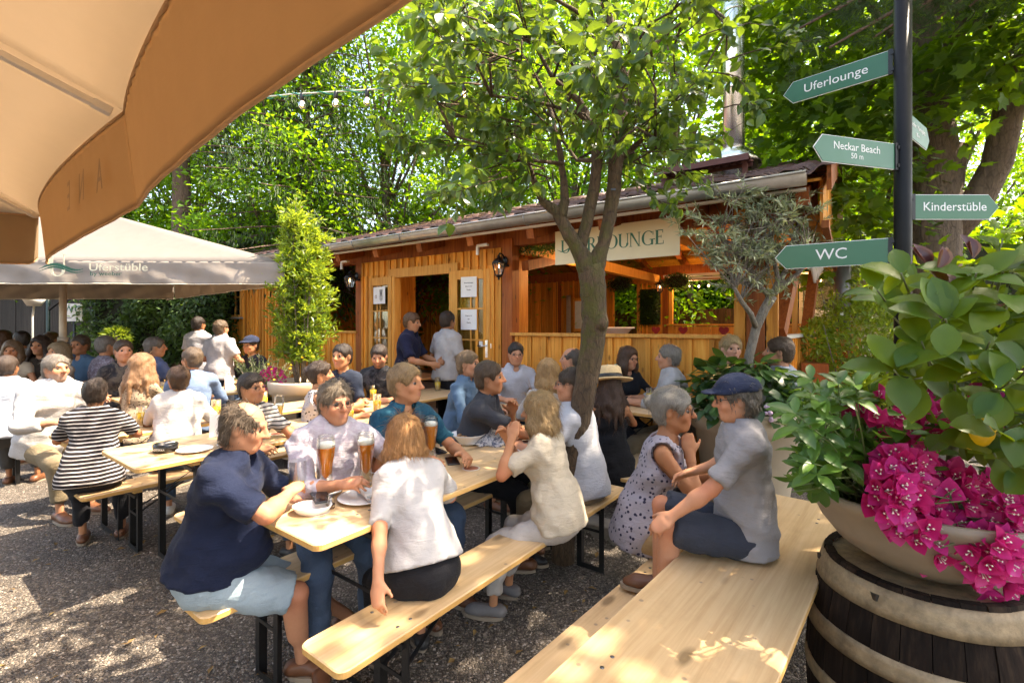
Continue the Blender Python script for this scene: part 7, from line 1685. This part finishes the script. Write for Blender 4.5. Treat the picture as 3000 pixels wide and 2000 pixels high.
# other tables
at_ = thing('ashtray', 'round black ashtray on the left middle table', 'ashtray', on_top(TA, 485, 1322)); MB().lathe([(0, .006), (.05, .006), (.058, 0), (.066, .004), (.068, .045), (.062, .052), (.054, .050), (.050, .018), (0, .014)], 34).build('bowl', plain('black_glaze', (.012, .012, .013), .15), at_)
text('D-OTEKKA', .017, WHITE, at_, (0, -.0690, .024), (R(90), 0, .0), .0006, name='lettering'); MB().tube([(.0, .0, .05), (.045, .02, .056)], .004, 8).build('cigarette', PAPER, at_)
weizen(on_top(TA, 818, 1240), 'tall beer glass on the table behind the navy polo', .14, LAGER, 1.0); plate(on_top(TA, 1165, 1205), 'glass dish at the far end of the left middle table', .10)
for k, (T, u, v, lab) in enumerate(((TM, .25, -.1, 'golden beer held by the man in the black tee'), (TM, .7, .1, 'lager glass at the middle of the small table'), (TN, .5, .05, 'beer glass before the man with dark glasses'), (TN, .9, -.1, 'tumbler in the middle of the pavilion side table'), (TO, .35, -.05, 'golden lager glass before the woman in black'), (TO, .6, .08, 'second lager glass before the woman in black'), (TO, .9, -.1, 'lager glass nearest the pale grey shirt'),
                                    (TB, .5, .0, 'golden lager glass before the loose white shirt'), (TD, .4, .05, 'lager glass before the young man in black tee'), (TD, .8, -.05, 'lager glass before the floral shirt'), (TF, .6, 0, 'lager glass at the table behind the parasol pole'))):
    tumbler(top_of(T, u, v), lab, .11, LAGER, .16, .038)
for T, u, v, lab in ((TA, 1.0, -.15, 'lager glass before the guest in the striped shirt'), (TA, 1.45, .18, 'lager glass behind the lilac shirt'), (TA, 1.9, -.05, 'lager glass at the far end of the left middle table'), (TB, 1.0, .1, 'lager glass before the striped woman'), (TB, 1.5, -.1, 'lager glass before the ponytailed guest'), (TD, 1.4, .1, 'lager glass before the pale blue shirt'), (TE, .4, 0, 'lager glass on the far table by the rosemary'), (TE, 1.0, .1, 'second lager glass on the far table by the rosemary'), (TF, 1.1, .1, 'second lager glass behind the parasol pole'), (TM, 1.2, -.1, 'lager glass before the woman in navy'), (TN, 1.4, .1, 'lager glass before the balding man')):
    tumbler(top_of(T, u, v), lab, .10, LAGER, .16, .038)
for T, u, v, r_, lab in ((TA, .35, .16, .10, 'white plate near the ashtray'), (TB, .75, 0, .11, 'white plate before the loose white shirt'), (TD, .6, .15, .11, 'white plate before the young man in black tee'), (TM, .5, .15, .10, 'white plate on the small table'), (TN, .7, .2, .11, 'white plate before the blonde woman'), (TO, .5, -.2, .11, 'white plate before the woman in black'), (FT, 1.5, -.22, .10, 'white plate beyond the salad bowl'), (FT, 1.45, .22, .09, 'white saucer before the cream top')):
    plate(top_of(T, u, v), lab, r_)
for k, (T, u, v, lab) in enumerate(((FT, .75, .2, 'crumpled paper napkin left of the lone phone'), (TA, .55, .15, 'paper napkin on the left middle table'), (TO, .75, .15, 'paper napkin on the table by the straw hat'))):
    c = thing('paper_napkin', lab, 'napkin', top_of(T, u, v), k * 1.1, 'paper napkins on the tables'); V, F = cloth_patch((-.06, -.06, .004), (.06, -.05, .004), (.05, .06, .004), (-.05, .05, .004), 8, 8, lambda u_, v_: (0, 0, .006 * math.sin(9 * u_ + 5 * v_ + k) + .008 * u_ * v_)); solid(MB().add(V, F, True).build('paper', PAPER, c), .0015)
cup = thing('tea_bowl', 'white sugar bowl on the table before the blonde woman', 'bowl', top_of(TN, .35, .12)); MB().lathe([(0, .003), (.03, .0), (.045, .03), (.046, .05), (.043, .05), (.03, .012), (0, .01)], 24).build('dish', CERAMIC, cup)
sc_ = thing('flower_scarf', 'turquoise flowered cloth behind the straw hat', 'cloth', at(1790, 1092, 4.5)); F_ = Field((-.14, -.1, -.1), (.14, .1, .12), .012); F_.ell((0, 0, 0), (.11, .07, .075), None, .02); F_.folds(.012, 50, 4); _V, _Q = F_.mesh(); link('cloth', npmesh('cloth', _V, _Q, True, [cloth((.02, .28, .27), pattern='spots', col2=(.55, .45, .05), freq=22)]), sc_)

# ------------------------------------------------------------------ foreground bowl: lemon tree, bougainvillea, leafy plant
def inpoly(x, y, poly):
    c = False; j = len(poly) - 1
    for i in range(len(poly)):
        if (poly[i][1] > y) != (poly[j][1] > y) and x < (poly[j][0] - poly[i][0]) * (y - poly[i][1]) / (poly[j][1] - poly[i][1]) + poly[i][0]: c = not c
        j = i
    return c
def build_lemon():
    gr = random.Random(77); base = BOWL + Vector((.10, .02, .20)); t = thing('lemon_tree', 'lemon tree with large glossy leaves and yellow fruit in the flower bowl', 'tree', base); b = MB()
    kit = LeafKit(T_fine(.64, .22, .11, (0, .50, .82, 1, .93, .62, 0), .012), L_LEMON, 7); kb = LeafKit(T_fine(.46, .3, .16, (0, .5, .9, 1, .7, 0)), leaf_mat('bronze_leaf', [(.06, .022, .03), (.13, .05, .035), (.26, .12, .03)], (.4, .12, .03), .3, .3), 3)
    b.tube([(0, 0, -.06), (.01, 0, .15), (.04, .0, .32), (.03, -.02, .5)], [.018, .016, .014, .010], 8)
    poly = [(3060, 640), (2960, 690), (2790, 730), (2690, 770), (2600, 800), (2545, 860), (2590, 990), (2600, 1110), (2640, 1190), (2740, 1240), (2830, 1300), (2900, 1400), (3000, 1450), (3420, 1350), (3420, 600), (3200, 520)]
    cl = []
    while len(cl) < 74:
        px, py = gr.uniform(2530, 3400), gr.uniform(530, 1420)
        if not inpoly(px, py, poly): continue
        cl.append((px, py, gr.uniform(1.22, 1.85)))
    cl += [(2570, 850, 1.5), (2640, 800, 1.45), (2620, 930, 1.5), (2700, 1000, 1.4), (2680, 1110, 1.42), (2760, 880, 1.4), (2860, 800, 1.35), (2950, 760, 1.35), (2960, 860, 1.3), (2900, 1000, 1.32), (2960, 1120, 1.3), (2940, 1290, 1.28), (2860, 1090, 1.35), (2990, 1240, 1.25), (2780, 1180, 1.5)]
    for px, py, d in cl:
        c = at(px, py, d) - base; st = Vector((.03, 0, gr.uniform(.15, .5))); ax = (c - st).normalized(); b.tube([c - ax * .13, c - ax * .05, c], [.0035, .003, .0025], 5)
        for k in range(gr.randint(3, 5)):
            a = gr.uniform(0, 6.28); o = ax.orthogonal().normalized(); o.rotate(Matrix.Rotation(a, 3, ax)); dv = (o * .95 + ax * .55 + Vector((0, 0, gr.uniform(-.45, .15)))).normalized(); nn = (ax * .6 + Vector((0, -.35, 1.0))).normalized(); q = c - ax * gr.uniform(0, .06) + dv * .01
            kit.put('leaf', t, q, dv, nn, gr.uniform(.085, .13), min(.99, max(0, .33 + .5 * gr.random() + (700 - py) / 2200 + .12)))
    for px, py, d in ((2745, 790, 1.42), (2775, 850, 1.42), (2725, 790, 1.45), (2850, 760, 1.4)):
        for k in range(2): kb.put('leaf', t, at(px, py, d) - base, (gr.uniform(-.7, .7), gr.uniform(-.4, .2), .8), (0, -1, .3), gr.uniform(.06, .09))
    b.build('branches', plain('green_bark', (.11, .13, .05), .6, var=.3, nscale=40), t)['kind'] = 'stuff'
    P = np.array([tuple(at(gr.uniform(2660, 3350), gr.uniform(760, 1300), gr.uniform(1.6, 2.05)) - base) for _ in range(520)]); leafobj('inner_foliage', T_fine(.6, .2, .1), P, rdir(520, -.2), rdir(520, .8), rng.uniform(.07, .11, 520), rng.random(520) * .6, L_LEMON, t, True)
    lm = MB().lathe([(.0, -.056), (.006, -.054), (.018, -.045), (.031, -.022), (.034, .0), (.031, .022), (.020, .042), (.008, .05), (.0, .051)], 22).mesh('lemon'); lm.materials.append(plain('lemon_peel', (.80, .47, .015), .38, var=.12, nscale=30, bmp=.25))
    for px, py, d, rx in ((2868, 1265, 1.36, .25), (2890, 1195, 1.50, .9), (2990, 1320, 1.45, .4)): link('lemon', lm, t, None, at(px, py, d) - base, (rx, .3, 0))
build_lemon()
def build_bougainvillea():
    gr = random.Random(88); base = BOWL + Vector((.0, -.12, .2)); t = thing('bougainvillea', 'magenta bougainvillea blooming over the front of the flower bowl', 'plant', base)
    TV, TF = T_fine(.74, .12, .16, (0, .62, .95, 1, .66, 0), .02); white = plain('stamen_white', (.72, .66, .56), .6); fm = []
    for k in range(6):
        V = []; F = []; mi = []; at_v = []
        for j in range(3):
            a = j * 2.094 + .2; op = .62; dv = np.array([math.cos(a) * math.sin(op), math.sin(a) * math.sin(op), math.cos(op)]); nn = np.array([-math.cos(a) * math.cos(op), -math.sin(a) * math.cos(op), math.sin(op)]); x = np.cross(dv, nn); n0 = sum(len(v) for v in V); V.append(TV[:, 0:1] * x + TV[:, 1:2] * dv + TV[:, 2:3] * nn); F += [tuple(q + n0) for q in TF]; mi += [0] * len(TF)
        for j in range(3):
            a = j * 2.094 + 1.2; p0 = np.array([0, 0, .05]); p1 = np.array([math.cos(a) * .14, math.sin(a) * .14, .62]); w = .022; n0 = sum(len(v) for v in V); V.append(np.array([p0 + [w, 0, 0], p0 + [-w, w, 0], p0 + [-w, -w, 0], p1 + [w, 0, 0], p1 + [-w, w, 0], p1 + [-w, -w, 0]])); F += [(n0, n0 + 1, n0 + 4), (n0, n0 + 4, n0 + 3), (n0 + 1, n0 + 2, n0 + 5), (n0 + 1, n0 + 5, n0 + 4), (n0 + 2, n0, n0 + 3), (n0 + 2, n0 + 3, n0 + 5)]; mi += [1] * 6
            n0 = sum(len(v) for v in V); st = [p1 + np.array([math.cos(q) * (.075 if q_ % 2 == 0 else .03), math.sin(q) * (.075 if q_ % 2 == 0 else .03), .02]) for q_, q in enumerate(np.arange(10) * .628)]; V.append(np.array([p1 + [0, 0, .03]] + st)); F += [(n0, n0 + 1 + i, n0 + 1 + (i + 1) % 10) for i in range(10)]; mi += [1] * 10
        Va = np.concatenate(V); fm.append(npmesh('flower', Va, np.array(F), True, [L_BOUG, white], mi, {'var': np.full(len(Va), (k + .5) / 6)}))
    for (px, py, rx, ry, d, n) in ((2640, 1450, 100, 125, 1.46, 74), (2640, 1380, 90, 60, 1.5, 26), (2740, 1570, 95, 70, 1.44, 34), (2905, 1610, 110, 110, 1.40, 66), (2810, 1450, 95, 90, 1.5, 40), (2590, 1215, 95, 65, 1.66, 26), (2730, 1230, 120, 75, 1.68, 34), (2890, 1200, 70, 90, 1.7, 16), (2960, 1480, 90, 80, 1.42, 22)):
        for k in range(n):
            a = gr.uniform(0, 6.28); r = math.sqrt(gr.random()); dx, dy = r * math.cos(a), r * math.sin(a); p = at(px + rx * dx, py + ry * dy, d + .16 * r * r + gr.uniform(-.02, .04))
            nv = Vector((dx * .9 + gr.gauss(0, .3), -1.0 + gr.gauss(0, .2), -dy * .9 + .25 + gr.gauss(0, .3))).normalized(); o = link('flower', fm[gr.randrange(6)], t); s = gr.uniform(.046, .064); o.matrix_basis = Matrix.Translation(p - base) @ nv.to_track_quat('Z', 'Y').to_matrix().to_4x4() @ Matrix.Rotation(gr.uniform(0, 6.28), 4, 'Z') @ Matrix.Diagonal((s, s, s, 1))
    kit = LeafKit(T_fine(.6, .2, .08), L_PLANT, 4); b = MB()
    for k in range(60):
        px, py = gr.uniform(2560, 3000), gr.uniform(1200, 1500); kit.put('leaf', t, at(px, py, gr.uniform(1.55, 1.75)) - base, (gr.uniform(-1, 1), -.6, gr.uniform(-.3, .8)), (0, -.5, 1), gr.uniform(.05, .09))
    for k in range(14): b.tube([(gr.uniform(-.2, .2), 0, -.02), (gr.uniform(-.3, .3), -.1, .08), (gr.uniform(-.3, .35), -.2, gr.uniform(-.05, .2))], [.004, .003, .002], 4)
    b.build('stems', MATS['green_bark'], t)['kind'] = 'stuff'
build_bougainvillea()
def build_leafy():
    gr = random.Random(99); base = BOWL + Vector((-.24, .06, .2)); t = thing('leafy_plant', 'dense fresh green leafy plant spilling left over the flower bowl', 'plant', base); kit = LeafKit(T_fine(.44, .28, .09, (0, .55, .95, 1, .70, 0)), L_PLANT, 6); b = MB()
    n = 0; stems = []
    for k in range(62):
        px, py, d = gr.uniform(2310, 2560), gr.uniform(1110, 1440), gr.uniform(1.52, 1.95)
        if px < 2360 and py < 1170: continue
        if px > 2480 and py > 1330: continue
        stems.append((px, py, d))
    for px, py, d in stems + [(2320, 1440, 1.6), (2350, 1420, 1.58), (2400, 1430, 1.55), (2450, 1400, 1.55)]:
        c = at(px, py, d) - base; st = Vector((gr.uniform(-.05, .15), gr.uniform(-.1, .1), 0)); ax = (c - st).normalized() * .6 + Vector((0, -.15, .5)); ax.normalize()
        if py > 1390: ax = Vector((-.5, -.3, -.6)).normalized()
        b.tube([st, st.lerp(c, .6) + Vector((0, 0, .04)), c], [.0035, .003, .002], 4)
        for lv in range(2):
            q = c - ax * .055 * lv
            for j in range(4 if lv else 3):
                if n >= 300: break
                a = j * 1.57 + lv * .8 + gr.uniform(-.3, .3); o = ax.orthogonal().normalized(); o.rotate(Matrix.Rotation(a, 3, ax)); dv = (o + ax * (.75 if lv == 0 else .25) + Vector((0, 0, -.1))).normalized(); kit.put('leaf', t, q, dv, ax, gr.uniform(.062, .095)); n += 1
    b.build('stems', MATS['green_stem'], t)['kind'] = 'stuff'
    P = np.array([tuple(at(gr.uniform(2340, 2560), gr.uniform(1150, 1420), gr.uniform(1.75, 2.0)) - base) for _ in range(330)]); nn = rdir(330, .6); leafobj('inner_foliage', T_simple(.45, .08), P, rdir(330, -.1), nn, rng.uniform(.05, .08, 330), rng.random(330) * .5, L_PLANT, t, True)
    t2 = thing('oleander', 'upright plant with long lance shaped leaves behind the magenta flowers', 'plant', BOWL + Vector((-.05, .16, .2))); kit2 = LeafKit(T_fine(.2, .18, .05, (0, .6, 1, .9, .55, 0)), L_LAUREL, 5); b = MB(); bb = BOWL + Vector((-.05, .16, .2))
    for px, py, d in ((2500, 1150, 1.85), (2545, 1130, 1.85), (2585, 1150, 1.9), (2470, 1180, 1.8), (2610, 1170, 1.9), (2560, 1190, 1.8)):
        c = at(px, py, d) - bb; b.tube([(0, 0, 0), c * .6, c], [.004, .0035, .002], 4)
        for k in range(9): a = k * .7 + gr.uniform(-.3, .3); kit2.put('leaf', t2, c - Vector((0, 0, .02 * (k % 3))), (math.cos(a) * .75, math.sin(a) * .75, gr.uniform(.35, 1.0)), (0, 0, 1), gr.uniform(.10, .15))
    b.build('stems', MATS['green_stem'], t2)['kind'] = 'stuff'
build_leafy()

# ------------------------------------------------------------------ inside and behind the pavilion
def bth(name, label, cat, s, t, z, group=None): p = bl(s, t, z); return thing(name, label, cat, p, BLD.rotation_euler.z, group)
def build_behind():
    gr = random.Random(5); g = np.random.default_rng(6)
    f = bth('board_fence', 'brown vertical board fence behind the pavilion', 'fence', 0, 7.0, 0); x = -2.2
    while x < 7.2:
        w = gr.uniform(.12, .16); slab('board', WD_FENCE, f, (x + w / 2, gr.uniform(-.006, .006), .98 + gr.uniform(-.01, .01)), (w - .008, .022, 1.92), 0); x += w
    for z in (.4, 1.6): MB().box((2.5, .04, z), (9.6, .04, .08)).build('rail', WD_FENCE, f)
    tr = bth('food_trailer', 'cream food trailer with hatch open behind the olive tree', 'trailer', 4.05, 6.0, 0); cr = plain('trailer_cream', (.56, .48, .36), .4)
    for (c, sz, nm, m) in (((0, .6, 2.42), (1.7, 1.2, .10), 'roof', plain('grey_roof', (.22, .24, .26), .5)), ((0, 1.1, 1.7), (1.6, .04, 1.4), 'rear_wall', cr), ((.78, .55, 1.7), (.05, 1.1, 1.4), 'side_wall', cr), ((-.78, .05, 1.9), (.07, .07, 1.0), 'corner_post', cr), ((0, .0, 1.25), (1.65, .06, .5), 'counter_front', WHITE), ((0, -.10, 1.52), (1.7, .35, .03), 'counter', WHITE), ((0, -.35, 2.50), (1.8, .9, .03), 'hatch', cr)): MB().box(c, sz).build(nm, m, tr, bevel=.006)
    gl = MB(); gl.box((-.2, -.1, 1.72), (1.1, .004, .36)); gl.build('glass_guard', PANE, tr); MB().box((-.45, -.11, 1.80), (.28, .004, .14)).build('menu_card', PAPER, tr); MB().box((.2, .9, 2.0), (.35, .3, .25)).build('shelf_box', plain('brown_box', (.2, .13, .08), .7), tr); MB().box((-.3, .95, 1.95), (.3, .2, .3)).build('shelf_box', IRON, tr)
    for s, t, z, lab in ((.10, 4.7, 2.42, 'left clump of boxwood greenery hanging inside the pavilion'), (1.25, 4.8, 2.42, 'boxwood greenery clump hanging left of the plum trunk'), (2.35, 4.7, 2.45, 'right clump of boxwood greenery hanging inside the pavilion')):
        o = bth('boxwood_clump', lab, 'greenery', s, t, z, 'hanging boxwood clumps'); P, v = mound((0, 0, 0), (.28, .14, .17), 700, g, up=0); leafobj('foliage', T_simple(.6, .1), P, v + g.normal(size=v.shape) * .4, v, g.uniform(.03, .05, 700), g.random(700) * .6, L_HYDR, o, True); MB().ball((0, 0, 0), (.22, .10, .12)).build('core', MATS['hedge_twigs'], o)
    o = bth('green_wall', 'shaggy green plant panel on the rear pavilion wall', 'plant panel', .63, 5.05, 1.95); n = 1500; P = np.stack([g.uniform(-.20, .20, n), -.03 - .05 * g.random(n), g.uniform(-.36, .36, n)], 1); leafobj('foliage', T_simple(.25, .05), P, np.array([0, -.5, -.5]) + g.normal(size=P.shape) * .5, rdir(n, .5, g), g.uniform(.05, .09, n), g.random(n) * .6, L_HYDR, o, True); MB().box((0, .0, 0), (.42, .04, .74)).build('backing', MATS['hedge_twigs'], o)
    o = bth('green_garland', 'leafy garland along the beam left of the name sign', 'garland', 1.0, .12, 2.50); n = 700; P = np.stack([g.uniform(-.35, .35, n), g.normal(0, .05, n), g.normal(0, .035, n)], 1); leafobj('foliage', T_simple(.5, .1), P, rdir(n, 0, g), rdir(n, .5, g), g.uniform(.03, .06, n), g.random(n), L_HEDGE, o, True)
    h2 = bth('ceiling_bulb', 'single bulb hanging from the pavilion roof over the inner tables', 'lamp', 2.2, 2.4, 2.7); MB().ball((0, 0, 0), (.022, .022, .03), 10, 7).build('bulb', GLOW, h2); MB().tube([(0, 0, .03), (0, 0, .5)], .006, 6).build('socket', BLACK_PLASTIC, h2); lamp_light(h2, (0, 0, -.07), 8)
    h = bth('radiant_heater', 'long white radiant heater under the pavilion roof', 'heater', 1.9, 4.9, 2.47); MB().box((0, 0, 0), (.9, .09, .07)).build('housing', WHITE, h, bevel=.008); MB().tube([(-.4, -.05, -.02), (.4, -.05, -.02)], .012, 8).build('element', plain('copper_tube', (.5, .25, .1), .3, .8), h); MB().box((0, .02, .08), (1.9, .05, .05)).build('mounting_rail', WHITE, h)
    ls = bth('rear_light_string', 'row of small bulbs under the rear eave of the pavilion', 'string lights', 2.2, 5.35, 2.36); MB().tube([(-1.1, 0, .05), (1.5, 0, .05)], .004, 5).build('cable', IRON, ls)
    bm = MB().ball((0, 0, 0), (.018, .018, .024), 8, 6).mesh('bulb'); bm.materials.append(GLOW)
    for i in range(14): link('bulb', bm, ls, None, (-1.05 + i * .19, 0, gr.uniform(-.005, .01)))
    for x in (-.8, .2, 1.2): lamp_light(ls, (x, -.25, -.02), 3)
    o = bth('hanging_bulb', 'single bulb hanging behind the right door lantern', 'lamp', .95, 1.2, 2.35); MB().ball((0, 0, 0), (.022, .022, .03), 10, 7).build('bulb', GLOW, o); lamp_light(o, (0, -.05, -.06), 5); MB().tube([(0, 0, .03), (0, 0, .16)], .01, 6).build('socket', BLACK_PLASTIC, o)
    tb = bth('white_basin', 'long white basin standing behind the front parapet', 'basin', .95, 2.2, 1.38); MB().lathe([(0, .0), (.20, .0), (.30, .13), (.34, .14), (.34, .16), (.29, .155), (.18, .03), (0, .02)], 30, sx=1.2, sy=.6).build('basin', CERAMIC, tb); MB().box((0, 0, -.56), (.4, .25, 1.1)).build('stand', WD_FRAME, tb)
    hm = plain('dark_red_felt', (.20, .008, .012), .8)
    poly = []
    for i in range(24): a = 2 * math.pi * i / 24; poly.append((.16 * math.sin(a) ** 3 * .55, (.13 * math.cos(a) - .05 * math.cos(2 * a) - .02 * math.cos(3 * a) - .01 * math.cos(4 * a)) * .62))
    for s, t, lab in ((.72, 1.9, 'red felt heart leaning on the white basin'), (1.55, 2.6, 'red felt heart left of the plum trunk inside the pavilion'), (2.02, 2.4, 'red felt heart half hidden by the plum trunk'), (2.62, 2.2, 'red felt heart left of the olive tree'), (3.0, 1.6, 'red felt heart behind the olive branches')):
        o = bth('red_heart', lab, 'heart', s, t, 1.43, 'red hearts inside the pavilion'); MB().prism([(x_ * .75, y_ * .75) for x_, y_ in poly], (0, 0, .06), (1, 0, 0), (0, 0, 1), (0, 1, 0), .02).build('heart', hm, o, bevel=.006); MB().tube([(0, .01, -1.2), (0, .01, .0)], .006, 6).build('stick', IRON, o)
    cu = bth('side_curtain', 'gathered pale translucent curtain at the right corner of the pavilion', 'curtain', 3.68, -.05, 2.0); V, F = cloth_patch((-.02, .0, .62), (.02, 1.3, .78), (.10, 1.5, .18), (.06, .75, -.02), 30, 14, lambda u, v: (.03 * math.sin(40 * u) * (1 - .4 * v), .02 * math.sin(27 * u), 0)); solid(MB().add(V, F, True).build('cloth', fabric('pale_curtain', (.56, .48, .40), .06, trans=(.5, .40, .3), tw=.4), cu))
    cu = bth('grey_duct', 'grey ventilation pipe inside the right side of the pavilion', 'pipe', 3.95, 3.2, 1.5); MB().lathe([(.10, .02), (.10, .9)], 18).build('pipe', plain('grey_pipe', (.16, .15, .14), .4, .5), cu); MB().box((0, -.10, .2), (.04, .01, .10)).build('label', PAPER, cu)
    pl = bth('planter_greens', 'bright green plants behind the right side parapet', 'plants', 3.72, 2.0, 1.15); P, v = mound((0, 0, .2), (.16, .7, .28), 700, g); leafobj('foliage', T_simple(.45, .1), P, v + g.normal(size=v.shape) * .5, v, g.uniform(.05, .09, 700), g.random(700), L_LAUREL, pl, True); MB().box((0, 0, -.25), (.25, 1.4, .5)).build('box', WD_RED, pl)
    # door room: rear window and curtains
    dw = bth('inner_window', 'bright small window seen through the open door', 'window', -.95, 4.98, 1.5); MB().box((0, 0, .3), (.34, .05, .75)).build('frame', WD_FRAME, dw); MB().box((0, -.028, .3), (.24, .006, .62)).build('pane', plain('milky_pane', (.55, .60, .62), .2), dw)
    for sx in (-.26, .26): V, F = cloth_patch((sx - .06, -.06, .75), (sx + .06, -.06, .75), (sx + .07, -.06, -.9), (sx - .07, -.06, -.9), 10, 6, lambda u, v: (0, .02 * math.sin(18 * u), 0)); solid(MB().add(V, F, True).build('curtain', cloth((.40, .36, .33)), dw))
    # outbuilding with red roof at the left
    p = at(770, 760, 12.6); ob = thing('outbuilding', 'dark outbuilding with small red tiled roof behind the pavilion', 'building', (p.x, p.y, 0), math.atan2(U.y, U.x)); MB().box((0, 1.5, 1.6), (2.2, 3, 3.2)).build('wall', plain('dark_render', (.05, .042, .035), .9), ob)
    for i in range(9): slab('tile_row', TILE_RED, ob, (.0, -.35 + i * .22, 3.18 + i * .065 + .02), (2.7, .235, .035), rot=(R(19), 0, 0))
    MB().beam((1.36, -.5, 3.1), (1.36, 1.6, 3.75), .04, .16).build('barge_board', plain('red_brown_paint', (.26, .07, .03), .6), ob); MB().box((0, 3.0, 3.3), (2.6, 2.4, .5)).build('rear_roof', TILE_RED, ob)
    # shed, toilet sign and lamps at far left
    sh = thing('black_shed', 'black timber shed at the far left behind the guests', 'shed', (-11.6, 11.2, 0))
    for i in range(34): slab('board', WD_DARK, sh, (-3.0 + i * .17, gr.uniform(-.01, .01), 1.15 if i % 2 else 1.17), (.165, .03, 2.3))
    MB().box((0, .6, 2.42), (6.6, 1.7, .08)).build('roof', WD_DARK, sh); MB().box((0, 1.2, 1.15), (5.8, .05, 2.3)).build('rear_wall', WD_DARK, sh)
    for x in (.35, 1.55, 2.55): MB().tube([(x, -.7, 0), (x, -.7, 2.42)], .035, 8).build('post', plain('dark_green_post', (.01, .03, .02), .5), sh)
    MB().beam((1.55, -.7, 1.9), (2.2, -.7, 2.4), .05, .05).build('brace', WD_DARK, sh)
    ws = thing('toilet_sign', 'white WC board with green letters at the left hedge', 'sign', at(214, 915, 9.25)); MB().box((0, 0, 0), (.36, .02, .34)).build('panel', WHITE, ws); text('WC', .20, GREEN_INK, ws, (0, -.0115, .05), (R(90), 0, 0)); MB().box((-.08, -.0115, -.10), (.12, .002, .012)).build('arrow', INK, ws); MB().tube([(0, .03, -2), (0, .03, .0)], .02, 6).build('stake', IRON, ws)
    la = thing('park_lamp', 'white boxy lamp on a thin pole in front of the shed', 'lamp', at(100, 888, 8.6) - Vector((0, 0, 1.95))); MB().tube([(-.02, 0, 0), (-.03, 0, 1.7), (0, 0, 1.9)], .016, 8).build('pole', SIL_PAINT, la); b = MB(); b.lathe([(.10, 1.90), (.16, 2.02), (.15, 2.05), (.0, 2.07)], 6); b.build('shade', WHITE, la)
    yb = thing('yellow_bush', 'small yellow green bush before the hedge', 'bush', at(342, 985, 8.9)); P, v = mound((0, 0, 0), (.22, .2, .16), 500, g); leafobj('foliage', T_simple(.3, .1), P, v + g.normal(size=v.shape) * .4, v, g.uniform(.05, .08, 500), np.full(500, .95), L_LAUREL, yb, True); MB().tube([(0, 0, -1.4), (0, 0, 0)], .02, 6).build('stem', BARK, yb)
    # fallen leaves
    n = 170; x = g.uniform(-3.6, 1.2, n); y = g.uniform(1.4, 3.8, n); leafobj('fallen_leaves', T_simple(.5, .1), np.stack([x, y, gz(x, y) + .012], 1), np.stack([g.normal(size=n), g.normal(size=n), g.normal(size=n) * .15], 1), rdir(n, 2.5, g), g.uniform(.03, .06, n), g.random(n), L_DRY, None, True)
    bpy.data.objects['fallen_leaves']['label'] = 'dry fallen leaves scattered on the gravel'; bpy.data.objects['fallen_leaves']['category'] = 'leaves'
build_behind()
